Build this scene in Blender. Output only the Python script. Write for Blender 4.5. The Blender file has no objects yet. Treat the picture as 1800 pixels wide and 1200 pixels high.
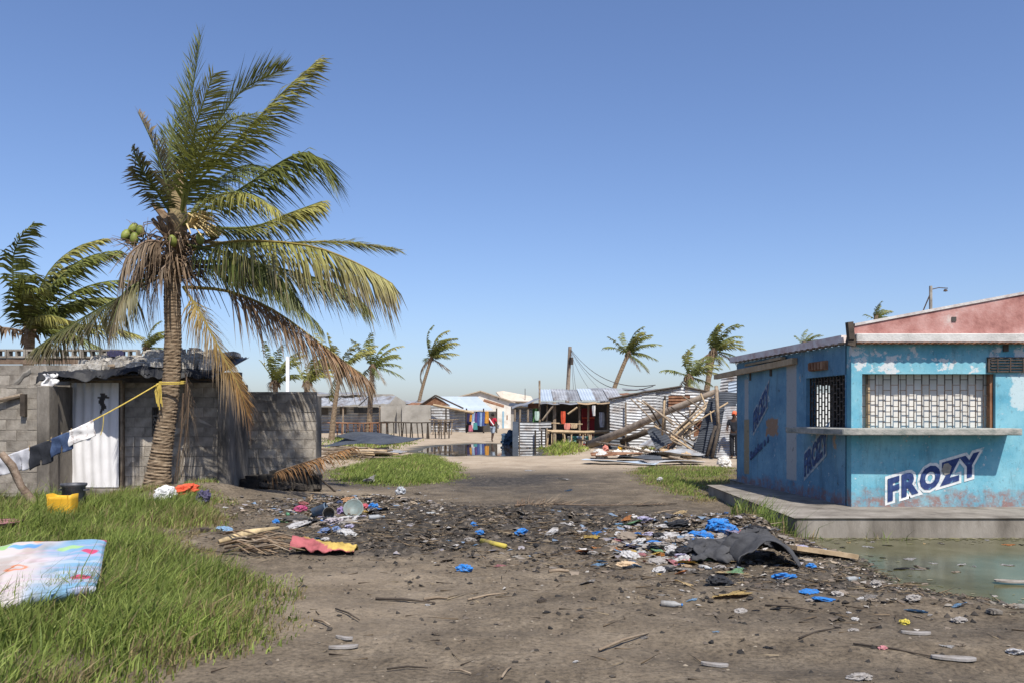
import bpy, bmesh, math, random
import numpy as np
from mathutils import Vector, Matrix, Euler
R = math.radians
rnd = random.Random(11)
nrs = np.random.RandomState(5)
SC = bpy.context.scene
COL = SC.collection

# ------------------------------------------------------------------ camera, sky, sun, exposure
F = 1500.0                      # focal length in photograph pixels (1800 px wide)
EYE = 1.65
HOR = 728.0                     # horizon row in the photograph
cam = bpy.data.cameras.new('camera')
cam.sensor_width = 36.0
cam.lens = 36.0 * F / 1800.0
cam.shift_y = (HOR - 600.0) / 1800.0
cam.clip_start = 0.1
cam.clip_end = 6000
camo = bpy.data.objects.new('camera', cam)
camo.location = (0, 0, EYE)
camo.rotation_euler = (R(90), 0, 0)
COL.objects.link(camo)
SC.camera = camo

SUN_EL = 55.0
LDIR = Vector((-0.36 * math.cos(R(SUN_EL)), 0.933 * math.cos(R(SUN_EL)), -math.sin(R(SUN_EL)))).normalized()
world = bpy.data.worlds.new('World')
SC.world = world
world.use_nodes = True
wn = world.node_tree
wn.nodes.clear()
sky = wn.nodes.new('ShaderNodeTexSky')
sky.sky_type = 'NISHITA'
sky.sun_disc = False
sky.sun_elevation = R(SUN_EL)
sky.sun_rotation = math.atan2(-LDIR.x, -LDIR.y)
sky.altitude = 0
sky.air_density = 1.0
sky.dust_density = 1.0
sky.ozone_density = 4.0
bg = wn.nodes.new('ShaderNodeBackground')
bg.inputs['Strength'].default_value = 0.092
wo = wn.nodes.new('ShaderNodeOutputWorld')
tm = wn.nodes.new('ShaderNodeMix'); tm.data_type = 'RGBA'; tm.blend_type = 'MULTIPLY'; tm.inputs[0].default_value = 1.0
tm.inputs[7].default_value = (0.99, 1.0, 1.15, 1)
wn.links.new(sky.outputs[0], tm.inputs[6]); wn.links.new(tm.outputs[2], bg.inputs['Color'])
wn.links.new(bg.outputs[0], wo.inputs['Surface'])
sl = bpy.data.lights.new('sun', 'SUN')
sl.energy = 4.4
sl.angle = R(0.53)
sl.color = (1.0, 0.95, 0.87)
so = bpy.data.objects.new('sun', sl)
so.rotation_euler = LDIR.to_track_quat('-Z', 'Y').to_euler()
so.location = (8, -12, 20)
COL.objects.link(so)
SC.view_settings.view_transform = 'Standard'
SC.view_settings.look = 'None'
SC.view_settings.exposure = 0.55
SC.view_settings.gamma = 1.0
SC.render.engine = 'CYCLES'
SC.cycles.use_denoising = True
SC.cycles.max_bounces = 6
SC.cycles.transparent_max_bounces = 6

# ------------------------------------------------------------------ helpers
def C(h):
    h = h.lstrip('#')
    v = [int(h[i:i + 2], 16) / 255 for i in (0, 2, 4)]
    return tuple(x / 12.92 if x <= 0.04045 else ((x + 0.055) / 1.055) ** 2.4 for x in v)

def P(px, py, Y):
    """a point seen at photograph pixel (px, py) that stands Y metres away"""
    return Vector(((px - 900) * Y / F, Y, EYE - (py - HOR) * Y / F))

_tab = nrs.rand(256, 256)
def vnoise(x, y):
    x = np.asarray(x, float); y = np.asarray(y, float)
    xi = np.floor(x).astype(int); yi = np.floor(y).astype(int)
    fx = x - xi; fy = y - yi
    fx = fx * fx * (3 - 2 * fx); fy = fy * fy * (3 - 2 * fy)
    a = _tab[xi & 255, yi & 255]; b = _tab[(xi + 1) & 255, yi & 255]
    c = _tab[xi & 255, (yi + 1) & 255]; d = _tab[(xi + 1) & 255, (yi + 1) & 255]
    return (a * (1 - fx) + b * fx) * (1 - fy) + (c * (1 - fx) + d * fx) * fy
def fbm(x, y, o=4):
    s = 0; a = 0.5; t = 0
    for i in range(o):
        s = s + a * vnoise(x * 2 ** i + 17.3 * i, y * 2 ** i + 9.1 * i); t += a; a *= 0.55
    return s / t
def sstep(a, b, x):
    t = np.clip((x - a) / (b - a), 0, 1); return t * t * (3 - 2 * t)
def poly_sd(poly, x, y):
    """signed distance to a polygon, negative inside"""
    x = np.asarray(x, float); y = np.asarray(y, float)
    d = np.full(x.shape, 1e9); ins = np.zeros(x.shape, bool)
    n = len(poly)
    for i in range(n):
        ax, ay = poly[i]; bx, by = poly[(i + 1) % n]
        ex, ey = bx - ax, by - ay
        t = np.clip(((x - ax) * ex + (y - ay) * ey) / (ex * ex + ey * ey + 1e-12), 0, 1)
        d = np.minimum(d, np.hypot(x - ax - t * ex, y - ay - t * ey))
        c = ((ay > y) != (by > y)) & (x < (bx - ax) * (y - ay) / (by - ay + 1e-12) + ax)
        ins ^= c
    return np.where(ins, -d, d)

def gpx(px, py, z=0.0):
    Y = F * (EYE - z) / (py - HOR)
    return ((px - 900) * Y / F, Y)

# ------------------------------------------------------------------ materials
MATS = {}
def mat(name, cols, scale=4.0, rough=0.85, bump=0.0, bscale=None, pos=None, metal=0.0, attr=False,
        detail=6.0, stretch=None, spec=0.3, translu=0.0, rand=0.0, alpha=1.0, trans=0.0, stain=0.0):
    """noise-ramp principled material on object coordinates"""
    if name in MATS: return MATS[name]
    m = bpy.data.materials.new(name); m.use_nodes = True
    nt = m.node_tree; N = nt.nodes; L = nt.links
    b = N['Principled BSDF']
    b.inputs['Roughness'].default_value = rough
    b.inputs['Metallic'].default_value = metal
    b.inputs['Specular IOR Level'].default_value = spec
    if trans: b.inputs['Transmission Weight'].default_value = trans
    if alpha < 1: b.inputs['Alpha'].default_value = alpha
    tc = N.new('ShaderNodeTexCoord'); src = tc.outputs['Object']
    if stretch:
        mp = N.new('ShaderNodeMapping'); mp.inputs['Scale'].default_value = stretch
        L.new(src, mp.inputs['Vector']); src = mp.outputs[0]
    nz = N.new('ShaderNodeTexNoise'); nz.inputs['Scale'].default_value = scale
    nz.inputs['Detail'].default_value = detail; nz.inputs['Roughness'].default_value = 0.62
    L.new(src, nz.inputs['Vector'])
    rp = N.new('ShaderNodeValToRGB')
    n = len(cols)
    ps = pos or ([0.5] if n == 1 else [0.32 + 0.36 * i / (n - 1) for i in range(n)])
    el = rp.color_ramp.elements
    while len(el) < n: el.new(0.5)
    if n == 1:
        el.remove(el[1])
    for i in range(n):
        el[i].position = ps[i]; el[i].color = (*cols[i], 1)
    L.new(nz.outputs['Fac'], rp.inputs['Fac'])
    col = rp.outputs['Color']
    if attr:
        at = N.new('ShaderNodeAttribute'); at.attribute_name = 'Col'
        mx = N.new('ShaderNodeMix'); mx.data_type = 'RGBA'; mx.blend_type = 'MULTIPLY'
        mx.inputs[0].default_value = 1.0
        L.new(col, mx.inputs[6]); L.new(at.outputs['Color'], mx.inputs[7]); col = mx.outputs[2]
    if rand:
        oi = N.new('ShaderNodeObjectInfo'); hs = N.new('ShaderNodeHueSaturation')
        mr = N.new('ShaderNodeMapRange'); mr.inputs['To Min'].default_value = 1 - rand; mr.inputs['To Max'].default_value = 1 + rand
        L.new(oi.outputs['Random'], mr.inputs['Value']); L.new(mr.outputs[0], hs.inputs['Value'])
        L.new(col, hs.inputs['Color']); col = hs.outputs['Color']
    if stain:
        ge = N.new('ShaderNodeNewGeometry'); ns = N.new('ShaderNodeTexNoise'); ns.inputs['Scale'].default_value = 1.1; ns.inputs['Detail'].default_value = 8.0; ns.inputs['Roughness'].default_value = 0.65
        L.new(ge.outputs['Position'], ns.inputs['Vector']); sr = N.new('ShaderNodeMapRange'); sr.inputs['From Min'].default_value = 0.34; sr.inputs['From Max'].default_value = 0.62
        sr.inputs['To Min'].default_value = 1 - stain; sr.inputs['To Max'].default_value = 1.06; L.new(ns.outputs['Fac'], sr.inputs['Value'])
        sm = N.new('ShaderNodeMix'); sm.data_type = 'RGBA'; sm.blend_type = 'MULTIPLY'; sm.inputs[0].default_value = 1.0
        L.new(col, sm.inputs[6]); L.new(sr.outputs[0], sm.inputs[7]); col = sm.outputs[2]
    L.new(col, b.inputs['Base Color'])
    if bump:
        nb = N.new('ShaderNodeTexNoise'); nb.inputs['Scale'].default_value = bscale or scale * 4
        nb.inputs['Detail'].default_value = 8.0; nb.inputs['Roughness'].default_value = 0.65
        L.new(src, nb.inputs['Vector'])
        bp = N.new('ShaderNodeBump'); bp.inputs['Strength'].default_value = bump; bp.inputs['Distance'].default_value = 0.02
        L.new(nb.outputs['Fac'], bp.inputs['Height']); L.new(bp.outputs[0], b.inputs['Normal'])
    if translu:
        tr = N.new('ShaderNodeBsdfTranslucent'); ms = N.new('ShaderNodeMixShader'); ms.inputs[0].default_value = translu
        L.new(col, tr.inputs['Color']); L.new(b.outputs[0], ms.inputs[1]); L.new(tr.outputs[0], ms.inputs[2])
        L.new(ms.outputs[0], N['Material Output'].inputs['Surface'])
    MATS[name] = m
    return m

# ------------------------------------------------------------------ meshes and objects
class MB:
    def __init__(s): s.v = []; s.f = []; s.c = []
    def add(s, vs, fs, col=None):
        o = len(s.v); s.v += [tuple(p) for p in vs]; s.f += [tuple(i + o for i in f) for f in fs]
        s.c += [col or (1, 1, 1)] * len(vs)
        return s
    def box(s, c, size, rot=None, jit=0.0, col=None):
        sx, sy, sz = [k / 2 for k in size]
        m = Euler(rot).to_matrix() if rot is not None else None
        vs = []
        for z in (-sz, sz):
            for (x, y) in ((-sx, -sy), (sx, -sy), (sx, sy), (-sx, sy)):
                p = Vector((x + rnd.uniform(-jit, jit), y + rnd.uniform(-jit, jit), z + rnd.uniform(-jit, jit)))
                if m: p = m @ p
                vs.append(p + Vector(c))
        return s.add(vs, [(0, 3, 2, 1), (4, 5, 6, 7), (0, 1, 5, 4), (1, 2, 6, 5), (2, 3, 7, 6), (3, 0, 4, 7)], col)
    def b2(s, x0, x1, y0, y1, z0, z1, col=None):
        return s.box(((x0 + x1) / 2, (y0 + y1) / 2, (z0 + z1) / 2), (x1 - x0, y1 - y0, z1 - z0), col=col)
    def tube(s, pts, rad, n=6, caps=True, col=None, wob=0.0):
        pts = [Vector(p) for p in pts]
        if not hasattr(rad, '__len__'): rad = [rad] * len(pts)
        vs = []; fs = []
        t0 = (pts[1] - pts[0]).normalized()
        ref = Vector((0, 0, 1)) if abs(t0.z) < 0.9 else Vector((1, 0, 0))
        a = t0.cross(ref).normalized()
        for i, p in enumerate(pts):
            t = (pts[min(i + 1, len(pts) - 1)] - pts[max(i - 1, 0)]).normalized()
            a = (a - t * a.dot(t)).normalized(); b = t.cross(a)
            for k in range(n):
                an = 2 * math.pi * k / n; r = rad[i] * (1 + rnd.uniform(-wob, wob))
                vs.append(p + (a * math.cos(an) + b * math.sin(an)) * r)
        for i in range(len(pts) - 1):
            for k in range(n):
                k2 = (k + 1) % n
                fs.append((i * n + k, i * n + k2, (i + 1) * n + k2, (i + 1) * n + k))
        if caps:
            fs.append(tuple(reversed(range(n)))); fs.append(tuple((len(pts) - 1) * n + k for k in range(n)))
        return s.add(vs, fs, col)
    def lathe(s, prof, n=20, c=(0, 0, 0), m=None, col=None):
        vs = []; fs = []
        for (r, z) in prof:
            for k in range(n):
                a = 2 * math.pi * k / n; p = Vector((r * math.cos(a), r * math.sin(a), z))
                if m: p = m @ p
                vs.append(p + Vector(c))
        for i in range(len(prof) - 1):
            for k in range(n):
                k2 = (k + 1) % n
                fs.append((i * n + k, i * n + k2, (i + 1) * n + k2, (i + 1) * n + k))
        return s.add(vs, fs, col)
    def grid(s, fn, nu, nv, keep=None, col=None):
        vs = [fn(i / nu, j / nv) for j in range(nv + 1) for i in range(nu + 1)]
        fs = [(j * (nu + 1) + i, j * (nu + 1) + i + 1, (j + 1) * (nu + 1) + i + 1, (j + 1) * (nu + 1) + i)
              for j in range(nv) for i in range(nu) if keep is None or keep((i + .5) / nu, (j + .5) / nv)]
        return s.add(vs, fs, col)
    def mesh(s, name, smooth=False, origin=None):
        o = Vector(origin) if origin is not None else Vector((0, 0, 0))
        me = bpy.data.meshes.new(name)
        me.from_pydata([tuple(Vector(p) - o) for p in s.v], [], s.f)
        if any(c != (1, 1, 1) for c in s.c):
            ca = me.color_attributes.new('Col', 'FLOAT_COLOR', 'POINT')
            ca.data.foreach_set('color', np.array([(*c, 1) for c in s.c], np.float32).ravel())
        if smooth: me.polygons.foreach_set('use_smooth', [True] * len(me.polygons))
        me.update()
        return me

WL = {}                                        # world position of every object's origin
def tag(o, label=None, cat=None, group=None, kind=None):
    if label: o['label'] = label
    if cat: o['category'] = cat
    if group: o['group'] = group
    if kind: o['kind'] = kind
    return o
def link(o, parent=None, loc=(0, 0, 0), rot=(0, 0, 0), local=False):
    COL.objects.link(o); loc = Vector(loc)
    o.rotation_euler = rot
    if parent is not None:
        o.parent = parent
        o.location = loc if local else loc - WL[parent.name]
        WL[o.name] = (loc + WL[parent.name]) if local else loc
    else:
        o.location = loc; WL[o.name] = loc
    return o
def empty(name, loc, label, cat, group=None):
    o = bpy.data.objects.new(name, None); o.empty_display_size = 0.2
    link(o, None, loc); return tag(o, label, cat, group)
def obj(name, mb, m, parent=None, smooth=False, origin=None, thick=0.0, sub=0, bevel=0.0):
    """mb holds world coordinates; the object's origin goes to its base"""
    if origin is None:
        a = np.array([tuple(p) for p in mb.v]); origin = ((a[:, 0].min() + a[:, 0].max()) / 2, (a[:, 1].min() + a[:, 1].max()) / 2, a[:, 2].min())
    me = mb.mesh(name, smooth, origin)
    me.materials.append(m)
    if bevel:
        bm = bmesh.new(); bm.from_mesh(me)
        bmesh.ops.bevel(bm, geom=list(bm.edges), offset=bevel, segments=1, affect='EDGES'); bm.to_mesh(me); bm.free()
    o = bpy.data.objects.new(name, me)
    link(o, parent, origin)
    if thick:
        md = o.modifiers.new('thickness', 'SOLIDIFY'); md.thickness = thick; md.offset = 0
    if sub:
        md = o.modifiers.new('smooth', 'SUBSURF'); md.levels = sub; md.render_levels = sub
    return o
def inst(name, me, parent, loc, rot=(0, 0, 0), scale=(1, 1, 1), m=None, local=False):
    """another object that shares mesh data"""
    o = bpy.data.objects.new(name, me); link(o, parent, loc, rot, local); o.scale = scale
    if m is not None and len(me.materials) == 0: me.materials.append(m)
    if m is not None and me.materials[0] != m:
        o.material_slots[0].link = 'OBJECT'; o.material_slots[0].material = m
    return o
def npmesh(name, V, Q, m, cols=None, smooth=False, loc=(0, 0, 0)):
    """big mesh from numpy arrays: Q is a list of index arrays (n,3) or (n,4)"""
    me = bpy.data.meshes.new(name)
    V = np.asarray(V, np.float32); me.vertices.add(len(V)); me.vertices.foreach_set('co', V.ravel())
    Q = [q for q in Q if len(q)]
    loops = np.concatenate([q.ravel() for q in Q]).astype(np.int32)
    tot = np.concatenate([np.full(len(q), q.shape[1], np.int32) for q in Q])
    st = np.concatenate([[0], np.cumsum(tot)[:-1]]).astype(np.int32)
    me.loops.add(len(loops)); me.loops.foreach_set('vertex_index', loops)
    me.polygons.add(len(tot)); me.polygons.foreach_set('loop_start', st); me.polygons.foreach_set('loop_total', tot)
    if smooth: me.polygons.foreach_set('use_smooth', np.ones(len(tot), bool))
    me.update(calc_edges=True)
    if cols is not None:
        ca = me.color_attributes.new('Col', 'FLOAT_COLOR', 'POINT')
        ca.data.foreach_set('color', np.concatenate([cols, np.ones((len(cols), 1))], 1).astype(np.float32).ravel())
    me.materials.append(m)
    o = bpy.data.objects.new(name, me); link(o, None, loc)
    return o
# ------------------------------------------------------------------ terrain
POND_Z = -0.08
POND = [gpx(*p, POND_Z) for p in ((1392, 948), (1420, 962), (1475, 972), (1520, 990), (1545, 1012), (1600, 1032), (1700, 1050), (1800, 1064))] + [(9.0, 7.4), (14, 7.6), (14, 12.6), (4.6, 12.6)]
PUD_Z = -0.03
PUDDLE = [gpx(*p, PUD_Z) for p in ((735, 793), (765, 797), (800, 801), (845, 798), (880, 801), (940, 800), (950, 792), (935, 783), (905, 781), (880, 780), (850, 779), (815, 780.5), (780, 782), (750, 787))]

def gz(x, y):
    x = np.asarray(x, float); y = np.asarray(y, float)
    near = sstep(60, 25, y)
    h = 0.10 * (fbm(x * 0.35, y * 0.35, 3) - 0.5) * near
    h = h + 0.05 * (fbm(x * 1.7 + 40, y * 1.7, 3) - 0.5) * near
    # rubbish heaps
    def heap(cx, cy, sx, sy, a):
        return a * np.exp(-((x - cx) / sx) ** 2 - ((y - cy) / sy) ** 2)
    rough = fbm(x * 3.5 + 7, y * 3.5 + 3, 4)
    hp = heap(-2.7, 14.6, 1.5, 1.0, 0.20) + heap(-0.6, 12.3, 1.9, 1.5, 0.20) + heap(-1.6, 11.0, 1.3, 0.8, 0.10)
    hp = hp + heap(2.9, 11.2, 1.5, 1.2, 0.28) + heap(3.7, 10.4, 0.8, 0.6, 0.10) + heap(0.9, 12.8, 1.6, 1.2, 0.08)
    h = h + hp * (0.45 + 1.1 * rough)
    # grassy bank by the palm and along the house
    h = h + heap(-5.75, 15.6, 1.1, 0.9, 0.30) + 0.10 * sstep(-3.2, -5.5, x) * sstep(9, 13, y) * sstep(24, 19, y)
    # wheel ruts in the foreground
    rut = np.sin((y - 6.5 - 0.10 * (x - 2) ** 2 * 0.3 + 0.25 * x) * 4.2)
    h = h + 0.03 * rut * sstep(0.2, 2.0, x) * sstep(9.2, 8.2, y)
    h = h + 0.25 * sstep(55, 75, y) * (fbm(x * 0.1, y * 0.1, 2))
    for poly, wz, w in ((POND, POND_Z, 1.1), (PUDDLE, PUD_Z, 3.0)):
        m = (x > min(p[0] for p in poly) - 3) & (y > min(p[1] for p in poly) - 4) & (y < max(p[1] for p in poly) + 6)
        d = np.full(x.shape, 99.0)
        if m.any(): d[m] = poly_sd(poly, x[m], y[m])
        d = d + 0.22 * (fbm(x * 2.2, y * 2.2, 3) - 0.5) * (1 if w < 2 else 3)
        t = wz + np.clip(d, -1.2, 9) * (0.10 if w < 2 else 0.03)
        k = sstep(w, 0.0, d)
        h = h * (1 - k) + t * k
    return h
_HX, _HY = np.arange(-14, 14.01, 0.06), np.concatenate([np.arange(3, 22, 0.06), np.arange(22, 80, 0.25)])
_HT = gz(*[a.ravel() for a in np.meshgrid(_HX, _HY)]).reshape(len(_HY), len(_HX))
import bisect
_HYL = list(_HY)
def gz1(x, y):
    if not (-14 < x < 13.9 and 3 < y < 79): return float(gz(np.array([x]), np.array([y]))[0])
    fx = (x + 14) / 0.06; i = int(fx); fx -= i
    j = bisect.bisect_right(_HYL, y) - 1; fy = (y - _HYL[j]) / (_HYL[j + 1] - _HYL[j])
    return float((_HT[j, i] * (1 - fx) + _HT[j, i + 1] * fx) * (1 - fy) + (_HT[j + 1, i] * (1 - fx) + _HT[j + 1, i + 1] * fx) * fy)
def ray(px, py):
    """the point of the terrain that the photograph shows at a pixel"""
    z = 0.0
    for i in range(8):
        x, y = gpx(px, py, z); z = 0.5 * z + 0.5 * gz1(x, y)
    x, y = gpx(px, py, z)
    return Vector((x, y, gz1(x, y)))

def build_ground():
    xs = np.concatenate([-np.geomspace(3000, 12.2, 26), np.arange(-12, -7, 0.2), np.arange(-7, 8.01, 0.07), np.arange(8.2, 14, 0.2), np.geomspace(14.3, 3000, 26)])
    ys = [-40.0, -10, 0, 2, 3.2]
    y = 4.0
    while y < 70: ys.append(y); y += 0.035 + 0.0065 * max(0, y - 5)
    ys = np.concatenate([ys, np.geomspace(72, 4000, 24)])
    X, Y = np.meshgrid(xs, ys)
    Z = gz(X.ravel(), Y.ravel()).reshape(X.shape)
    dist = np.exp(-((X - 0.3) / 4.2) ** 2 - ((Y - 11.8) / 3.0) ** 2)
    Z = Z + (0.02 + 0.16 * dist) * (fbm(X * 9, Y * 9, 3) - 0.5) * sstep(40, 15, Y)
    far = Y > 300
    Z[far] = 0.0
    nx, ny = len(xs), len(ys)
    i = np.arange(nx * ny).reshape(ny, nx)
    Q = np.stack([i[:-1, :-1], i[:-1, 1:], i[1:, 1:], i[1:, :-1]], -1).reshape(-1, 4)
    # colour zones: red = charred and rubbish-dark soil, green = pale dry sand, blue = damp shore
    n1 = fbm(X * 1.3, Y * 1.3, 4); n2 = fbm(X * 5 + 3, Y * 5, 3)
    def bl(cx, cy, sx, sy): return np.exp(-((X - cx) / sx) ** 2 - ((Y - cy) / sy) ** 2)
    dark = 1.9 * bl(-0.6, 12.3, 2.3, 1.5) + .8 * bl(-2.4, 14.0, 1.6, .8) + 0.9 * bl(-1.4, 10.6, 1.5, 0.8) + 0.55 * bl(2.6, 11.2, 2.4, 1.8) + 1.3 * bl(0.1, 21.5, 1.7, 2.3) + 1.0 * bl(0.8, 14.8, 2.2, 1.2) + .5 * bl(0.3, 18, 1.6, 1.2)
    dark = dark + 0.45 * bl(3.0, 8.0, 2.4, 0.35) + 0.4 * bl(3.4, 8.9, 2.2, 0.6) + 0.5 * bl(-4.5, 20, 2.5, 1.5)
    dark = np.clip(dark * (0.1 + 1.9 * n1) + 0.35 * (n2 - 0.55) + 1.1 * (fbm(X * .45 + 0.2 * Y, Y * 2.0, 4) - .55) * sstep(16, 10, Y), 0, 1)
    sand = sstep(23, 29, Y) * (0.75 + 0.6 * n1) + 0.5 * bl(-1.4, 8.4, 1.2, 1.6) * n1 + 0.5 * bl(-4.4, 18.2, 1.6, 1.0)
    sand = np.clip(sand + .5 * bl(-.4, 6.6, 2.6, 1.2) * (n1 - .3), 0, 1)
    rutd = np.sin((Y - 6.5 - 0.03 * (X - 2) ** 2 + 0.25 * X) * 4.2)
    dark = np.clip(dark + .55 * sstep(.35, .95, -rutd) * sstep(0.2, 2.0, X) * sstep(9.2, 8.2, Y) * (n1 + .1), 0, 1)
    dp = poly_sd(POND, X.ravel(), Y.ravel()).reshape(X.shape)
    dq = poly_sd(PUDDLE, X.ravel(), Y.ravel()).reshape(X.shape)
    damp = np.clip(np.maximum(sstep(0.9, 0.0, dp + 0.7 * (n1 - 0.5)), sstep(1.3, 0.1, dq + 1.2 * (n1 - 0.5))), 0, 1)
    cols = np.stack([dark, sand, damp], -1).reshape(-1, 3)
    m = bpy.data.materials.new('trodden_soil'); m.use_nodes = True
    N = m.node_tree.nodes; L = m.node_tree.links; b = N['Principled BSDF']
    b.inputs['Specular IOR Level'].default_value = 0.25
    tc = N.new('ShaderNodeTexCoord'); src = tc.outputs['Object']
    at = N.new('ShaderNodeAttribute'); at.attribute_name = 'Col'
    sp = N.new('ShaderNodeSeparateColor'); L.new(at.outputs['Color'], sp.inputs[0])
    def noise(s, d=8, r=0.65):
        n = N.new('ShaderNodeTexNoise'); n.inputs['Scale'].default_value = s; n.inputs['Detail'].default_value = d
        n.inputs['Roughness'].default_value = r; L.new(src, n.inputs['Vector']); return n
    def ramp(fac, stops):
        r = N.new('ShaderNodeValToRGB'); e = r.color_ramp.elements
        while len(e) < len(stops): e.new(0.5)
        for k, (p, c) in enumerate(stops): e[k].position = p; e[k].color = (*c, 1)
        L.new(fac, r.inputs['Fac']); return r.outputs['Color']
    def mix(f, a, bb, mode='MIX'):
        n = N.new('ShaderNodeMix'); n.data_type = 'RGBA'; n.blend_type = mode
        if isinstance(f, float): n.inputs[0].default_value = f
        else: L.new(f, n.inputs[0])
        L.new(a, n.inputs[6]); L.new(bb, n.inputs[7]); return n.outputs[2]
    base = ramp(noise(1.6).outputs['Fac'], [(0.30, (0.068, 0.053, 0.037)), (0.48, (0.124, 0.098, 0.068)), (0.70, (0.20, 0.162, 0.116))])
    spk = ramp(noise(26, 6).outputs['Fac'], [(0.33, (0.45, 0.44, 0.43)), (0.5, (1, 1, 1)), (0.66, (1.35, 1.33, 1.3))])
    base = mix(1.0, base, spk, 'MULTIPLY')
    drk = ramp(noise(9).outputs['Fac'], [(0.32, (0.016, 0.015, 0.014)), (0.5, (0.044, 0.038, 0.032)), (0.70, (0.13, 0.11, 0.088))])
    snd = ramp(noise(0.9).outputs['Fac'], [(0.3, (0.27, 0.21, 0.145)), (0.7, (0.44, 0.36, 0.265))])
    c = mix(sp.outputs['Green'], base, snd); c = mix(sp.outputs['Red'], c, drk)
    wet = ramp(noise(5).outputs['Fac'], [(0.35, (0.042, 0.040, 0.024)), (0.65, (0.085, 0.075, 0.050))])
    c = mix(sp.outputs['Blue'], c, wet)
    L.new(c, b.inputs['Base Color'])
    rr = N.new('ShaderNodeMapRange'); rr.inputs['To Min'].default_value = 0.95; rr.inputs['To Max'].default_value = 0.5
    L.new(sp.outputs['Blue'], rr.inputs['Value']); L.new(rr.outputs[0], b.inputs['Roughness'])
    bp = N.new('ShaderNodeBump'); bp.inputs['Strength'].default_value = 0.75; bp.inputs['Distance'].default_value = 0.05
    L.new(noise(11, 10, 0.7).outputs['Fac'], bp.inputs['Height']); L.new(bp.outputs[0], b.inputs['Normal'])
    o = npmesh('ground', np.stack([X, Y, Z], -1).reshape(-1, 3), [Q], m, cols, smooth=True)
    tag(o, kind='structure'); return o

def water(name, poly, z, m, grow=1.0):
    cx = sum(p[0] for p in poly) / len(poly); cy = sum(p[1] for p in poly) / len(poly)
    mb = MB(); pts = []
    for (x, y) in poly:
        d = math.hypot(x - cx, y - cy); k = (d + grow) / d; pts.append((cx + (x - cx) * k, cy + (y - cy) * k, z))
    mb.add([(cx, cy, z)] + pts, [(0, i + 1, (i + 1) % len(pts) + 1) for i in range(len(pts))])
    o = obj(name, mb, m); tag(o, kind='structure'); return o

def water_mat(name, cols, rough, scale, bs):
    m = mat(name, cols, scale=scale, rough=rough, bump=0.0, spec=0.5 if rough < .1 else 0.3)
    b = m.node_tree.nodes['Principled BSDF']; b.inputs['IOR'].default_value = 1.33 if rough < .1 else 1.2
    N = m.node_tree.nodes; L = m.node_tree.links
    n = N.new('ShaderNodeTexNoise'); n.inputs['Scale'].default_value = bs; n.inputs['Detail'].default_value = 3
    tc = N.new('ShaderNodeTexCoord'); L.new(tc.outputs['Object'], n.inputs['Vector'])
    bp = N.new('ShaderNodeBump'); bp.inputs['Strength'].default_value = 0.06; bp.inputs['Distance'].default_value = 0.02
    L.new(n.outputs['Fac'], bp.inputs['Height']); L.new(bp.outputs[0], b.inputs['Normal'])
    return m

build_ground()
water('pond', POND, POND_Z, water_mat('green_pond_water', [(0.060, 0.058, 0.028), (0.090, 0.087, 0.045), (0.125, 0.120, 0.070)], 0.16, 1.3, 5.0), 1.2)
water('puddle', PUDDLE, PUD_Z, water_mat('still_puddle_water', [(0.03, 0.025, 0.018), (0.05, 0.042, 0.03)], 0.015, 0.6, 1.5), 1.5)

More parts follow.
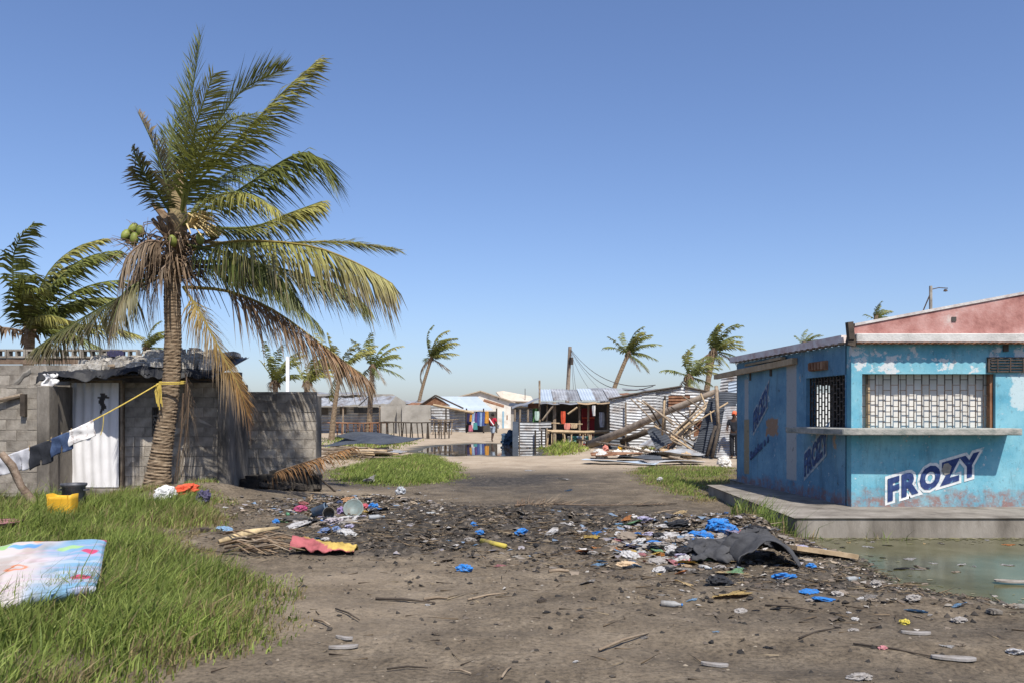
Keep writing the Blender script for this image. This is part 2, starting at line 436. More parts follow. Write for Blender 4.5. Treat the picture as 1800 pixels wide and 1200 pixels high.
# ------------------------------------------------------------------ grass
M_GRASS = mat('grass_blades', [(1, 1, 1)], attr=True, rough=0.6, translu=0.35, spec=0.25)
def grass(name, poly, dens, hgt, wid, label, seed, straw=0.15, lean=(0.25, 0.05), clump=0.5, hmin=0.35, edge=0.5, tint=(1, 1, 1)):
    rs = np.random.RandomState(seed)
    x0, x1 = min(p[0] for p in poly), max(p[0] for p in poly); y0, y1 = min(p[1] for p in poly), max(p[1] for p in poly)
    n = int((x1 - x0) * (y1 - y0) * dens)
    x = rs.uniform(x0, x1, n); y = rs.uniform(y0, y1, n)
    sd = poly_sd(poly, x, y) + 0.9 * edge * (fbm(x * 1.5, y * 1.5, 3) - 0.5)
    dn = fbm(x * 1.1 + 5, y * 1.1, 3)
    k = (sd < 0) & (rs.rand(n) < np.clip(0.35 + 1.6 * (dn - 0.3), 0.15, 1)) & (rs.rand(n) < np.clip(0.25 - sd / edge, 0, 1))
    x, y, sd, dn = x[k], y[k], sd[k], dn[k]; n = len(x)
    z = gz(x, y) - 0.01
    ef = np.clip(-sd / edge, 0.3, 1)
    H = hgt * (hmin + (1 - hmin) * rs.rand(n) ** 1.3) * (1 - clump + 2 * clump * dn) * ef
    tall = rs.rand(n) < 0.03; H[tall] *= 1.7
    flat = rs.rand(n) < 0.25 * (fbm(x * 2.1, y * 2.1 + 50, 2) > .5); H[flat] *= .8
    a = rs.uniform(0, 2 * np.pi, n); sp = rs.uniform(0.1, 0.75, n)
    lx = np.cos(a) * sp + lean[0]; ly = np.sin(a) * sp + lean[1]
    lx[flat] *= 2.2; ly[flat] *= 2.2
    wa = rs.uniform(0, np.pi, n); W = wid * rs.uniform(0.6, 1.4, n); br = rs.rand(n) < .03; W[br] *= 2.4; W[tall] *= .8
    wx, wy = np.cos(wa) * W / 2, np.sin(wa) * W / 2
    V = np.zeros((n, 5, 3))
    for i, (t, w) in enumerate(((0, 1), (0.5, 0.8))):
        cx = x + lx * H * t ** 2 * 0.8; cy = y + ly * H * t ** 2 * 0.8; cz = z + H * (t - 0.12 * t * t)
        V[:, 2 * i] = np.stack([cx - wx * w, cy - wy * w, cz], -1); V[:, 2 * i + 1] = np.stack([cx + wx * w, cy + wy * w, cz], -1)
    V[:, 4] = np.stack([x + lx * H * 0.9, y + ly * H * 0.9, z + H * (0.92 - 0.25 * sp)], -1)
    b = np.arange(n)[:, None] * 5
    Q4 = b + np.array([[0, 1, 3, 2]]); Q3 = b + np.array([[2, 3, 4]])
    g = rs.rand(n, 1); hue = fbm(x * 0.8 + 60, y * 0.8, 3)[:, None]
    c = np.array([[0.105, 0.155, 0.028]]) * (1 - g) + np.array([[0.29, 0.34, 0.085]]) * g
    c = c * (0.75 + 0.5 * hue) * np.array([tint])
    fresh = fbm(x * 2.6 + 11, y * 2.6, 2)[:, None]; c = c * (0.72 + 0.6 * fresh)
    dry = rs.rand(n) < straw * (0.3 + 1.8 * (1 - ef) + 1.2 * (hue[:, 0] > 0.56))
    c[dry] = np.array([0.30, 0.235, 0.115]) * rs.uniform(0.6, 1.15, (dry.sum(), 1))
    cc = np.repeat(c[:, None, :], 5, 1); 
    o = npmesh(name, V.reshape(-1, 3), [Q4, Q3], M_GRASS, cc.reshape(-1, 3))
    tag(o, label, 'grass', kind='stuff'); return o
def gpoly(pts): return [tuple(ray(*p)[:2]) for p in pts]
# tall bank in the left foreground
grass('tall_grass', gpoly([(300, 868), (345, 858), (395, 875), (435, 905), (380, 932), (372, 960), (430, 985), (480, 1000), (530, 1050), (545, 1110), (510, 1150), (400, 1175), (310, 1200)]) + [(-1.9, 4.2), (-7, 4.0), (-10.5, 9.5), (-10.6, 14.6), (-8.6, 15.3), (-7.1, 15.8), (-6.5, 16.3)], 2400, 0.35, 0.011,
      'tall green grass bank around the mattress and the palm', 1, straw=0.28, clump=0.7, edge=0.8)
grass('short_grass', gpoly([(560, 838), (600, 818), (640, 806), (700, 800), (770, 800), (815, 815), (835, 838), (790, 850), (700, 856), (600, 850)]), 900, 0.22, 0.022,
      'patch of short bright green grass beside the dirt track', 2, straw=0.08, edge=0.8, clump=0.4)
grass('short_grass', gpoly([(1095, 823), (1150, 820), (1230, 820), (1300, 820), (1312, 850), (1262, 862), (1290, 882), (1230, 886), (1160, 868), (1110, 845)]), 1100, 0.16, 0.016,
      'thin yellowing grass beside the concrete platform', 3, straw=0.40, edge=0.7, clump=0.3)
grass('wild_grass', gpoly([(945, 788), (1000, 783), (1040, 784), (1025, 796), (985, 801), (950, 799)]), 170, 0.62, 0.05,
      'bushy light green grass tuft in front of the market table', 4, straw=0.12, edge=1.2, clump=0.5, tint=(1.25, 1.2, 1.0))
grass('wild_grass', gpoly([(560, 770), (640, 767), (730, 769), (735, 780), (690, 793), (640, 790), (600, 786), (560, 790)]), 60, 0.45, 0.06,
      'green grass growing under the long pole rack', 5, straw=0.15, edge=2.0)
grass('wild_grass', gpoly([(1095, 782), (1150, 780), (1165, 792), (1110, 794)]), 130, 1.0, 0.05,
      'high dry weeds behind the fallen trunk', 6, straw=0.45, edge=1.5, clump=0.3)
grass('wild_grass', [(6.3, 33.5), (7.9, 33.5), (8.1, 35), (6.5, 35)], 160, 1.5, 0.04,
      'dry straw-coloured weeds against the leaning sheets', 7, straw=1.0, edge=0.8, clump=0.3)
grass('short_grass', gpoly([(575, 800), (590, 790), (640, 795), (640, 806), (585, 822)]), 260, 0.30, 0.03,
      'dry yellow grass at the end of the block wall', 8, straw=0.75, edge=1.0)
# weeds at the platform's edge
grass('weeds', [(3.35, 11.75), (4.0, 11.65), (4.35, 11.7), (4.35, 11.93), (3.9, 11.93), (3.85, 14.2), (3.5, 14.0)], 480, 0.50, 0.015,
      'reedy green weeds at the corner of the concrete platform', 9, straw=0.2, edge=0.10, clump=0.3, tint=(.7, .75, .7))
grass('weeds', [(4.5, 11.7), (5.6, 11.7), (5.6, 11.93), (4.5, 11.93)], 200, 0.45, 0.014,
      'sparse weeds standing in the pond along the platform front', 10, straw=0.15, edge=0.08, clump=0.3, tint=(.7, .75, .7))
# ------------------------------------------------------------------ shared materials
M_CONC = mat('weathered_concrete', [(0.16, 0.145, 0.125), (0.27, 0.25, 0.22), (0.36, 0.34, 0.30)], 2.5, 0.9, 0.5, 30)
M_CONC_D = mat('stained_concrete', [(0.07, 0.062, 0.052), (0.16, 0.142, 0.12), (0.27, 0.245, 0.21)], 2.2, 0.92, 0.5, 25, stretch=(1, 1, 0.5))
M_BLOCK = mat('cement_block', [(0.20, 0.172, 0.138), (0.33, 0.292, 0.242), (0.42, 0.38, 0.32)], 5, 0.95, 0.7, 60, rand=0.20, stain=0.5)
M_MORTAR = mat('mortar', [(0.17, 0.148, 0.12), (0.28, 0.25, 0.21)], 6, 0.95, 0.6, 50, stain=0.5)
M_WOOD = mat('weathered_timber', [(0.13, 0.095, 0.065), (0.24, 0.185, 0.13), (0.34, 0.28, 0.21)], 5, 0.85, 0.4, 40, stretch=(1, 1, 1), rand=0.2)
M_WOOD_L = mat('pale_timber', [(0.30, 0.21, 0.12), (0.46, 0.35, 0.22)], 6, 0.8, 0.3, 40, rand=0.12)
M_WOOD_D = mat('dark_timber', [(0.035, 0.028, 0.022), (0.085, 0.066, 0.05)], 6, 0.85, 0.4, 40, rand=0.2)
M_ZINC = mat('galvanised_sheet', [(0.15, 0.115, 0.09), (0.30, 0.305, 0.31), (0.42, 0.435, 0.45)], 1.5, 0.55, 0.1, 12, metal=0.25, rand=0.22, spec=0.4)
M_ZINC_D = mat('dark_sheet', [(0.035, 0.04, 0.05), (0.08, 0.088, 0.10)], 1.8, 0.55, 0.1, 12, metal=0.2, rand=0.2)
M_RUST = mat('rusty_sheet', [(0.10, 0.045, 0.024), (0.20, 0.095, 0.05), (0.30, 0.18, 0.11)], 3, 0.85, 0.2, 30, rand=0.2)
M_BLACKPL = mat('black_plastic', [(0.010, 0.010, 0.012), (0.026, 0.027, 0.03)], 3, 0.6, 0.4, 14, spec=0.3)
M_IRON = mat('iron_bar', [(0.035, 0.028, 0.024), (0.10, 0.07, 0.05)], 12, 0.7)
M_WHITE = mat('white_cloth', [(0.62, 0.61, 0.60), (0.76, 0.75, 0.74)], 3, 0.9, 0.15, 40, translu=0.12)
M_DARKROOM = mat('interior_shade_dark', [(0.05, 0.045, 0.04), (0.10, 0.09, 0.08)], 2, 0.95)  # dark colour standing for the shade inside holes and open shacks

def paint_mat(name, base, light, peel_z, stripes=(), patches=(), red_top=0.35, grime=0.5):
    """blue wall paint, peeled to white primer and grey plaster; x runs along the wall, z up"""
    m = bpy.data.materials.new(name); m.use_nodes = True
    N = m.node_tree.nodes; L = m.node_tree.links; b = N['Principled BSDF']
    b.inputs['Roughness'].default_value = 0.8; b.inputs['Specular IOR Level'].default_value = 0.25
    tc = N.new('ShaderNodeTexCoord'); src = tc.outputs['Object']
    sx = N.new('ShaderNodeSeparateXYZ'); L.new(src, sx.inputs[0])
    def noise(s, d=7, r=0.62, st=None, off=0.0):
        n = N.new('ShaderNodeTexNoise'); n.inputs['Scale'].default_value = s; n.inputs['Detail'].default_value = d; n.inputs['Roughness'].default_value = r
        mp = N.new('ShaderNodeMapping'); mp.inputs['Scale'].default_value = st or (1, 1, 1); mp.inputs['Location'].default_value = (off, off * 0.7, off * 1.3)
        L.new(src, mp.inputs['Vector']); L.new(mp.outputs[0], n.inputs['Vector']); return n.outputs['Fac']
    def math_(op, a, bb=None, clamp=False):
        n = N.new('ShaderNodeMath'); n.operation = op; n.use_clamp = clamp
        for i, v in enumerate((a, bb)):
            if v is None: continue
            if isinstance(v, (int, float)): n.inputs[i].default_value = v
            else: L.new(v, n.inputs[i])
        return n.outputs[0]
    def rng(v, a, bb, t0=0.0, t1=1.0):
        n = N.new('ShaderNodeMapRange'); n.interpolation_type = 'SMOOTHSTEP'
        for k, q in (('From Min', a), ('From Max', bb), ('To Min', t0), ('To Max', t1)): n.inputs[k].default_value = q
        L.new(v, n.inputs['Value']); return n.outputs[0]
    def mix(f, a, bb):
        n = N.new('ShaderNodeMix'); n.data_type = 'RGBA'
        L.new(f, n.inputs[0])
        for i, v in ((6, a), (7, bb)):
            if isinstance(v, tuple): n.inputs[i].default_value = (*v, 1)
            else: L.new(v, n.inputs[i])
        return n.outputs[2]
    def box(x0, x1, z0, z1, soft=0.05, wob=0.10, off=0.0):
        w = math_('MULTIPLY', math_('SUBTRACT', noise(7, 5, 0.6, None, off), 0.5), wob * 2)
        x = math_('ADD', sx.outputs[0], w); z = math_('ADD', sx.outputs[2], w)
        a = math_('MULTIPLY', rng(x, x0 - soft, x0 + soft), rng(x, x1 + soft, x1 - soft))
        return math_('MULTIPLY', a, math_('MULTIPLY', rng(z, z0 - soft, z0 + soft), rng(z, z1 + soft, z1 - soft)))
    col = mix(rng(noise(1.3, 6), 0.35, 0.66), base, light)
    col = mix(math_('MULTIPLY', rng(noise(5, 8, 0.7, (1, 1, 0.35), 3.1), 0.55, 0.72), 0.5), col, tuple(k * 0.55 for k in base))
    z = sx.outputs[2]
    band = math_('MULTIPLY', rng(z, peel_z[0] - 0.12, peel_z[0] + 0.1), rng(z, peel_z[1] + 0.1, peel_z[1] - 0.1))
    pn = math_('ADD', noise(3.4, 10, 0.72, None, 11.0), math_('MULTIPLY', band, 0.10))
    col = mix(rng(pn, 0.635, 0.665), col, (0.52, 0.55, 0.55))
    col = mix(math_('MULTIPLY', rng(noise(2.6, 9, 0.75, (1, 1, 0.18), 31.0), 0.52, 0.68), 0.45), col, (0.06, 0.085, 0.09))
    col = mix(rng(noise(3.1, 8, 0.65, None, 5.0), 0.655, 0.675), col, (0.36, 0.35, 0.33))
    for i, (x0, x1, z0, z1, c) in enumerate(stripes): col = mix(box(x0, x1, z0, z1, 0.02, 0.03, i * 3.3), col, c)
    for i, (x0, x1, z0, z1, c) in enumerate(patches): col = mix(box(x0, x1, z0, z1, 0.03, 0.22, 20 + i * 5.3), col, c)
    lowz = rng(math_('ADD', z, math_('MULTIPLY', math_('SUBTRACT', noise(4, 8, 0.7, None, 9), 0.5), 0.7)), red_top + 0.06, red_top - 0.12)
    col = mix(math_('MULTIPLY', lowz, rng(noise(6, 9, 0.75, None, 14.0), 0.38, 0.6, 0.15, 0.85)), col, (0.25, 0.115, 0.085))
    gr = math_('MULTIPLY', rng(noise(9, 8, 0.75, (1, 1, 0.6), 2.0), 0.60, 0.70), grime)
    col = mix(gr, col, (0.055, 0.055, 0.05))
    col = mix(math_('MULTIPLY', rng(noise(28, 6, 0.7, (1, 1, .7), 41.0), 0.58, 0.70), 0.5), col, (0.05, 0.07, 0.075))
    col = mix(math_('MULTIPLY', rng(noise(17, 8, 0.75, None, 47.0), 0.60, 0.66), 0.6), col, (0.42, 0.47, 0.48))
    L.new(col, b.inputs['Base Color'])
    bp = N.new('ShaderNodeBump'); bp.inputs['Strength'].default_value = 0.35; bp.inputs['Distance'].default_value = 0.012
    L.new(noise(18, 8, 0.7), bp.inputs['Height']); L.new(bp.outputs[0], b.inputs['Normal'])
    return m

M_NAVY = mat('navy_lettering', [(0.014, 0.03, 0.11), (0.03, 0.055, 0.16), (0.12, 0.26, 0.36)], 11, 0.8, pos=[0.4, 0.60, 0.68], detail=10)
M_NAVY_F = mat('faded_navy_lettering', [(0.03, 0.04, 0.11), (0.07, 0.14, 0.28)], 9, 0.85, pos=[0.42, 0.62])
M_LETW = mat('white_lettering_outline', [(0.18, 0.36, 0.43), (0.46, 0.52, 0.54), (0.62, 0.63, 0.62)], 10, 0.85, pos=[0.36, 0.43, 0.52], detail=9)
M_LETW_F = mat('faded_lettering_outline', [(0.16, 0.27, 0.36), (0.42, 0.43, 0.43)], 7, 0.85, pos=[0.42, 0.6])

def letters(parent, word, x0, z0, size, slope, shear_w, m_fill, m_out, y=-0.004, squeeze=1.0, names='letter', outline=0.05):
    """painted letters, each a thin film on the wall plane; local wall coordinates"""
    x = x0
    for li, ch in enumerate(word):
        if ch == ' ': x += size * 0.30; continue
        for kind, off, yy, mm in (('outline', outline, y - .0012 * li, m_out), ('fill', 0.022, y - 0.010, m_fill)):
            if mm is None: continue
            cu = bpy.data.curves.new('t', 'FONT'); cu.body = ch; cu.size = size; cu.offset = off * size / 0.4 * (1 if size > 0.2 else 0.7); cu.resolution_u = 3
            to = bpy.data.objects.new('t', cu); COL.objects.link(to)
            dg = bpy.context.evaluated_depsgraph_get(); dg.update()
            me = bpy.data.meshes.new_from_object(to.evaluated_get(dg))
            bpy.data.objects.remove(to)
            vs = np.array([tuple(v.co) for v in me.vertices]) if len(me.vertices) else np.zeros((0, 3))
            if not len(vs): continue
            if kind == 'outline': adv = 0
            w = vs[:, 0].max()
            lx = vs[:, 0] * squeeze
            out = np.stack([lx, np.full(len(vs), 0.0), vs[:, 1] + lx * slope], -1)
            me.vertices.foreach_set('co', out.astype(np.float32).ravel())
            me.materials.clear(); me.materials.append(mm); me.update()
            o = bpy.data.objects.new(names if kind == 'fill' else names + '_outline', me)
            COL.objects.link(o); o.parent = parent; o.location = (x, yy, z0 + (x - x0) * slope); WL[o.name] = Vector()
            if kind == 'fill': adv = w * squeeze
        x += adv + size * shear_w

def kiosk():
    k = empty('kiosk', (7.5, 15.5, 0.2), 'blue painted roadside kiosk with barred windows and FROZY lettering', 'kiosk')
    Z0 = 0.2
    # front wall: x along, y inwards, z up
    H = 2.56
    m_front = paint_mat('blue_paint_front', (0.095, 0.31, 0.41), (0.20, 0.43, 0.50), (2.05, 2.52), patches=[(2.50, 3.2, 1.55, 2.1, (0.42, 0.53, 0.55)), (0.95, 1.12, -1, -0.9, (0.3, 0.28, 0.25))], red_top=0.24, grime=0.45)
    hx0, hx1, hz0, hz1 = 0.17, 2.27, 1.24, 2.09
    mb = MB(); W = 5.2; T = 0.2
    mb.b2(0, hx0, 0, T, 0, H); mb.b2(hx1, W, 0, T, 0, H); mb.b2(hx0, hx1, 0, T, 0, hz0); mb.b2(hx0, hx1, 0, T, hz1, H)
    me = mb.mesh('front_wall'); me.materials.append(m_front)
    fw = inst('front_wall', me, k, (5.34, 13.43, Z0))
    letters(fw, 'FROZY', 0.56, 0.10, 0.46, 0.30, 0.055, M_NAVY, M_LETW, squeeze=0.84, outline=0.062)
    pm = MB()
    pm.add([(0.0, 0, 0.02), (.07, 0, -.05), (.16, 0, -.03), (.20, 0, .10), (.13, 0, .16), (.05, 0, .14)], [(0, 1, 2, 3, 4, 5)])
    pme = pm.mesh('plaster_patch'); pme.materials.append(M_CONC)
    inst('plaster_patch', pme, fw, (1.41, -0.018, 0.55), scale=(.8, 1, .9), local=True)
    # left wall: local x runs from the far end to the front corner
    FE = Vector((4.91, 18.6, Z0)); u = Vector((5.34, 13.43, Z0)) - FE; LW = u.length; ang = math.atan2(u.y, u.x)
    def along(Y): return (FE.y - Y) / abs(u.normalized().y)
    wx0, wx1 = along(15.10), along(13.62)
    m_left = paint_mat('blue_paint_side_shaded', (0.085, 0.20, 0.31), (0.155, 0.31, 0.42), (3.2, 3.6),  # same paint as the front, with the side's shade mixed into its blue
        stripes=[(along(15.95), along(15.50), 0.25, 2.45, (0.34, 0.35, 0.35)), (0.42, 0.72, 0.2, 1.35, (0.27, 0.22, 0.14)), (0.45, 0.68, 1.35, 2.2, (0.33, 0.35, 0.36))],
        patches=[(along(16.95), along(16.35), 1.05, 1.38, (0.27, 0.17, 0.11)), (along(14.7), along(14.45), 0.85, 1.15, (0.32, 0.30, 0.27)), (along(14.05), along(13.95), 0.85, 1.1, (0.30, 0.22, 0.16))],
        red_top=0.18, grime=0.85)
    mb = MB(); L2 = LW - 0.21
    mb.b2(0, wx0, 0, T, 0, H); mb.b2(wx1, L2, 0, T, 0, H); mb.b2(wx0, wx1, 0, T, 0, hz0); mb.b2(wx0, wx1, 0, T, hz1, H)
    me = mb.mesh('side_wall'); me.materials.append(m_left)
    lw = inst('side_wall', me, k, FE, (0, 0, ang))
    letters(lw, 'FROZY', along(17.62), 1.10, 0.52, 0.72, -0.055, M_NAVY_F, M_LETW_F, squeeze=0.52, outline=0.06)
    letters(lw, 'FROZY', along(15.15), 0.36, 0.52, 0.55, -0.055, M_NAVY_F, M_LETW_F, squeeze=0.58, outline=0.06)
    letters(lw, 'Satisfaz a s', along(17.8), 0.50, 0.23, 0.42, 0.006, M_NAVY_F, None, squeeze=0.9)
    # small sockets under the eave, their shade given by dark slabs
    for (Y, z, w, h) in ((17.85, 2.16, .09, .20), (16.75, 2.20, .11, .22)):
        s = MB().b2(0, w, 0, 0.03, 0, h).mesh('vent_hole'); s.materials.append(M_DARKROOM)
        inst('vent_hole', s, lw, (along(Y), -0.012, z), local=True)
    vb = MB()
    vb.b2(0, 0.62, 0, 0.08, 0, 0.15)
    for i in range(5): vb.b2(0.03 + i * .12, 0.10 + i * .12, -0.03, -0.002, 0.015, 0.135)
    vm = vb.mesh('air_vent'); vm.materials.append(M_RUST)
    inst('air_vent', vm, lw, (along(14.85), -0.06, 2.20), local=True)
    # grilles: brick-pattern bars
    def grille(name, parent, w, h, nx, rows, loc, r=0.006, skip=None):
        g = MB()
        for i in range(nx + 1): g.b2(i * w / nx - r, i * w / nx + r, -r, r, 0, h)
        for i in range(nx):
            for j in range(rows + 1):
                zz = (j + (0.5 if i % 2 else 0.0)) * h / rows
                if zz <= h: g.b2(i * w / nx + r, (i + 1) * w / nx - r, -r * .8, r * .8, zz - r, zz + r)
        gm = g.mesh(name); gm.materials.append(M_IRON); return inst(name, gm, parent, loc, local=True)
    grille('window_grille', fw, hx1 - hx0 - 0.02, hz1 - hz0, 17, 5, (hx0 + 0.01, 0.11, hz0))
    grille('window_grille', lw, wx1 - wx0 - 0.02, hz1 - hz0, 13, 6, (wx0 + 0.01, 0.08, hz0), r=0.010)
    # pale boards behind the front grille
    n = 6; bw = (hx1 - hx0) / n
    for i in range(n):
        bm_ = MB().b2(0.004, bw - 0.004, 0, 0.02, 0, hz1 - hz0 + .04).mesh('shutter_board'); bm_.materials.append(mat('pale_shutter', [(0.55, 0.52, 0.47), (0.70, 0.67, 0.62)], 2, 0.8, rand=0.06))
        inst('shutter_board', bm_, fw, (hx0 + i * bw, 0.205 + 0.006 * (i % 2), hz0 - .02), local=True)
    # a mid post, counter, side jamb
    jm = MB().b2(0, 0.05, 0, 0.05, 0, hz1 - hz0).mesh('window_post'); jm.materials.append(M_WOOD_L)
    inst('window_post', jm, fw, (hx0 + 0.13, 0.135, hz0), local=True)
    jm = MB().b2(0, 0.05, 0, 0.10, 0, hz1 - hz0).mesh('window_jamb'); jm.materials.append(M_RUST)
    inst('window_jamb', jm, fw, (hx1 - 0.055, 0.06, hz0), local=True)
    # counter slab wraps the corner
    def wp(Y, off):
        t = along(Y); p = FE + u.normalized() * t; nrm = Vector((-u.normalized().y * -1, 0, 0)); n2 = Vector((u.normalized().y, -u.normalized().x, 0))
        return p + n2 * off
    out = [wp(15.0, 0.42), wp(13.55, 0.40)]
    poly = [(wp(15.0, -0.02).x, 15.0), (wp(15.0, .40).x, 15.02), (wp(13.5, .38).x, 13.42), (5.08, 13.10), (5.28, 13.02), (7.78, 13.00), (7.80, 13.45), (5.30, 13.45)]
    ct = MB(); zt, zb = 1.44, 1.335
    nn = len(poly)
    ct.add([(x, y, zb) for x, y in poly] + [(x, y, zt) for x, y in poly],
           [tuple(reversed(range(nn))), tuple(range(nn, 2 * nn))] + [(i, (i + 1) % nn, (i + 1) % nn + nn, i + nn) for i in range(nn)])
    obj('counter', ct, mat('counter_concrete', [(0.15, 0.17, 0.155), (0.30, 0.295, 0.26), (0.42, 0.40, 0.36)], 5, 0.85, 0.5, 40, stretch=(1, 1, 2)), k, bevel=0.012)
    # back, right and floor
    bw_ = MB(); bw_.b2(4.95, 6.5, 18.62, 18.8, Z0, Z0 + H); bw_.b2(7.0, 10.54, 18.62, 18.8, Z0, Z0 + H); bw_.b2(6.5, 7.0, 18.62, 18.8, Z0 + 2.1, Z0 + H)
    obj('rear_wall', bw_, M_CONC_D, k)
    obj('end_wall', MB().b2(10.34, 10.54, 13.64, 18.61, Z0, Z0 + H), M_CONC_D, k)
    # roof: corrugated sheets sloping down to the left, concrete eaves and pink gable
    def roofz(x): return 2.86 + (x - 5.2) * 0.17
    for i in range(6):
        x0, x1 = 5.34 - .0832 * (13.58 + i * .86 - 13.43) - .06, 10.75; ya, yb = 13.58 + i * 0.86, 13.58 + (i + 1) * 0.86 + 0.04
        s = MB().grid(lambda a, b: (x0 + (x1 - x0) * a, ya + (yb - ya) * b, roofz(x0 + (x1 - x0) * a) + 0.02 * math.sin(b * 2 * math.pi * 9) + .004 * (i % 2)), 1, 54)
        obj('roof_sheet', s, M_ZINC, k, thick=0.004)
    fa = MB().b2(5.36, 10.6, 13.27, 13.428, 2.77, 2.905)
    obj('fascia', fa, mat('pale_fascia', [(0.36, 0.345, 0.32), (0.50, 0.485, 0.455), (0.58, 0.57, 0.54)], 3, 0.9, 0.4, 30), k, bevel=0.01)
    ed = MB().grid(lambda a, b: (5.36 + 5.2 * a, 13.24 + .19 * b, 2.757 + .011 * math.sin(a * 5.2 / .13 * 2 * math.pi)), 220, 1)
    obj('eave_sheet', ed, M_RUST, k, thick=0.006)
    M_PINK = mat('faded_red_plaster', [(0.18, 0.07, 0.06), (0.36, 0.17, 0.145), (0.46, 0.26, 0.23), (0.52, 0.43, 0.39)], 2.4, 0.9, 0.4, 25, pos=[0.30, 0.45, 0.60, 0.70], detail=10)
    def par(x): return 2.905 + 0.12 + (x - 5.36) * 0.187
    pp = MB(); xs = [5.36 + i * 0.26 for i in range(21)]
    n = len(xs)
    pp.add([(x, yy, 2.908) for yy in (13.36, 13.54) for x in xs] + [(x, yy, par(x)) for yy in (13.36, 13.54) for x in xs],
           [(i, i + 1, 2 * n + i + 1, 2 * n + i) for i in range(n - 1)] + [(n + i + 1, n + i, 3 * n + i, 3 * n + i + 1) for i in range(n - 1)] +
           [(2 * n + i, 2 * n + i + 1, 3 * n + i + 1, 3 * n + i) for i in range(n - 1)] + [(0, 2 * n, 3 * n, n), (n - 1, 2 * n - 1, 4 * n - 1, 3 * n - 1)])
    obj('gable', pp, M_PINK, k)
    cp = MB()
    for i in range(20):
        a, b = xs[i], xs[i + 1]
        cp.add([(a, 13.34, par(a) + .002), (b, 13.34, par(b) + .002), (b, 13.56, par(b) + .002), (a, 13.56, par(a) + .002), (a, 13.34, par(a) + .045), (b, 13.34, par(b) + .045), (b, 13.56, par(b) + .045), (a, 13.56, par(a) + .045)],
               [(0, 1, 5, 4), (4, 5, 6, 7), (2, 3, 7, 6), (0, 3, 2, 1)])
    obj('gable_coping', cp, mat('chalky_coping', [(0.36, 0.30, 0.28), (0.58, 0.56, 0.53)], 5, 0.9, 0.5, 30), k)
    hb = MB().b2(6.88, 6.95, 13.345, 13.359, 3.10, 3.17); obj('gable_hole', hb, M_DARKROOM, k)
    # left eave band
    eb = MB()
    n = 44; 
    for i in range(n):
        a, b = -0.12 + (LW + 0.05) * i / n, -0.12 + (LW + 0.05) * (i + 1) / n - .004
        eb.add([FE + Matrix.Rotation(ang, 3, 'Z') @ Vector((x, y, z + (0.012 if i % 2 else 0) * (1 if z < 2.65 else 0))) for z in (2.575, 2.70) for (x, y) in ((a, -.13), (b + .004, -.13), (b + .004, 0.10), (a, 0.10))],
               [(0, 3, 2, 1), (4, 5, 6, 7), (0, 1, 5, 4), (2, 3, 7, 6)] + ([(3, 0, 4, 7)] if i == 0 else []) + ([(1, 2, 6, 5)] if i == n - 1 else []))
    obj('eave_band', eb, mat('pinkish_eave', [(0.52, 0.36, 0.32), (0.72, 0.62, 0.58), (0.80, 0.77, 0.74)], 4, 0.9, 0.4, 30), k)
    st = MB().box((5.27, 13.30, 2.95), (0.09, 0.09, 0.27), (0.0, -0.10, 0.1)); st.box((5.30, 13.33, 2.78), (0.14, 0.09, 0.12), (0, .2, .1))
    obj('timber_stub', st, M_WOOD_D, k)
    # louvred vent high on the front wall
    vv = MB(); vv.b2(7.47, 8.5, 13.385, 13.426, 2.315, 2.335); vv.b2(7.47, 8.5, 13.385, 13.426, 2.53, 2.55); vv.b2(7.47, 7.50, 13.385, 13.426, 2.336, 2.529)
    for i in range(4): vv.b2(7.51, 8.5, 13.37, 13.42, 2.36 + i * .045, 2.375 + i * .045)
    for i in range(5): vv.b2(7.6 + i * .2, 7.615 + i * .2, 13.36, 13.369, 2.336, 2.529)
    obj('louvre_vent', vv, M_IRON, k)
    bk = MB().b2(8.28, 8.36, 13.40, 13.426, 1.95, 2.08); obj('switch_box', bk, M_ZINC_D, k)
    s2 = MB().b2(7.72, 7.80, 13.40, 13.426, 2.64, 2.74); obj('vent_hole', s2, M_DARKROOM, k)
    return k
kiosk()

# platform
pf = MB()
poly = [(3.98, 11.98), (4.05, 17.6), (4.9, 17.75), (4.9, 19.2), (12, 19.2), (12, 11.98)]
n = len(poly)
pf.add([(x, y, -0.5) for x, y in poly] + [(x, y, 0.2) for x, y in poly], [tuple(range(n, 2 * n))] + [((i + 1) % n, i, i + n, (i + 1) % n + n) for i in range(n)])
po = obj('concrete_platform', pf, mat('platform_concrete', [(0.115, 0.10, 0.082), (0.205, 0.182, 0.152), (0.29, 0.262, 0.225)], 2.2, 0.9, 0.5, 22, stretch=(1, 1, .35)), bevel=0.025)
tag(po, 'low grey concrete platform under the blue kiosk at the pond', 'platform')

def plank(name, a, b, w, t, m, label, cat, group=None, roll=0.0):
    a = Vector(a); b = Vector(b); d = (b - a); L_ = d.length; q = d.to_track_quat('X', 'Z')
    mb = MB(); N_ = 5
    vs = []; fs = []
    for i in range(N_ + 1):
        x = L_ * i / N_
        for (y, z) in ((-w / 2, -t / 2), (w / 2, -t / 2), (w / 2, t / 2), (-w / 2, t / 2)):
            vs.append(a + q @ (Matrix.Rotation(roll, 3, 'X') @ Vector((x, y + rnd.uniform(-.006, .006), z + rnd.uniform(-.004, .004)))))
    for i in range(N_):
        for k_ in range(4): fs.append((i * 4 + k_, i * 4 + (k_ + 1) % 4, (i + 1) * 4 + (k_ + 1) % 4, (i + 1) * 4 + k_))
    fs += [(3, 2, 1, 0), (N_ * 4, N_ * 4 + 1, N_ * 4 + 2, N_ * 4 + 3)]
    mb.add(vs, fs)
    o = obj(name, mb, m); return tag(o, label, cat, group)
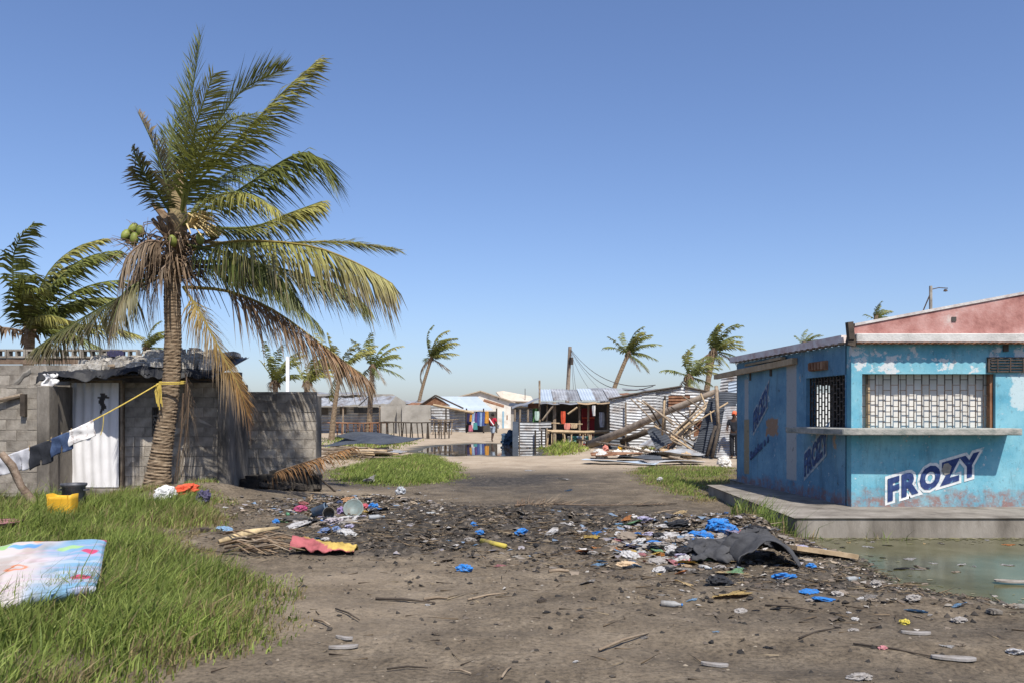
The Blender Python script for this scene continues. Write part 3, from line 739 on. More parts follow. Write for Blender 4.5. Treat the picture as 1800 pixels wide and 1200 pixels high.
plank('wooden_plank', P(1258, 662, 19.6) , P(1397, 634, 15.45), 0.10, 0.11, M_WOOD_L, 'long pale plank jutting past the corner of the blue kiosk', 'plank')
plank('wooden_plank', P(1312, 642, 18.2), P(1376, 629, 15.9), 0.10, 0.05, M_WOOD_L, 'short pale board tucked above the long plank on the kiosk', 'plank')

wl = MB().b2(7.0, 10.5, 23.2, 23.4, -.05, 2.25); o = obj('daylight_backing_wall', wl, mat('daylight_white', [(.66, .68, .64), (.74, .75, .72)], 2, .9, .2, 12), None); tag(o, 'white wall seen through the barred side window of the kiosk', 'wall')  # added wall; its sunlit white stands for daylight beyond the rear opening
# ------------------------------------------------------------------ block house on the left
def block_mesh(l=0.394, h=0.194, t=0.15):
    bm = bmesh.new(); bmesh.ops.create_cube(bm, size=1.0)
    for v in bm.verts: v.co = Vector((v.co.x * l, v.co.y * t, v.co.z * h))
    bmesh.ops.bevel(bm, geom=list(bm.edges), offset=0.007, segments=1, affect='EDGES')
    for v in bm.verts: v.co += Vector((rnd.uniform(-.005, .005), rnd.uniform(-.004, .004), rnd.uniform(-.004, .004)))
    me = bpy.data.meshes.new('block'); bm.to_mesh(me); bm.free(); me.materials.append(M_BLOCK); return me
BLK = [block_mesh() for i in range(5)]
def block_wall(parent, x0, x1, y, z0, z1, holes=(), t=0.15, seed=0, top=None, ax='x'):
    """courses of cement blocks along x (front face at y); each block its own child"""
    rs = random.Random(seed)
    def hit(xa, xb, za, zb): return any(xa < h[1] - .01 and xb > h[0] + .01 and za < h[3] - .01 and zb > h[2] + .01 for h in holes)
    mo = MB(); j = 0; z = z0
    while z < z1 - 0.05:
        hh = min(0.2, z1 - z); x = x0 - (0.2 if j % 2 else 0.0)
        while x < x1 - 0.01:
            xa, xb = max(x, x0), min(x + 0.4, x1)
            segs = [(xa, xb)]
            for h in holes:
                if z < h[3] - .02 and z + hh > h[2] + .02:
                    ns = []
                    for (a, b) in segs:
                        if b <= h[0] or a >= h[1]: ns.append((a, b))
                        else:
                            if a < h[0] - .04: ns.append((a, h[0]))
                            if b > h[1] + .04: ns.append((h[1], b))
                    segs = ns
            for (a, b) in segs:
                if top is not None and z + hh > top((a + b) / 2): continue
                inst('block', rs.choice(BLK), parent, ((a + b) / 2, y + t / 2 + rs.uniform(-.006, .006), z + hh / 2), (rs.uniform(-.01, .01), rs.uniform(-.006, .006), rs.uniform(-.012, .012)), ((b - a) / 0.4, t / 0.15, hh / 0.2))
                mo.b2(a, b, y + 0.006, y + t - 0.014, z, z + hh)
            x += 0.4
        z += 0.2; j += 1
    obj('mortar', mo, M_MORTAR, parent)

h = empty('block_house', (-7.2, 17.5, 0.1), 'low cement block house with a white curtain doorway and rubble-weighted roof', 'house')
# near wall at the far left, then the set-back front with the door
block_wall(h, -11.4, -8.98, 16.2, -0.05, 2.22, seed=1)
DX0, DX1 = P(131, 0, 17.3).x, P(214, 0, 17.3).x
block_wall(h, DX1 + .06, -5.95, 17.3, 0.0, 2.30, holes=[(-7.30, -7.02, 1.25, 1.65)], seed=4)
block_wall(h, -11.4, -8.9, 17.32, 2.25, 2.66, seed=3)
cm = MB().b2(-8.975, -8.74, 16.1, 16.45, -0.1, 2.2); obj('corner_pillar', cm, M_CONC_D, h, bevel=0.02)
cm = MB().b2(-5.94, -5.70, 17.2, 17.5, -0.1, 2.34); obj('corner_pillar', cm, M_CONC_D, h, bevel=0.02)
obj('side_wall', MB().b2(-5.93, -5.78, 17.52, 18.68, 0.0, 2.3), M_CONC_D, h); obj('side_wall', MB().b2(-8.97, -8.85, 16.46, 17.29, 0.0, 2.2), M_CONC_D, h); obj('rear_wall', MB().b2(-12.4, -5.96, 18.70, 18.86, 0, 2.58), M_CONC_D, h)
stp = MB().b2(DX0 - .25, DX1 + 1.0, 16.95, 17.29, -0.1, 0.17); obj('doorstep', stp, M_CONC_D, h, bevel=0.02)
dr = MB().b2(DX0 - .05, DX0 - .002, 17.22, 17.34, 0.175, 2.27); obj('door_frame', dr, M_WOOD_L, h)
dr = MB().b2(DX1 + .002, DX1 + .05, 17.22, 17.34, 0.175, 2.27); obj('door_frame', dr, M_WOOD, h)
dr = MB().b2(DX0 - .05, DX1 + .05, 17.20, 17.34, 2.272, 2.34); obj('door_lintel', dr, M_WOOD, h)
# decorative vent block
vb = MB()
for a in (0.0, 0.785, 1.571, 2.356): vb.box((-7.16, 17.36, 1.45), (0.34, 0.06, 0.035), (0, a, 0))
for (dx, dz, sx, sz) in ((0, .18, .28, .03), (0, -.18, .28, .03), (.125, 0, .03, .33), (-.125, 0, .03, .33)): vb.b2(-7.16 + dx - sx / 2, -7.16 + dx + sx / 2, 17.33, 17.42, 1.45 + dz - sz / 2, 1.45 + dz + sz / 2)
obj('vent_block', vb, M_CONC_D, h)
# roof: corrugated sheets rising to the back
def hroof(x, y): return 2.34 + (y - 16.55) * 0.235 + 0.10 * math.exp(-((x + 7.2) / 1.1) ** 2)
xa = -9.2
for i in range(5):
    x0 = xa + i * 0.67; x1 = x0 + 0.72
    s = MB().grid(lambda a, b: (x0 + (x1 - x0) * a, 16.5 + 2.35 * b, hroof(x0 + (x1 - x0) * a, 16.5 + 2.35 * b) + 0.018 * math.sin(a * 0.72 / 0.078 * 2 * math.pi) + 0.006 * (i % 2)), 60, 4)
    obj('roof_sheet', s, M_ZINC_D, h, thick=0.003)
bt = MB().tube([(-9.05, 16.62, 2.31), (-7.2, 16.62, 2.41), (-5.6, 16.64, 2.32)], 0.035, 6); obj('roof_beam', bt, M_WOOD_D, h)
# loose things on the roof
tp = MB().grid(lambda a, b: (-9.2 + 3.45 * a + .03 * math.sin(b * 9), 16.42 + 0.42 * b + 0.06 * math.sin(a * 23) , hroof(-9.2 + 3.45 * a, 16.45 + .42 * b) + 0.04 + 0.14 * float(fbm(a * 22 + 3, b * 8, 4)) - .03 + (-0.03 - .16 * float(vnoise(a * 11, 3.3)) ** 2 if b < 0.08 else 0) + .07 * math.sin(a * 60) * (1 - b) * .4), 110, 26)
o = obj('roof_tarp', tp, M_BLACKPL, None, smooth=True, thick=0.006); tag(o, 'crumpled black plastic sheeting along the house eave', 'tarp')
rg = MB().grid(lambda a, b: (-8.95 + .26 * a + 0.05 * math.sin(b * 8), 16.27 + 0.03 * math.sin(a * 9 + b * 5), 2.42 - (0.36 - 0.22 * a) * b + .02 * math.sin(a * 20)), 8, 8)
o = obj('rag', rg, M_WHITE, None, smooth=True, thick=0.004); tag(o, 'torn white rag hanging from the roof edge over the doorway', 'rag')
rg = MB().grid(lambda a, b: (-9.48 + .32 * a, 16.22 + .05 * b, 2.52 - 0.30 * (1 - a) ** 1.5 - 0.10 * b + .015 * math.sin(a * 14)), 10, 3)
o = obj('pipe_strip', rg, M_CONC, None, smooth=True, thick=0.006); tag(o, 'curved grey-white strip hanging off the roof corner', 'strip')
def stone_mesh(seed, flat=0.55, rough=0.22):
    rs = random.Random(seed); bm = bmesh.new(); bmesh.ops.create_cube(bm, size=1.0)
    bmesh.ops.bevel(bm, geom=list(bm.edges), offset=0.16, segments=2, affect='EDGES')
    ph = [rs.uniform(0, 6) for _ in range(6)]
    for v in bm.verts:
        n = math.sin(v.co.x * 5 + ph[0]) * math.sin(v.co.y * 6 + ph[1]) + math.sin(v.co.z * 7 + ph[2]) * 0.5 + rs.uniform(-.4, .4)
        v.co *= 1 + rough * n * 0.5
        v.co.z *= flat
    me = bpy.data.meshes.new('stone'); bm.to_mesh(me); bm.free(); return me
M_RUB = mat('pale_rubble', [(0.24, 0.21, 0.175), (0.44, 0.41, 0.36), (0.60, 0.57, 0.52)], 7, 0.95, 0.7, 40, rand=0.15)
STN = [stone_mesh(i) for i in range(8)]
for s in STN: s.materials.append(M_RUB)
rs = random.Random(3); k_ = 0
for row in range(6):
    y = 16.80 + row * 0.33; x = -8.75 - 0.2 * (row > 1) + rs.uniform(0, .2)
    while x < -6.05:
        w = rs.uniform(0.20, 0.46)
        if rs.random() < 0.88:
            hh = rs.uniform(.20, .34)
            o = inst('roof_stone', rs.choice(STN), None, (x + w / 2, y + rs.uniform(-.1, .1), hroof(x, y) + hh * 0.27 + (0.06 if y < 17.6 else .02)), (rs.uniform(-.15, .15), rs.uniform(-.15, .15), rs.uniform(-.5, .5)), (w, rs.uniform(.20, .32), hh * 1.1))
            tag(o, 'broken pale concrete chunk weighing down the house roof', 'stone', 'rubble chunks on the house roof')
        x += w + rs.uniform(.02, .10)
pk = MB().tube([(-8.1, 17.0, 2.58), (-7.45, 17.2, 2.72)], 0.05, 7); o = obj('roof_log', pk, M_WOOD, None); tag(o, 'short grey log lying among the stones on the roof', 'log')
o = inst('dark_bundle', STN[2], None, (-8.45, 18.2, 2.93), (0, 0, .4), (.34, .3, .32), mat('indigo_cloth', [(0.03, 0.03, 0.07), (0.06, 0.06, 0.14)], 6, 0.9)); tag(o, 'dark indigo cloth bundle on the roof by the hollow blocks', 'cloth')
# brown boards and a course of hollow blocks behind the left roof
for i, zc in enumerate((2.68, 2.83)):
    bd = MB().b2(-12.2, -8.2, 18.9 + .02 * i, 18.96 + .02 * i, zc - .065, zc + .065); obj('roof_board', bd, mat('brown_board', [(0.11, 0.075, 0.05), (0.21, 0.15, 0.11)], 6, 0.9, 0.3, 40), h)
hb = MB(); L_, T_, H_ = 0.40, 0.16, 0.19
hb.b2(0, L_, 0, T_, 0, .04); hb.b2(0, L_, 0, T_, H_ - .04, H_)
for x in (0.0, L_ / 2 - .018, L_ - .036): hb.b2(x, x + .036, 0, T_, .0402, H_ - .0402)
hbm = hb.mesh('hollow_block'); hbm.materials.append(M_BLOCK)
for i in range(8):
    o = inst('hollow_block', hbm, None, (-11.6 + i * 0.415, 18.9, 2.90 + rs.uniform(-.004, .006)), (0, 0, rs.uniform(-.04, .04)))
    tag(o, 'hollow cement block lying on its side atop the rear wall boards', 'block', 'hollow blocks along the rear wall top')
# white curtain with a torn hole
def torn(a, b):
    x, z = a - 0.655, b - 0.845
    return not (abs(x - 0.03 * math.sin(z * 60)) < 0.075 - 0.35 * abs(z - .0) + (0.06 if 0.0 < z < .03 else 0) and -.14 < z < .05)
cu = MB().grid(lambda a, b: (DX0 + (DX1 - DX0) * a, 17.16 + 0.022 * math.sin(a * 34 + 1.2 * math.sin(b * 3)) * (0.4 + .6 * b) + .02 * float(vnoise(a * 5, b * 6)), 0.19 + 2.10 * b), 60, 60, torn)
o = obj('door_curtain', cu, mat('white_curtain', [(0.66, 0.65, 0.65), (0.78, 0.77, 0.77)], 2.5, 0.9, 0.1, 50, translu=0.1), None, smooth=True); tag(o, 'white curtain with a torn hole hanging in the house doorway', 'curtain')
# wooden beam leaning through the left wall, with a dark block standing for a slot's shade
bm_ = MB().tube([(-11.2, 15.95, 1.55), (-9.27, 16.16, 2.02)], [0.05, 0.04], 7); o = obj('wall_pole', bm_, M_WOOD, None); tag(o, 'thin grey pole slung across the block wall', 'pole')
sl_ = MB().b2(-9.29, -9.20, 16.11, 16.198, 1.62, 2.04); o = obj('wall_slot_block', sl_, M_WOOD_D, None); tag(o, 'short dark upright bracket nailed to the block wall', 'bracket')

# compound wall right of the house, plastered blocks
w = empty('compound_wall', (-5.0, 18.7, 0), 'grey cement block wall crossed by the shadow of a palm frond', 'wall')
block_wall(w, -5.96, P(555, 0, 18.7).x, 18.7, -0.1, 2.15, seed=9, top=lambda x: 2.35)
# wall returns to the back
rt = MB().b2(P(555, 0, 18.7).x - .19, P(555, 0, 18.7).x - .03, 18.87, 19.4, -.1, 2.05); obj('return_wall', rt, M_CONC_D, w)
# brick-size rubble, burnt blocks under the wall
for (px, py, sx, sz, lab) in ((505, 838, .50, .40, 'scorched cement block lump lying at the foot of the block wall'), (470, 846, .3, .22, 'small dark cement lump beside the scorched block'), (540, 836, .32, .25, 'charred lump near the end of the block wall')):
    p = P(px, py, 18.1); o = inst('burnt_block', STN[(px) % 8], None, (p.x, 18.1, gz1(p.x, 18.1) + sz * .22), (0, 0, px * .3), (sx, .4, sz), mat('charred_block', [(0.02, 0.018, 0.016), (0.09, 0.075, 0.06)], 5, 0.95, 0.5, 40)); tag(o, lab, 'block')
hs = inst('ash_shadow_heap', STN[5], None, (-4.72, 18.30, 0.18), (0, 0, .15), (1.2, .6, .95), mat('black_ash_and_shade', [(0.010, 0.010, 0.010), (0.035, 0.03, 0.026)], 7, 0.95, 0.6, 30)); tag(hs, 'black burnt heap of ash against the block wall', 'ash heap')  # burnt debris; the black also carries the shadow at the wall foot

# ------------------------------------------------------------------ clothes line and yard things
RA, RB = Vector((-6.62, 16.02, 2.24)), P(-80, 830, 13.4)
def rope(t): 
    p = RA.lerp(RB, t); p.z -= 0.16 * math.sin(math.pi * t); return p
M_ROPE = mat('yellow_rope', [(0.42, 0.30, 0.05), (0.60, 0.46, 0.12)], 20, 0.8)
cl = empty('clothes_line', RA, 'yellow rope clothes line tied round the palm trunk', 'clothes line')
mb = MB().tube([rope(i / 30) for i in range(31)], 0.011, 5); obj('rope', mb, M_ROPE, cl)
mb = MB()
for q in range(2): mb.tube([Vector((-6.45 + 0.235 * math.cos(a), 16.22 + 0.235 * math.sin(a), 2.24 + .03 * q + .02 * math.sin(a))) for a in np.linspace(0, 2 * math.pi, 25)], 0.012, 5, caps=False)
obj('knot', mb, M_ROPE, cl)
mb = MB()
for q in range(5): mb.tube([Vector((-6.66 + .02 * q, 16.02 - .01 * q, 2.24)), Vector((-6.69 + .03 * q, 15.99, 2.08 - .03 * q)), Vector((-6.66 + .025 * q, 16.0, 1.86 - .06 * (q % 3)))], 0.010, 4)
obj('rope_end', mb, M_ROPE, cl)
p = rope(.31); mb = MB().tube([p, p + Vector((.0, 0, -.12)), p + Vector((-.02, .01, -.24)), p + Vector((-.05, 0, -.36))], 0.008, 4); obj('rope_end', mb, M_ROPE, cl)
def tpx(px): return min(np.linspace(0, 1, 400), key=lambda t: abs(900 + rope(t).x * F / rope(t).y - px))
def garment(name, pxa, pxb, drop, m, label, cat, notch=0.0, wav=5, flare=0.0, hem=None):
    ta, tb = tpx(pxa), tpx(pxb)
    def fn(a, b):
        p = rope(ta + (tb - ta) * a)
        return p + Vector((flare * (a - .5) * b * -1, 0.03 * math.sin(a * wav * 2 + b * 2) * (0.3 + b) + .012 * math.sin(b * 9 + a * 5) - .012, 0.012 - drop * b * (1 + .06 * math.sin(a * 7)) + .03 * b * float(vnoise(a * 4, b * 4))))
    o = obj(name, MB().grid(fn, 20, 16, (lambda a, b: not (notch and b > 1 - notch and abs(a - .5) < 0.05 + .08 * (b - 1 + notch) / notch))), m, None, smooth=True, thick=0.028)
    return tag(o, label, cat)
M_DENIM = mat('blue_denim', [(0.018, 0.032, 0.075), (0.06, 0.095, 0.18)], 9, 0.9, 0.2, 60)
M_DARKC = mat('black_cloth', [(0.010, 0.012, 0.016), (0.03, 0.032, 0.04)], 8, 0.9, 0.2, 60)
M_GREYC = mat('pale_grey_cloth', [(0.30, 0.30, 0.33), (0.52, 0.52, 0.54)], 6, 0.9, 0.2, 60)
M_PRINT = mat('printed_white_cloth', [(0.72, 0.70, 0.68), (0.66, 0.63, 0.60), (0.33, 0.27, 0.25)], 14, 0.9, 0.1, 50, pos=[0.45, .55, .66])
garment('shirt', 164, 124, 0.30, M_PRINT, 'white printed top pegged on the clothes line before the curtain', 'shirt', flare=.05)
garment('shorts', 126, 91, 0.34, M_DENIM, 'blue denim shorts hanging on the clothes line', 'shorts', notch=.35)
garment('shorts', 91, 54, 0.40, M_DARKC, 'black shorts hanging on the clothes line', 'shorts', notch=.25)
garment('shorts', 52, 26, 0.36, M_GREYC, 'pale grey shorts with white hems on the clothes line', 'shorts', notch=.3)
garment('towel', 25, -20, 0.32, M_GREYC, 'pale grey cloth at the lower end of the clothes line', 'cloth')
for px in (109, 126, 91, 53):
    p = rope(tpx(px)); mb = MB().box(p + Vector((0, -.02, .0)), (.014, .014, .085), (.1, .15, 0)); o = obj('clothes_peg', mb, M_WOOD_L, None); tag(o, 'small wooden peg gripping clothes on the yellow line', 'peg', 'pegs on the clothes line')
a, b = P(2, 795, 13.62), ray(66, 897)
mb = MB().tube([a, a.lerp(b, .25) + Vector((.03, 0, .03)), a.lerp(b, .55) + Vector((-.02, .02, -.02)), a.lerp(b, .8) + Vector((.02, 0, 0)), b + Vector((0, 0, -.08))], [.05, .062, .058, .068, .075], 8, wob=.12)
o = obj('prop_pole', mb, mat('bark_pole', [(0.10, 0.065, 0.045), (0.20, 0.145, 0.105), (0.30, 0.235, 0.18)], 9, 0.9, 0.6, 40), None, smooth=True); tag(o, 'crooked brown log propping the end of the clothes line', 'pole')
# yellow can cut open, dark pot, pink basin
p = ray(110, 908); M_YEL = mat('yellow_plastic', [(0.62, 0.33, 0.02), (0.75, 0.46, 0.05)], 3, 0.5, 0.05, 20, translu=.15)
c = empty('jerrycan', p, 'cut-open orange-yellow plastic jerrycan standing in the grass', 'jerrycan')
mb = MB(); w_, d_, h_ = .195, .14, .34
def ring(s, z): return [(p.x + s * w_ * math.copysign(abs(math.cos(t)) ** .35, math.cos(t)), p.y + s * d_ * math.copysign(abs(math.sin(t)) ** .35, math.sin(t)), p.z + z + (.02 * math.cos(2 * t) if z > .31 else 0)) for t in np.linspace(0, 2 * math.pi, 29)[:-1]]
rg_ = [ring(.9, 0), ring(1, .04), ring(.985, .17), ring(1.0, .2), ring(.99, .28), ring(1.02, h_), ring(.97, h_), ring(.94, .06)]
mb.add(sum(rg_, []), [(i * 28 + k_, i * 28 + (k_ + 1) % 28, (i + 1) * 28 + (k_ + 1) % 28, (i + 1) * 28 + k_) for i in range(7) for k_ in range(28)] + [tuple(range(7 * 28, 8 * 28))])
obj('body', mb, M_YEL, c, smooth=True)
mb = MB()
for s in (-1, 1): mb.box((p.x + s * .15, p.y - d_ - .004, p.z + .2), (.012, .012, .30))
obj('rib', mb, M_YEL, c)
p2 = p + Vector((-.06, .45, .02)); c = empty('cooking_pot', p2, 'dark metal pot behind the yellow jerrycan', 'pot')
mb = MB().lathe([(0.0, .0), (.14, .0), (.17, .05), (.17, .40), (.195, .43), (.195, .46), (.175, .46), (.16, .4), (.155, .1), (0, .1)], 24, p2); obj('body', mb, mat('sooty_metal', [(.03, .03, .035), (.14, .145, .16)], 4, .5, metal=.4), c, smooth=True)
mb = MB().box(p2 + Vector((-.20, 0, .36)), (.05, .1, .02)); mb.box(p2 + Vector((.20, 0, .36)), (.05, .1, .02)); obj('handle', mb, MATS['sooty_metal'], c)
p = ray(2, 938); M_PINKP = mat('faded_maroon_plastic', [(.19, .075, .085), (.30, .14, .15)], 5, .6)
mb = MB().lathe([(0, .0), (.16, .0), (.235, .15), (.26, .165), (.26, .18), (.235, .175), (.155, .015), (0, .015)], 28, p); o = obj('washbasin', mb, M_PINKP, None, smooth=True); tag(o, 'faded maroon plastic basin in the grass by the house', 'basin')
# white bag and red cloth at the palm foot
def blob(seed, sub=4, amp=.55, fr=1.9):
    rs_ = random.Random(seed); bm = bmesh.new(); bmesh.ops.create_icosphere(bm, subdivisions=sub, radius=.5)
    o_ = Vector((rs_.uniform(0, 50), rs_.uniform(0, 50), rs_.uniform(0, 50)))
    from mathutils import noise as mn
    for v in bm.verts:
        q = v.co * fr + o_; d = 1 - abs(mn.noise(q * 1.3)) * 1.5 - abs(mn.noise(q * 2.9)) * .9 + .25
        v.co *= 1 - amp + amp * d
    me = bpy.data.meshes.new('crumple'); bm.to_mesh(me); bm.free(); return me
BLOB = [blob(i) for i in range(7)]
for b_ in BLOB: b_.polygons.foreach_set('use_smooth', [False] * len(b_.polygons))
for m_ in BLOB: m_.materials.append(M_WHITE)
M_RED = mat('red_orange_cloth', [(.45, .05, .02), (.62, .11, .05)], 5, .8)
p = ray(290, 882); o = inst('white_bag', BLOB[0], None, p + Vector((0, 0, .12)), (0, 0, .4), (.38, .3, .34)); tag(o, 'crumpled white bag lying at the foot of the palm', 'bag')
p = ray(322, 872); o = inst('red_cloth', BLOB[1], None, p + Vector((0, 0, .13)), (.2, -.2, .2), (.52, .3, .22), M_RED); tag(o, 'bright red cloth beside the white bag under the palm', 'cloth')
p = ray(357, 890); o = inst('purple_rag', BLOB[2], None, p + Vector((0, 0, .16)), (.2, .5, .2), (.22, .22, .30), mat('dark_purple_cloth', [(.03, .025, .055), (.10, .09, .16)], 7, .9)); tag(o, 'dark purple rag on the grassy bank', 'rag')
# mattress
A, B = Vector((-4.11, 8.66, .40)), Vector((-3.42, 7.02, .23)); D = Vector((-.86, -.50, .0))
mm = bpy.data.materials.new('printed_mattress'); mm.use_nodes = True
N = mm.node_tree.nodes; L = mm.node_tree.links; bs = N['Principled BSDF']; bs.inputs['Roughness'].default_value = .85
at = N.new('ShaderNodeAttribute'); at.attribute_name = 'Col'; L.new(at.outputs['Color'], bs.inputs['Base Color'])
nu, nv = 150, 130
def mfn(a, b):
    p = A + D * 1.9 * a + (B - A) * b
    e = min(a, b, 1 - b) ; ed = 0.03 * math.exp(-e * 30)
    return p + Vector((0, 0, .085 * float(fbm(a * 5, b * 3, 3)) - .03 - .07 * b * b * a - ed))
mb = MB().grid(mfn, nu, nv)
rs = random.Random(8); spots = []; STAIN = 1
pal = [(.42, .06, .12), (.55, .22, .08), (.16, .30, .08), (.10, .25, .55), (.25, .05, .22), (.62, .30, .10), (.45, .05, .10)]
fixed = [(.10, .32, .055, .05, (.45, .05, .12), 0), (.12, .80, .07, .06, (.45, .05, .12), 0), (.02, .02, .05, .02, (.45, .05, .12), 0), (.56, .52, .06, .085, (.55, .20, .10), 1), (.26, .22, .10, .04, (.28, .45, .20), 0), (.80, .34, .07, .07, (.32, .05, .22), 0), (.55, .12, .12, .04, (.12, .30, .62), 0), (.85, .75, .07, .05, (.45, .06, .14), 0), (.50, .03, .05, .02, (.6, .28, .14), 0), (.78, .95, .08, .04, (.40, .10, .25), 0), (.72, .10, .06, .05, (.25, .42, .16), 0)]
cols = []
for j in range(nv + 1):
    for i in range(nu + 1):
        a, b = i / nu * 1.55, j / nv
        wb = .5 + .5 * math.sin(a * 9 + 5 * float(fbm(a * 4 + 2, b * 9, 3)))
        blue = float(sstep(.52, .16, a + .35 * (float(fbm(a * 5, b * 5 + 9, 3)) - .5)))
        c = np.array((.47, .42, .40)) * (1 - blue) + np.array((.15, .29, .42)) * blue
        st = float(fbm(a * 2.5 + 9, b * 26, 3)); c = c * (1 - .35 * float(sstep(.55, .7, st))) + np.array((.50, .34, .44)) * .35 * float(sstep(.55, .7, st))
        c = c + (np.array((.48, .49, .49)) - c) * .4 * float(sstep(.58, .68, float(fbm(a * 3, b * 18 + 30, 3))))
        for (sa, sb, ra, rb, sc, rg1) in fixed:
            da = (a - sa + .02 * math.sin(b * 40)) / ra; db = (b - sb + .012 * math.sin(a * 60)) / rb; d = math.hypot(da, db)
            k2 = float(sstep(1.05, .85, d)) * (float(sstep(.45, .65, d)) if rg1 else 1)
            c = c * (1 - k2) + np.array(sc) * k2
        sn = float(sstep(.52, .72, float(fbm(a * 6 + 31, b * 6, 4)))); c = c * (1 - .30 * sn * np.array((.7, .85, 1.0)))
        if abs(a - .012) < .006 or abs(b - .985) < .006: c = c * .55
        cols.append(tuple(np.clip(c, 0, 1)))
mb.c = cols
# side skirt gives the foam its thickness
o = obj('foam_mattress', mb, mm, None, smooth=True); md = o.modifiers.new('thickness', 'SOLIDIFY'); md.thickness = .11; md.offset = 1.0 if (B - A).cross(D).z > 0 else -1.0
tag(o, 'foam mattress with a white, blue and pink print lying on grass', 'mattress')

o = inst('ash_shadow_heap', STN[6], None, (-5.38, 18.25, 0.14), (0, 0, -.1), (.75, .6, .75), MATS['black_ash_and_shade']); tag(o, 'second burnt heap in the corner between house and block wall', 'ash heap')  # added mass, partly to darken the shadowed wall foot
for i, (x, y, z, s) in enumerate(((-4.95, 17.95, .10, .26), (-4.45, 17.9, .09, .22), (-5.2, 17.85, .08, .2), (-4.2, 18.1, .08, .24), (-4.7, 17.75, .06, .16))):
    o = inst('burnt_block', STN[i], None, (x, y, gz1(x, y) + z), (.2, .1, i), (s * 1.4, s, s), MATS['charred_block']); tag(o, 'charred rubble piece before the burnt heap', 'rubble', 'charred pieces before the burnt heap')
# ------------------------------------------------------------------ palms
M_FROND = mat('palm_leaflets', [(1, 1, 1)], attr=True, rough=0.55, translu=0.30, spec=0.35)
M_TRUNK = mat('palm_bark', [(0.085, 0.056, 0.034), (0.19, 0.137, 0.088), (0.30, 0.232, 0.158)], 7, 0.95, 0.7, 30, stretch=(1, 1, 3.0))
M_FIBRE = mat('dry_palm_fibre', [(0.07, 0.045, 0.028), (0.17, 0.115, 0.07), (0.28, 0.21, 0.14)], 8, 0.95, 0.5, 40)
G1, G2, G3 = (0.082, 0.098, 0.022), (0.165, 0.175, 0.038), (0.30, 0.275, 0.075)
YEL, ORG, BRN, DRY = (0.26, 0.20, 0.055), (0.30, 0.155, 0.06), (0.125, 0.082, 0.050), (0.24, 0.185, 0.12)
def spline(pts, n):
    pts = [np.array(p, float) for p in pts]
    P_ = [2 * pts[0] - pts[1]] + pts + [2 * pts[-1] - pts[-2]]
    out = []
    m = len(pts) - 1
    for i in range(n + 1):
        t = i / n * m; k = min(int(t), m - 1); t -= k
        a, b, c, d = P_[k:k + 4]
        out.append(0.5 * ((2 * b) + (c - a) * t + (2 * a - 5 * b + 4 * c - d) * t * t + (3 * b - a - 3 * c + d) * t ** 3))
    return np.array(out)
def frond(pts, nleaf, llen, lw, c_base, c_tip, seed, droop=0.6, wind=0.25, t0=0.12, rr=0.022, miss=0.06, spread=0.8, tipc=None, r_col=None, vplane=0.0):
    rs = np.random.RandomState(seed)
    n = 24; C_ = spline(pts, n)
    mb = MB()
    rc = r_col or tuple(np.clip(np.array(c_base) * 1.5 + .02, 0, 1))
    mb.tube(C_[::2], [rr * (1 - .8 * i / (n / 2)) for i in range(n // 2 + 1)], 4, col=rc)
    V = []; Fc = []; Cc = []
    off = len(mb.v)
    for side in (-1, 1):
        for k in range(nleaf):
            if rs.rand() < miss: continue
            t = t0 + (1 - t0) * (k + rs.rand() * .7) / nleaf
            f = min(t, .999) * n; i = int(f); p = C_[i] + (C_[i + 1] - C_[i]) * (f - i)
            T = C_[min(i + 1, n)] - C_[max(i - 1, 0)]; T /= np.linalg.norm(T)
            S = np.cross(T, np.array((0, 0, 1.0))); S /= (np.linalg.norm(S) + 1e-6)
            U = np.cross(S, T)
            s2 = S * side * math.cos(vplane) + U * math.sin(vplane) * side
            d = s2 * spread + T * (0.35 + .5 * t) + U * .25 + np.array((wind, 0, -droop * .5)) + rs.randn(3) * .10
            d /= np.linalg.norm(d)
            Ln = llen * (0.40 + 0.60 * math.sin(math.pi * min(1, (t * .74 + .16)))) * rs.uniform(.75, 1.1) * (1 if t < .9 else .75)
            g = droop * rs.uniform(.6, 1.4)
            q1 = p + d * Ln * .5 + np.array((wind * .1, 0, -g * .14)) * Ln
            q2 = p + d * Ln * .95 + np.array((wind * .35, 0, -g * .62)) * Ln
            w = T * lw * rs.uniform(.7, 1.2) * .5
            c = np.array(c_base) * (1 - t) + np.array(c_tip) * t
            c = c * rs.uniform(.5, 1.5)
            ct = c if tipc is None else np.array(tipc) * rs.uniform(.8, 1.2)
            o = off + len(V)
            V += [p - w * .7, p + w * .7, q1 - w, q1 + w, q2]; Cc += [tuple(c)] * 2 + [tuple(c * .75 + ct * .25)] * 2 + [tuple(ct)]
            Fc += [(o, o + 1, o + 3, o + 2), (o + 2, o + 3, o + 4)]
    mb.v += [tuple(v) for v in V]; mb.f += Fc; mb.c += [tuple(map(float, c)) for c in Cc]
    return mb
def trunk_mb(pts, radii, step=0.07, n=14, notch=.05):
    C_ = spline(pts, 40); ln = np.concatenate([[0], np.cumsum(np.linalg.norm(np.diff(C_, axis=0), axis=1))])
    m = max(6, int(ln[-1] / step)); pp = []; rr = []
    for i in range(m + 1):
        s = ln[-1] * i / m
        for e in (0, .62):
            if i == m and e: break
            q = min(s + e * ln[-1] / m, ln[-1]); pp.append([np.interp(q, ln, C_[:, k]) for k in range(3)])
            f = q / ln[-1]; r = np.interp(f, np.linspace(0, 1, len(radii)), radii)
            rr.append(r * (1 + (notch if e else -notch) + rnd.uniform(-.022, .022)))
    return MB().tube(pp, rr, n, wob=.045)

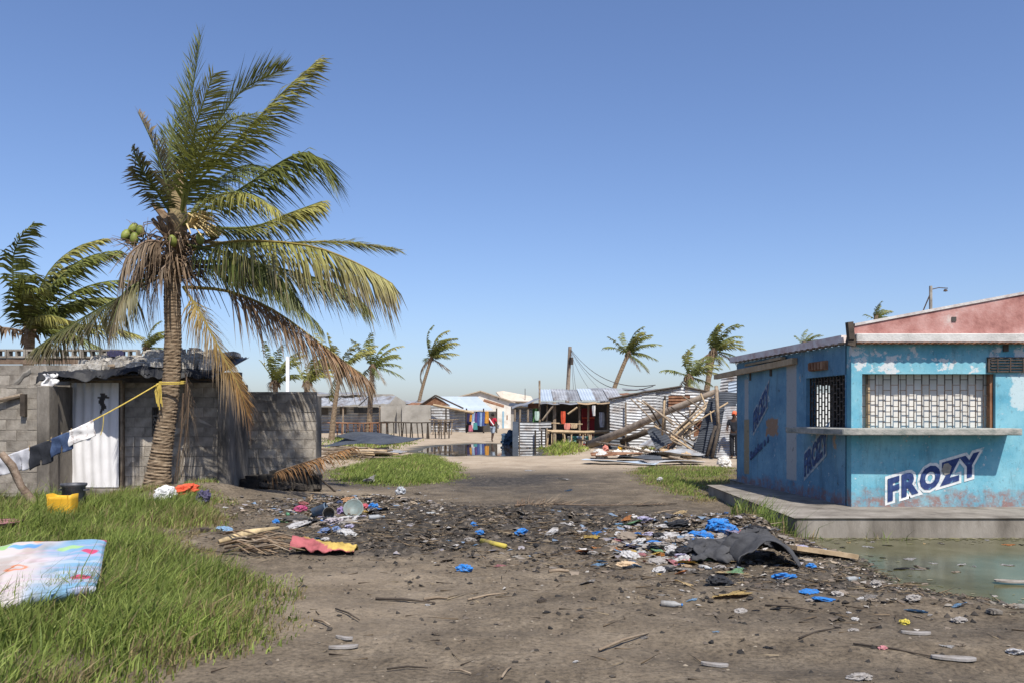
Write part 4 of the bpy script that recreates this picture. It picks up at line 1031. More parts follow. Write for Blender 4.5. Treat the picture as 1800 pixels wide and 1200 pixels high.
# the big palm by the house
PY = 16.3
pr = empty('palm_tree', (-6.75, PY, 0.05), 'tall wind-bent coconut palm with a ringed trunk beside the curtain door', 'palm tree')
tb = [P(272, 885, PY), P(283, 800, PY), P(298, 700, PY), P(304, 600, PY), P(303, 500, PY), P(309, 420, PY)]
tr = obj('trunk', trunk_mb(tb, [.29, .205, .17, .16, .155, .155, .18], .06, 18, .024), M_TRUNK, pr, smooth=False)
sp_ = MB().tube([P(309, 425, PY), P(312, 370, PY), P(314, 330, PY), P(316, 300, PY)], [.21, .17, .12, .06], 10); obj('crown_shaft', sp_, mat('crown_shaft_skin', [(0.20, 0.13, 0.08), (0.30, 0.24, 0.12)], 6, .9, .4, 30), pr, smooth=True)
def Q(px, py, dy=0.0): return tuple(P(px, py, PY + dy))
FR = [ # control points, leaflets, length, base colour, tip colour, kwargs
 ([Q(316, 345), Q(326, 250, .1), Q(338, 160, .2), Q(353, 62, .3)], 90, .80, G1, G2, dict(droop=.05, wind=.10, spread=.45)),
 ([Q(330, 340), Q(362, 255, .5), Q(420, 165, .8), Q(497, 122, 1.0)], 110, 1.10, G1, G2, dict(droop=.05, wind=.10, spread=.9)),
 ([Q(336, 330), Q(420, 245, -.3), Q(490, 170, -.5), Q(557, 108, -.6)], 90, .75, G2, G3, dict(droop=.55, wind=.30, spread=.5)),
 ([Q(300, 365), Q(288, 310, -.2), Q(270, 255, -.3), Q(243, 198, -.3)], 60, .50, G1, DRY, dict(droop=.15, wind=.0, spread=.6, tipc=DRY)),
 ([Q(332, 385), Q(420, 335, -.5), Q(500, 282, -.8), Q(545, 270, -1.0), Q(577, 308, -1.1)], 90, .85, G1, G2, dict(droop=.9, wind=.22, spread=.45)),
 ([Q(338, 400), Q(440, 400, .2), Q(510, 375, .3), Q(566, 354, .4)], 80, .60, G1, G3, dict(droop=.85, wind=.15, spread=.5)),
 ([Q(345, 425), Q(450, 430, .9), Q(570, 425, 1.3), Q(640, 430, 1.5), Q(699, 440, 1.6)], 100, .62, G2, G3, dict(droop=.35, wind=.20, spread=.7, r_col=YEL)),
 ([Q(340, 440, -.2), Q(420, 424, -.9), Q(540, 432, -1.4), Q(625, 462, -1.6), Q(690, 499, -1.7)], 115, .80, G2, G3, dict(droop=1.5, wind=.10, spread=.55, r_col=YEL, tipc=DRY)),
 ([Q(340, 460), Q(440, 462, .7), Q(540, 485, 1.0), Q(600, 505, 1.1), Q(642, 536, 1.2)], 100, .75, G1, G2, dict(droop=.9, wind=.15, spread=.7)),
 ([Q(335, 470), Q(420, 470, .3), Q(480, 495, .2), Q(560, 570, .1)], 80, .70, G1, G2, dict(droop=1.1, wind=.10, spread=.6)),
 ([Q(325, 505, -.2), Q(400, 512, -.6), Q(480, 545, -.9), Q(565, 605, -1.1), Q(645, 664, -1.2)], 100, .75, BRN, ORG, dict(droop=1.2, wind=.10, spread=.45, r_col=YEL, tipc=DRY, t0=.25)),
 ([Q(322, 505, -.3), Q(352, 550, -.7), Q(392, 625, -.9), Q(420, 680, -1.0), Q(436, 730, -1.0)], 95, .75, YEL, ORG, dict(droop=.9, wind=.10, spread=.75, r_col=YEL, tipc=BRN, t0=.12)),
 ([Q(300, 478), Q(245, 505, .6), Q(180, 540, 1.0), Q(110, 580, 1.4), Q(62, 612, 1.6)], 90, .80, G1, G2, dict(droop=1.0, wind=.18, spread=.6, tipc=DRY, t0=.3)),
 ([Q(298, 470), Q(240, 500, -.5), Q(215, 520, -.7), Q(195, 575, -.8)], 60, .65, G1, DRY, dict(droop=1.1, wind=.1, spread=.6, t0=.3)),
 ([Q(305, 385), Q(275, 335, -.5), Q(250, 300, -.8), Q(232, 262, -.9)], 60, .55, G1, G1, dict(droop=.6, wind=.1, spread=.6, tipc=DRY)),
 ([Q(300, 430, -.2), Q(258, 425, -.5), Q(222, 455, -.7), Q(212, 500, -.7)], 45, .48, BRN, DRY, dict(droop=1.4, wind=.1, spread=.5, t0=.15)),
 ([Q(300, 440, .2), Q(268, 440, .5), Q(235, 480, .7), Q(230, 525, .7)], 45, .45, BRN, BRN, dict(droop=1.4, wind=.1, spread=.5, t0=.15)),
 # inner fronds that lean towards and away from the viewer
 ([Q(318, 380), Q(350, 280, -.8), Q(400, 215, -1.6), Q(450, 200, -2.3)], 62, .80, G2, G2, dict(droop=.5, wind=.3, spread=.8)),
 ([Q(316, 390), Q(330, 300, -.5), Q(345, 220, -1.0), Q(375, 130, -1.4)], 60, .75, G2, G3, dict(droop=.3, wind=.35, spread=.7)),
 ([Q(322, 395), Q(380, 320, .8), Q(440, 290, 1.6), Q(495, 310, 2.3)], 80, .85, G1, G1, dict(droop=.7, wind=.2, spread=.8)),
 ([Q(310, 390), Q(295, 320, .6), Q(300, 250, 1.0), Q(320, 180, 1.2)], 70, .70, G1, G1, dict(droop=.2, wind=.35, spread=.7)),
 ([Q(318, 400), Q(370, 350, -.9), Q(430, 340, -1.7), Q(490, 370, -2.2)], 66, .75, G2, G3, dict(droop=.8, wind=.2, spread=.8)),
 ([Q(320, 430), Q(400, 445, -.8), Q(470, 470, -1.1), Q(520, 520, -1.2)], 80, .72, G1, G1, dict(droop=1.1, wind=.1, spread=.7)),
]
for i, (pts, nl, ll, cb, ct, kw) in enumerate(FR):
    obj('frond', frond(pts, int(nl * 1.45), ll, .036, cb, ct, 100 + i, rr=.035, **kw), M_FROND, pr)
# dead skirts hanging at the crown and along the trunk
DEAD = [([Q(292, 450, -.2), Q(250, 462, -.3), Q(238, 500, -.35), Q(240, 560, -.35)], 40, .45), ([Q(285, 450, -.1), Q(262, 480, -.3), Q(258, 520, -.3), Q(262, 575, -.3)], 34, .35),
        ([Q(326, 655, -.25), Q(331, 700, -.28), Q(328, 760, -.28), Q(312, 830, -.25)], 46, .42), ([Q(325, 480, -.2), Q(345, 520, -.3), Q(352, 560, -.3), Q(350, 610, -.3)], 40, .40), ([Q(300, 460, -.3), Q(280, 480, -.5), Q(272, 520, -.5), Q(268, 560, -.5)], 34, .4), ([Q(322, 690, -.24), Q(318, 760, -.26), Q(306, 850, -.24)], 30, .35)]
for i, (pts, nl, ll) in enumerate(DEAD):
    o = obj('dead_frond', frond(pts, nl, ll, .03, BRN, DRY, 300 + i, droop=1.6, wind=.08, spread=.6, rr=.02, t0=.02), M_FROND, pr)
fb = MB(); rs = random.Random(4)
for i in range(260):
    a = rs.uniform(0, 6.28); r = rs.uniform(.1, .52); b0 = Vector(Q(308, rs.uniform(415, 490))) + Vector((math.cos(a) * r * .5, math.sin(a) * r * .5, 0))
    d = Vector((math.cos(a), math.sin(a), rs.uniform(-.3, .7))); l = rs.uniform(.25, .75)
    fb.tube([b0, b0 + d * l * .5, b0 + d * l * .8 + Vector((0, 0, -.3 * l)), b0 + d * l + Vector((.05, 0, -.9 * l))], [.016, .013, .010, .004], 3)
obj('fibre_skirt', fb, M_FIBRE, pr)
sk = MB()
for i in range(14):
    a = i * 2.4; b0 = Vector(Q(308, 455 - (i % 5) * 14)); d = Vector((math.cos(a), math.sin(a) , .9)).normalized()
    sk.tube([b0, b0 + d * .25, b0 + d * .55 + Vector((0, 0, .05))], [.10, .07, .035], 5)
obj('leaf_base', sk, M_FIBRE, pr)
fl = MB()
for i in range(46):
    b0 = Vector(Q(332, 400, -.75)); d = Vector((rs.uniform(.1, 1), rs.uniform(-.5, .2), rs.uniform(-.1, .9))).normalized(); l = rs.uniform(.3, .6)
    fl.tube([b0, b0 + d * l * .6, b0 + d * l + Vector((.1, 0, -.22))], [.022, .018, .008], 3)
obj('flower_spray', fl, mat('straw_flower', [(0.45, .33, .14), (.60, .47, .24)], 9, .8), pr)
fl = MB()
for i in range(40):
    b0 = Vector(Q(rs.uniform(225, 268), rs.uniform(418, 450), -.2)); d = Vector((rs.uniform(-1, .1), rs.uniform(-.4, .3), rs.uniform(-.6, .9))).normalized(); l = rs.uniform(.3, .65)
    fl.tube([b0, b0 + d * l * .6, b0 + d * l + Vector((-.03, 0, -.10))], [.008, .006, .003], 3)
fl.tube([Q(285, 455), Q(250, 438, -.1), Q(220, 425, -.2)], [.04, .03, .015], 5); fl.tube([Q(330, 440), Q(360, 425, -.2), Q(385, 418, -.3)], [.03, .03, .015], 5)
obj('flower_stalk', fl, M_FIBRE, pr)
cn = MB().lathe([(0.005, -.15), (.06, -.135), (.10, -.06), (.108, .01), (.09, .09), (.05, .14), (.005, .155)], 10).mesh('coconut', True)
cn.materials.append(mat('green_coconut', [(.13, .17, .03), (.24, .26, .06)], 4, .5, rand=.15))
for (px, py, dy) in ((221, 413, -.25), (234, 402, -.2), (247, 407, -.3), (236, 420, -.35), (228, 416, -.1), (304, 424, -.35), (352, 420, -.4), (367, 408, -.3), (383, 407, -.35), (376, 413, -.2)):
    inst('coconut', cn, pr, Q(px, py, dy), (rs.uniform(-.5, .5), rs.uniform(-.6, .6), 0), (.74, .74, .78))

def wind_palm(name, base, top, scale, nf, seed, label, rad=.16, group='palms on the skyline', nl=26, lw=.10, green=(G1, G2), fdet=1.0, lean_c=0.0, upright=0.0, vis_trunk=True):
    rs = np.random.RandomState(seed); base = np.array(base, float); top = np.array(top, float)
    r = empty(name, base, label, 'palm tree', group)
    mid = (base + top) / 2 + np.array((-.12 * (top[0] - base[0]), 0, 0))
    obj('trunk', trunk_mb([base, mid, top, top + (top - mid) * .08], [rad * 1.25, rad, rad * .8, rad * .8], .22, 8, .03), M_TRUNK, r)
    fb = MB()
    for i in range(26):
        d = Vector(rs.randn(3) * np.array((1, 1, .7))).normalized(); b0 = Vector(top); fb.tube([b0, b0 + d * min(scale, 1.9) * .12, b0 + d * min(scale, 1.9) * .18 + Vector((0, 0, -.10 * min(scale, 1.9)))], [.04 * min(scale, 1.9), .03 * min(scale, 1.9), .01], 3)
    obj('leaf_bases', fb, M_FIBRE, r)
    windk = rs.uniform(.08, .22)
    for i in range(nf):
        az = i * 2.39996 + rs.uniform(-.3, .3); el = rs.uniform(-.6, 1.35) if i % 3 else rs.uniform(.7, 1.4)
        d = np.array((math.cos(az) * math.cos(el) + .25, math.sin(az) * math.cos(el), math.sin(el) + upright)); d /= np.linalg.norm(d)
        Lf = scale * rs.uniform(.8, 1.15) * (1.15 if el > .6 else .95); p = top.copy(); pts = [p.copy()]
        old = el < -.1
        for s in range(5):
            d = d + np.array((windk, .02, -.16 - (.10 if old else 0))) * (0.5 + .35 * s) * .8; d /= np.linalg.norm(d); p = p + d * Lf / 5; pts.append(p.copy())
        cb, ct = (BRN, DRY) if (old and rs.rand() < .6) else (green[0], green[1] if rs.rand() < .7 else G3)
        obj('frond', frond(pts, nl, scale * .24, lw * scale / 2.6, cb, ct, seed * 50 + i, droop=.7, wind=.12 + windk, spread=.7, rr=.022 * scale / 2.5 + .01, t0=.10), M_FROND, r)
    return r
def pp(name, cx, cy, bx, by, Y, sc_px, nf, seed, label, rad=.17, **kw):
    top = P(cx, cy, Y); b = P(bx, by, Y); b.z = max(b.z, 0); 
    d = (Vector(top) - Vector(P(bx, by, Y)))
    if d.z > .3: k_ = top.z / d.z; base = top - d * k_
    else: base = Vector((top.x - .1, Y, 0))
    return wind_palm(name, (base.x, Y, gz1(base.x, Y) - .05), top, sc_px * Y / F, nf, seed, label, rad, **kw)
pp('palm_tree', 52, 585, 50, 660, 26, 185, 15, 21, 'young palm with feathery fronds rising behind the block house roof', .20, nl=60, lw=.06, group='palms near the block house', upright=.5)
pp('palm_tree', 258, 612, 256, 660, 40, 48, 12, 22, 'small palm top showing above the rubble roof beside the big trunk', group='palms near the block house')
pp('palm_tree', 484, 672, 484, 700, 45, 60, 13, 23, 'low palm next to the white post behind the block wall', green=(G1, G2), upright=.4)
pp('palm_tree', 540, 672, 538, 700, 50, 58, 14, 24, 'bushy low palm behind the end of the block wall', green=(G2, G3), upright=.4)
pp('palm_tree', 598, 655, 592, 700, 55, 66, 14, 25, 'palm half hidden behind the hanging orange frond', green=(G1, G3))
pp('palm_tree', 655, 645, 652, 700, 62, 56, 14, 26, 'palm with drooping fronds behind the concrete-walled shack', .20)
pp('palm_tree', 758, 630, 741, 702, 90, 50, 19, 27, 'slender palm standing behind the shack with the dark gable', .20)
pp('palm_tree', 1104, 622, 1084, 685, 75, 50, 19, 28, 'leaning palm behind the long tin roof near the utility pole', .22)
pp('palm_tree', 1211, 662, 1208, 695, 52, 55, 14, 29, 'short palm just behind the corrugated gable shack', .20)
pp('palm_tree', 1254, 618, 1244, 690, 55, 56, 18, 30, 'full-crowned palm between the corrugated shack and the kiosk', .22)
pp('palm_tree', 1413, 608, 1412, 640, 55, 30, 12, 31, 'small palm tip peeking over the low eave of the kiosk', .16)
pp('palm_tree', 1540, 563, 1538, 640, 48, 32, 13, 32, 'palm crown showing above the pink gable of the kiosk', .16)
# ------------------------------------------------------------------ far shacks and market
def corr(p0, ux, uz, w, h, pitch=.13, amp=.018, along='h', bend=0.0, seed=0):
    """corrugated sheet: p0 corner, ux/uz unit vectors, ridges run along ux ('h') or uz ('v')"""
    p0 = Vector(p0); ux = Vector(ux).normalized(); uz = Vector(uz).normalized(); n = ux.cross(uz).normalized()
    rs_ = random.Random(seed); j1, j2 = rs_.uniform(-1, 1), rs_.uniform(-1, 1)
    if along == 'h':
        m = max(4, int(h / pitch * 6))
        return MB().grid(lambda a, b: p0 + ux * (w * a) + uz * (h * b + .02 * j1 * a) + n * (amp * math.sin(b * h / pitch * 2 * math.pi) + bend * math.sin(a * 3 + j2) * (b + .2)), 4, m)
    m = max(4, int(w / pitch * 6))
    return MB().grid(lambda a, b: p0 + ux * (w * a) + uz * (h * b + .02 * j1 * a) + n * (amp * math.sin(a * w / pitch * 2 * math.pi) + bend * math.sin(b * 3 + j2) * (a + .2)), m, 4)
X_, Z_, Y_ = Vector((1, 0, 0)), Vector((0, 0, 1)), Vector((0, 1, 0))
def px2(px, Y): return (px - 900) * Y / F
def pz(py, Y): return EYE - (py - HOR) * Y / F
M_LIME = mat('limewash', [(0.44, 0.40, 0.34), (0.60, 0.57, 0.51), (0.68, 0.65, 0.60)], 1.2, .9, .2, 10)
M_OLDC = mat('old_render', [(0.19, 0.175, 0.15), (0.28, 0.262, 0.23), (0.35, 0.33, 0.29)], .9, .95, .3, 8)
M_BLUEROOF = mat('bluish_roof_sheet', [(0.36, 0.42, 0.48), (0.46, 0.52, 0.58)], .8, .5, metal=.15, rand=.06)

# A: tin shack with sagging awning and rendered wall
Y0 = 72
s = empty('tin_shack', (px2(615, Y0), Y0, 0.1), 'grey tin shack with a sagging white awning next to a rendered wall', 'shack')
for i, (a, b, t, bt) in enumerate(((552, 590, 715, 762), (589, 630, 714, 762), (629, 667, 716, 762))):
    obj('wall_sheet', corr((px2(a, Y0), Y0, 0.0), X_, Z_, px2(b, Y0) - px2(a, Y0), pz(t, Y0), .25, .03, seed=i), M_ZINC, s)
for i, (a, b) in enumerate(((545, 592), (588, 640), (636, 690))):
    za, zb = pz(703, Y0), pz(711, Y0 - 2)
    x0, x1 = px2(a, Y0), px2(b, Y0)
    obj('awning_sheet', MB().grid(lambda u, v: (x0 + (x1 - x0) * u, Y0 - 1.9 + 4.2 * v, zb + (za - zb + .35) * v - .10 * math.sin(u * 3 + i) + .03 * math.sin(u * 26)), 26, 5), M_ZINC, s, thick=.01)
for px in (556, 603, 668): obj('post', MB().tube([(px2(px, 70.3), 70.3, -.1), (px2(px, 70.3), 70.3, pz(712, 70.3))], .07, 6), M_WOOD, s)
obj('white_post', MB().b2(px2(668, 70.6), px2(670, 70.6), 70.5, 70.6, 0, pz(716, 70.6)), M_WHITE, s)
w = MB().b2(px2(545, 76), px2(690, 76), 76, 76.3, 0, pz(692, 76)); 
w.add([(px2(690, 76), 76, 0), (px2(713, 76), 76, 0), (px2(713, 76), 76, pz(706, 76)), (px2(690, 76), 76, pz(692, 76)), (px2(690, 76), 76.3, 0), (px2(713, 76), 76.3, 0), (px2(713, 76), 76.3, pz(706, 76)), (px2(690, 76), 76.3, pz(692, 76))], [(0, 1, 2, 3), (7, 6, 5, 4), (1, 5, 6, 2), (3, 2, 6, 7)])
obj('rear_wall', w, M_OLDC, s)
for a, b, t in ((548, 600, 691), (600, 652, 690)): obj('roof_sheet', MB().grid(lambda u, v: (px2(a, 76) + (px2(b, 76) - px2(a, 76)) * u, 75.6 + 3 * v, pz(t + 4, 76) + .35 * v + .05 * math.sin(u * 9 + a)), 14, 2), M_ZINC, s, thick=.02)
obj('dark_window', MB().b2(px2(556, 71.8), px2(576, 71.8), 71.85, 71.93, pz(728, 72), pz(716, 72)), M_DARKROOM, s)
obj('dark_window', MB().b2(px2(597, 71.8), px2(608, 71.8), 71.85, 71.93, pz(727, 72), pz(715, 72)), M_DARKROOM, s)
obj('shade_cloth', MB().b2(px2(622, 71.8), px2(664, 71.8), 71.8, 71.88, pz(725, 72), pz(715, 72)), M_ZINC_D, s)
# rendered walls in front
w = empty('rendered_wall', (px2(715, 70), 70, 0), 'bare rendered grey wall behind the long pole rack', 'wall')
obj('wall_slab', MB().b2(px2(669, 70), px2(706, 70), 70, 70.25, 0, pz(713, 70)), M_OLDC, w)
obj('wall_slab', MB().b2(px2(706.5, 69), px2(757, 69), 69, 69.25, 0, pz(711, 69)), M_OLDC, w)
obj('wall_return', MB().b2(px2(699, 69.8), px2(706, 69.2), 69.3, 69.95, 0, pz(713, 70)), M_OLDC, w)
# B: gabled shack with bluish roof and rack of clothes
Y0 = 74
s = empty('gable_shack', (px2(805, Y0), Y0, 0.1), 'shack with a pale blue sheet roof and dark open gable', 'shack')
rx0, rx1 = px2(765, Y0), px2(868, Y0)
zr, ze = pz(695, Y0), pz(720, Y0)
for i in range(4):
    a0, a1 = i / 4, (i + 1) / 4
    obj('roof_sheet', MB().grid(lambda u, v: (px2(767, Y0) + (px2(838, 76) - px2(767, Y0)) * (a0 + (a1 - a0) * u) + v * (1.5 - .0 * u), Y0 + .0 + (1 - v) * 3.0 , zr - .0 * u - v * (zr - ze)), 12, 3), M_BLUEROOF, s, thick=.02)
obj('gable_board', MB().add([(px2(738, Y0), Y0 - .1, pz(712, Y0)), (px2(792, Y0), Y0 - .1, pz(712, Y0)), (px2(766, Y0), Y0 - .1, zr - .05)], [(0, 1, 2)]), M_RUST, s, thick=.06)
obj('barge_board', MB().tube([(px2(735, Y0), Y0 - .25, pz(714, Y0)), (px2(766, Y0), Y0 - .25, zr + .05)], .07, 4), M_WOOD_D, s)
obj('barge_board', MB().tube([(px2(766, Y0), Y0 - .26, zr + .05), (px2(815, Y0), Y0 - .26, pz(717, Y0))], .07, 4), M_WOOD_D, s)
for i, (a, b) in enumerate(((757, 778), (777, 800), (799, 818))): obj('wall_sheet', corr((px2(a, 75), 75, 0), X_, Z_, px2(b, 75) - px2(a, 75), pz(715, 75), .25, .018, seed=i), M_ZINC, s)
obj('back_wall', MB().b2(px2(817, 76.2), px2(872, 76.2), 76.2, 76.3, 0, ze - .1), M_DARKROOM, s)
for px in (757, 784, 820, 850, 873): obj('post', MB().tube([(px2(px, 73), 73, -.1), (px2(px, 73), 73, pz(717, 73))], .07, 6), M_WOOD_D, s)
obj('porch_pole', MB().tube([(px2(762, 72.5), 72.5, pz(711, 72.5)), (px2(833, 71.5), 71.5, pz(725, 71.5))], .12, 6), M_WOOD_L, s)
CLC = [('blue', (.06, .10, .30)), ('pale blue', (.30, .42, .60)), ('navy patterned', (.03, .03, .10)), ('white', (.65, .65, .66)), ('orange', (.62, .30, .05)), ('teal', (.08, .30, .30)), ('pink', (.50, .16, .22)), ('purple', (.12, .06, .20))]
for i, (px, ci, t, b) in enumerate(((824, 2, 726, 744), (829, 4, 728, 740), (833, 1, 724, 746), (838, 7, 725, 743), (842, 0, 723, 747), (847, 1, 724, 748), (851, 0, 724, 747), (856, 4, 722, 743), (832, 3, 740, 752), (836, 5, 742, 754), (828, 6, 746, 757))):
    x = px2(px, 72.3); zt, zb = pz(t, 72.3), pz(b, 72.3); yy = 72.3 - .08 * i
    nm, c = CLC[ci]
    o = obj('hanging_garment', MB().grid(lambda u, v: (x + (u - .5) * .26 * (1 + .3 * v), yy + .05 * math.sin(u * 9 + v * 2), zt + (zb - zt) * v), 6, 5), mat('cloth_' + nm.replace(' ', '_'), [tuple(k * .7 for k in c), c], 5, .9), None, thick=.05)
    tag(o, nm + ' garment hanging under the eave of the blue-roofed shack', 'garment', 'garments hung at the blue-roofed shack')
# white house and the tan-roofed one behind
Y0 = 98
s = empty('white_house', (px2(850, Y0), Y0, 0), 'whitewashed gable house behind the market shacks', 'house')
pts = [(798, 760), (901, 760), (901, 706), (845, 687.5), (798, 699)]
n = len(pts)
obj('gable_wall', MB().add([(px2(a, Y0), Y0, max(pz(b, Y0), -.2)) for a, b in pts] + [(px2(a, Y0), Y0 + .3, max(pz(b, Y0), -.2)) for a, b in pts], [tuple(range(n)), tuple(reversed(range(n, 2 * n)))] + [(i, i + n, (i + 1) % n + n, (i + 1) % n) for i in range(n)]), M_LIME, s)
obj('roof_slope', MB().grid(lambda u, v: (px2(845, Y0) + (px2(906, Y0) - px2(845, Y0)) * u, Y0 - .35 + 9 * v, pz(686.5, Y0) + (pz(707, Y0) - pz(686.5, Y0)) * u), 2, 2), mat('tan_roof', [(.30, .24, .18), (.42, .35, .27)], 2, .9), s, thick=.12)
obj('roof_slope', MB().grid(lambda u, v: (px2(845, Y0) + (px2(790, Y0) - px2(845, Y0)) * u, Y0 - .35 + 9 * v, pz(686.5, Y0) + (pz(701, Y0) - pz(686.5, Y0)) * u), 2, 2), MATS['tan_roof'], s, thick=.12)
obj('side_wall', MB().b2(px2(901, Y0) - .3, px2(901, Y0) - .002, Y0 + .31, Y0 + 8, 0, pz(707, Y0)), M_LIME, s)
obj('door', MB().b2(px2(883, Y0), px2(886, Y0), Y0 - .04, Y0 - .005, .1, pz(722, Y0)), mat('pale_blue_door', [(.18, .32, .42), (.26, .42, .52)], 2, .7), s)
obj('window', MB().b2(px2(890.5, Y0), px2(892.3, Y0), Y0 - .03, Y0 - .005, pz(737, Y0), pz(729, Y0)), M_RUST, s)
obj('vent_hole', MB().b2(px2(875, Y0), px2(877, Y0), Y0 - .03, Y0 - .005, pz(702, Y0), pz(699, Y0)), M_DARKROOM, s)
obj('lean_to', MB().grid(lambda u, v: (px2(850, 95) + (px2(886, 95) - px2(850, 95)) * u, 94 + 2.5 * v, pz(704 + 11 * u, 95) + .2 * v), 6, 2), M_RUST, s, thick=.15)
Y0 = 112
s = empty('tan_house', (px2(905, Y0), Y0, 0), 'house with pale tan roof behind the whitewashed gable', 'house')
obj('roof_slope', MB().add([(px2(872, Y0), Y0 - .5, pz(689, Y0)), (px2(884, Y0), Y0 + 2, pz(686.5, Y0)), (px2(934, Y0), Y0 + 2, pz(696, Y0)), (px2(938, Y0), Y0 - .5, pz(706, Y0)), (px2(885, Y0), Y0 - .5, pz(704, Y0))], [(0, 4, 3, 2, 1)]), mat('pale_tan_roof', [(.42, .36, .29), (.55, .48, .40)], 1, .9), s, thick=.15)
obj('wall', MB().b2(px2(872, Y0 + .6), px2(938, Y0 + .6), Y0 + .6, Y0 + 5, 0, pz(704, Y0)), mat('tan_wall', [(.28, .22, .14), (.36, .30, .20)], 1, .9), s)
o = obj('aerial', MB().tube([(px2(923, 112), 112, pz(706, 112)), (px2(923, 112), 112, pz(682, 112))], .04, 4), M_IRON, None); tag(o, 'thin aerial above the tan roof', 'aerial')

# long pole racks (market tables)
def rack(name, xa, xb, Y, zt, npole, nleg, label, cat, m=M_WOOD, depth=1.0, sag=.05, group=None, th=.035):
    r = empty(name, ((xa + xb) / 2, Y, 0), label, cat, group)
    rs_ = random.Random(int(Y * 7 + xa))
    for i in range(npole):
        y = Y + depth * i / max(1, npole - 1)
        obj('slat', MB().tube([(xa + rs_.uniform(-.3, .2), y, zt + rs_.uniform(-.03, .03)), ((xa + xb) / 2, y + rs_.uniform(-.05, .05), zt - sag), (xb + rs_.uniform(-.2, .3), y, zt + rs_.uniform(-.03, .03))], th, 5), m, r)
    for i in range(nleg):
        x = xa + (xb - xa) * (i + .3 + rs_.uniform(-.25, .25)) / nleg
        for y in (Y + .03, Y + depth - .05):
            x2 = x + rs_.uniform(-.25, .25)
            obj('leg', MB().tube([(x2 + rs_.uniform(-.12, .12), y, gz1(x2, y) - .1), (x2, y, zt - .02)], rs_.uniform(.03, .055), 5), m, r)
    return r
rack('pole_rack', px2(577, 60), px2(680, 60), 60, pz(742, 60), 7, 9, 'long rack of thin brown poles in front of the tin shack', 'rack', M_RUST)
rack('pole_rack', px2(672, 58), px2(790, 58), 58, pz(741, 58), 7, 10, 'long rack of brown poles in front of the rendered wall', 'rack', M_WOOD_D)
rack('pole_bench', px2(758, 66), px2(800, 66), 66, pz(737, 66), 5, 4, 'small pole table under the dark gable shack', 'table', M_WOOD)

# C: market shack right of the lane
Y0 = 47
s = empty('market_shack', (px2(990, Y0), Y0, 0), 'open market shack with tin roof, red cabinet and hanging goods', 'shack')
for i in range(6):
    x0, x1 = px2(948 + i * 24, Y0), px2(948 + (i + 1) * 24 + 1.5, Y0)
    obj('roof_sheet', MB().grid(lambda u, v: (x0 + (x1 - x0) * u, Y0 - .6 + 3.2 * v, pz(704, Y0) + (pz(684, 50) - pz(704, Y0)) * v + .02 * math.sin(u * 5 * 6.28) + .02 * (i % 2) + .015 * math.sin(i * 9)), 30, 2), M_ZINC if i % 3 else M_BLUEROOF, s, thick=.006)
for i in range(5):
    x0, x1 = px2(1040 + i * 32, 50), px2(1040 + (i + 1) * 32 + 2, 50)
    obj('roof_sheet', MB().grid(lambda u, v: (x0 + (x1 - x0) * u, 50.2 + 2.6 * v, pz(684.5, 50) - .03 + .18 * v + .04 * math.sin(u * 3 + i)), 6, 2), M_ZINC, s, thick=.02)
for i in range(4):
    x0, x1 = px2(948 + i * 32, Y0), px2(948 + (i + 1) * 32 + 1, Y0)
    obj('awning_sheet', MB().grid(lambda u, v: (x0 + (x1 - x0) * u, Y0 - 1.6 + 1.2 * v, pz(709.5, Y0 - 1.4) + .10 * v + .03 * math.sin(u * 6 + i)), 8, 2), M_WOOD_L if i > 1 else M_ZINC, s, thick=.02)
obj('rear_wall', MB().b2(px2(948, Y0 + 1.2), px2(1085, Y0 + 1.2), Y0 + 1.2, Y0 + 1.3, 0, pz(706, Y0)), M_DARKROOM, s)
for i, (px, t) in enumerate(((949, 668), (961, 706), (975, 706), (1019, 708), (1034, 708), (1068, 706))):
    obj('post', MB().tube([(px2(px, Y0 - 1), Y0 - 1, -.05), (px2(px + rnd.uniform(-1, 1), Y0 - 1), Y0 - 1, pz(t, Y0 - 1))], .06 if i != 2 else .10, 6), M_WOOD, s)
obj('brace', MB().tube([(px2(953, 45.5), 45.5, pz(738, 45.5)), (px2(974, 45.5), 45.5, pz(710, 45.5))], .05, 5), M_WOOD, s)
obj('brace', MB().tube([(px2(998, 45.5), 45.5, pz(727, 45.5)), (px2(1015, 45.5), 45.5, pz(715, 45.5))], .05, 5), M_WOOD_L, s)
obj('rail', MB().tube([(px2(968, 45.6), 45.6, pz(743, 45.6)), (px2(1024, 45.6), 45.6, pz(745, 45.6))], .04, 5), M_WOOD_L, s)
obj('green_door', MB().b2(px2(934, 47.4), px2(949, 47.4), 47.4, 47.46, .1, pz(717, 47.4)), mat('green_cloth', [(.07, .20, .07), (.12, .30, .12)], 3, .9), s)
obj('side_panel', corr((px2(903, 46.5), 46.5, 0), X_, Z_, px2(936, 46.5) - px2(903, 46.5), pz(716, 46.5), .14, .02), M_ZINC, s)
obj('lintel_board', MB().b2(px2(928, 46.2), px2(949, 46.2), 46.2, 46.3, pz(717, 46.2), pz(708, 46.2)), M_RUST, s)
obj('lean_roof', MB().grid(lambda u, v: (px2(900, 46) + (px2(948, 46) - px2(900, 46)) * u, 45.4 + 2.2 * v, pz(718, 46) + (pz(702, 46) - pz(718, 46)) * u + .12 * v + .03 * math.sin(u * 9)), 12, 2), M_ZINC, s, thick=.02)
for px in (905, 914, 928): obj('post', MB().tube([(px2(px, 45.3), 45.3, -.05), (px2(px, 45.3), 45.3, pz(719, 45.3))], .06, 6), M_WOOD, s)
c = empty('red_cabinet', (px2(1034, 46.8), 46.8, 0), 'deep red metal cabinet standing in the open market shack', 'cabinet')
M_REDC = mat('deep_red_metal', [(.16, .008, .012), (.24, .015, .02)], 2, .55)
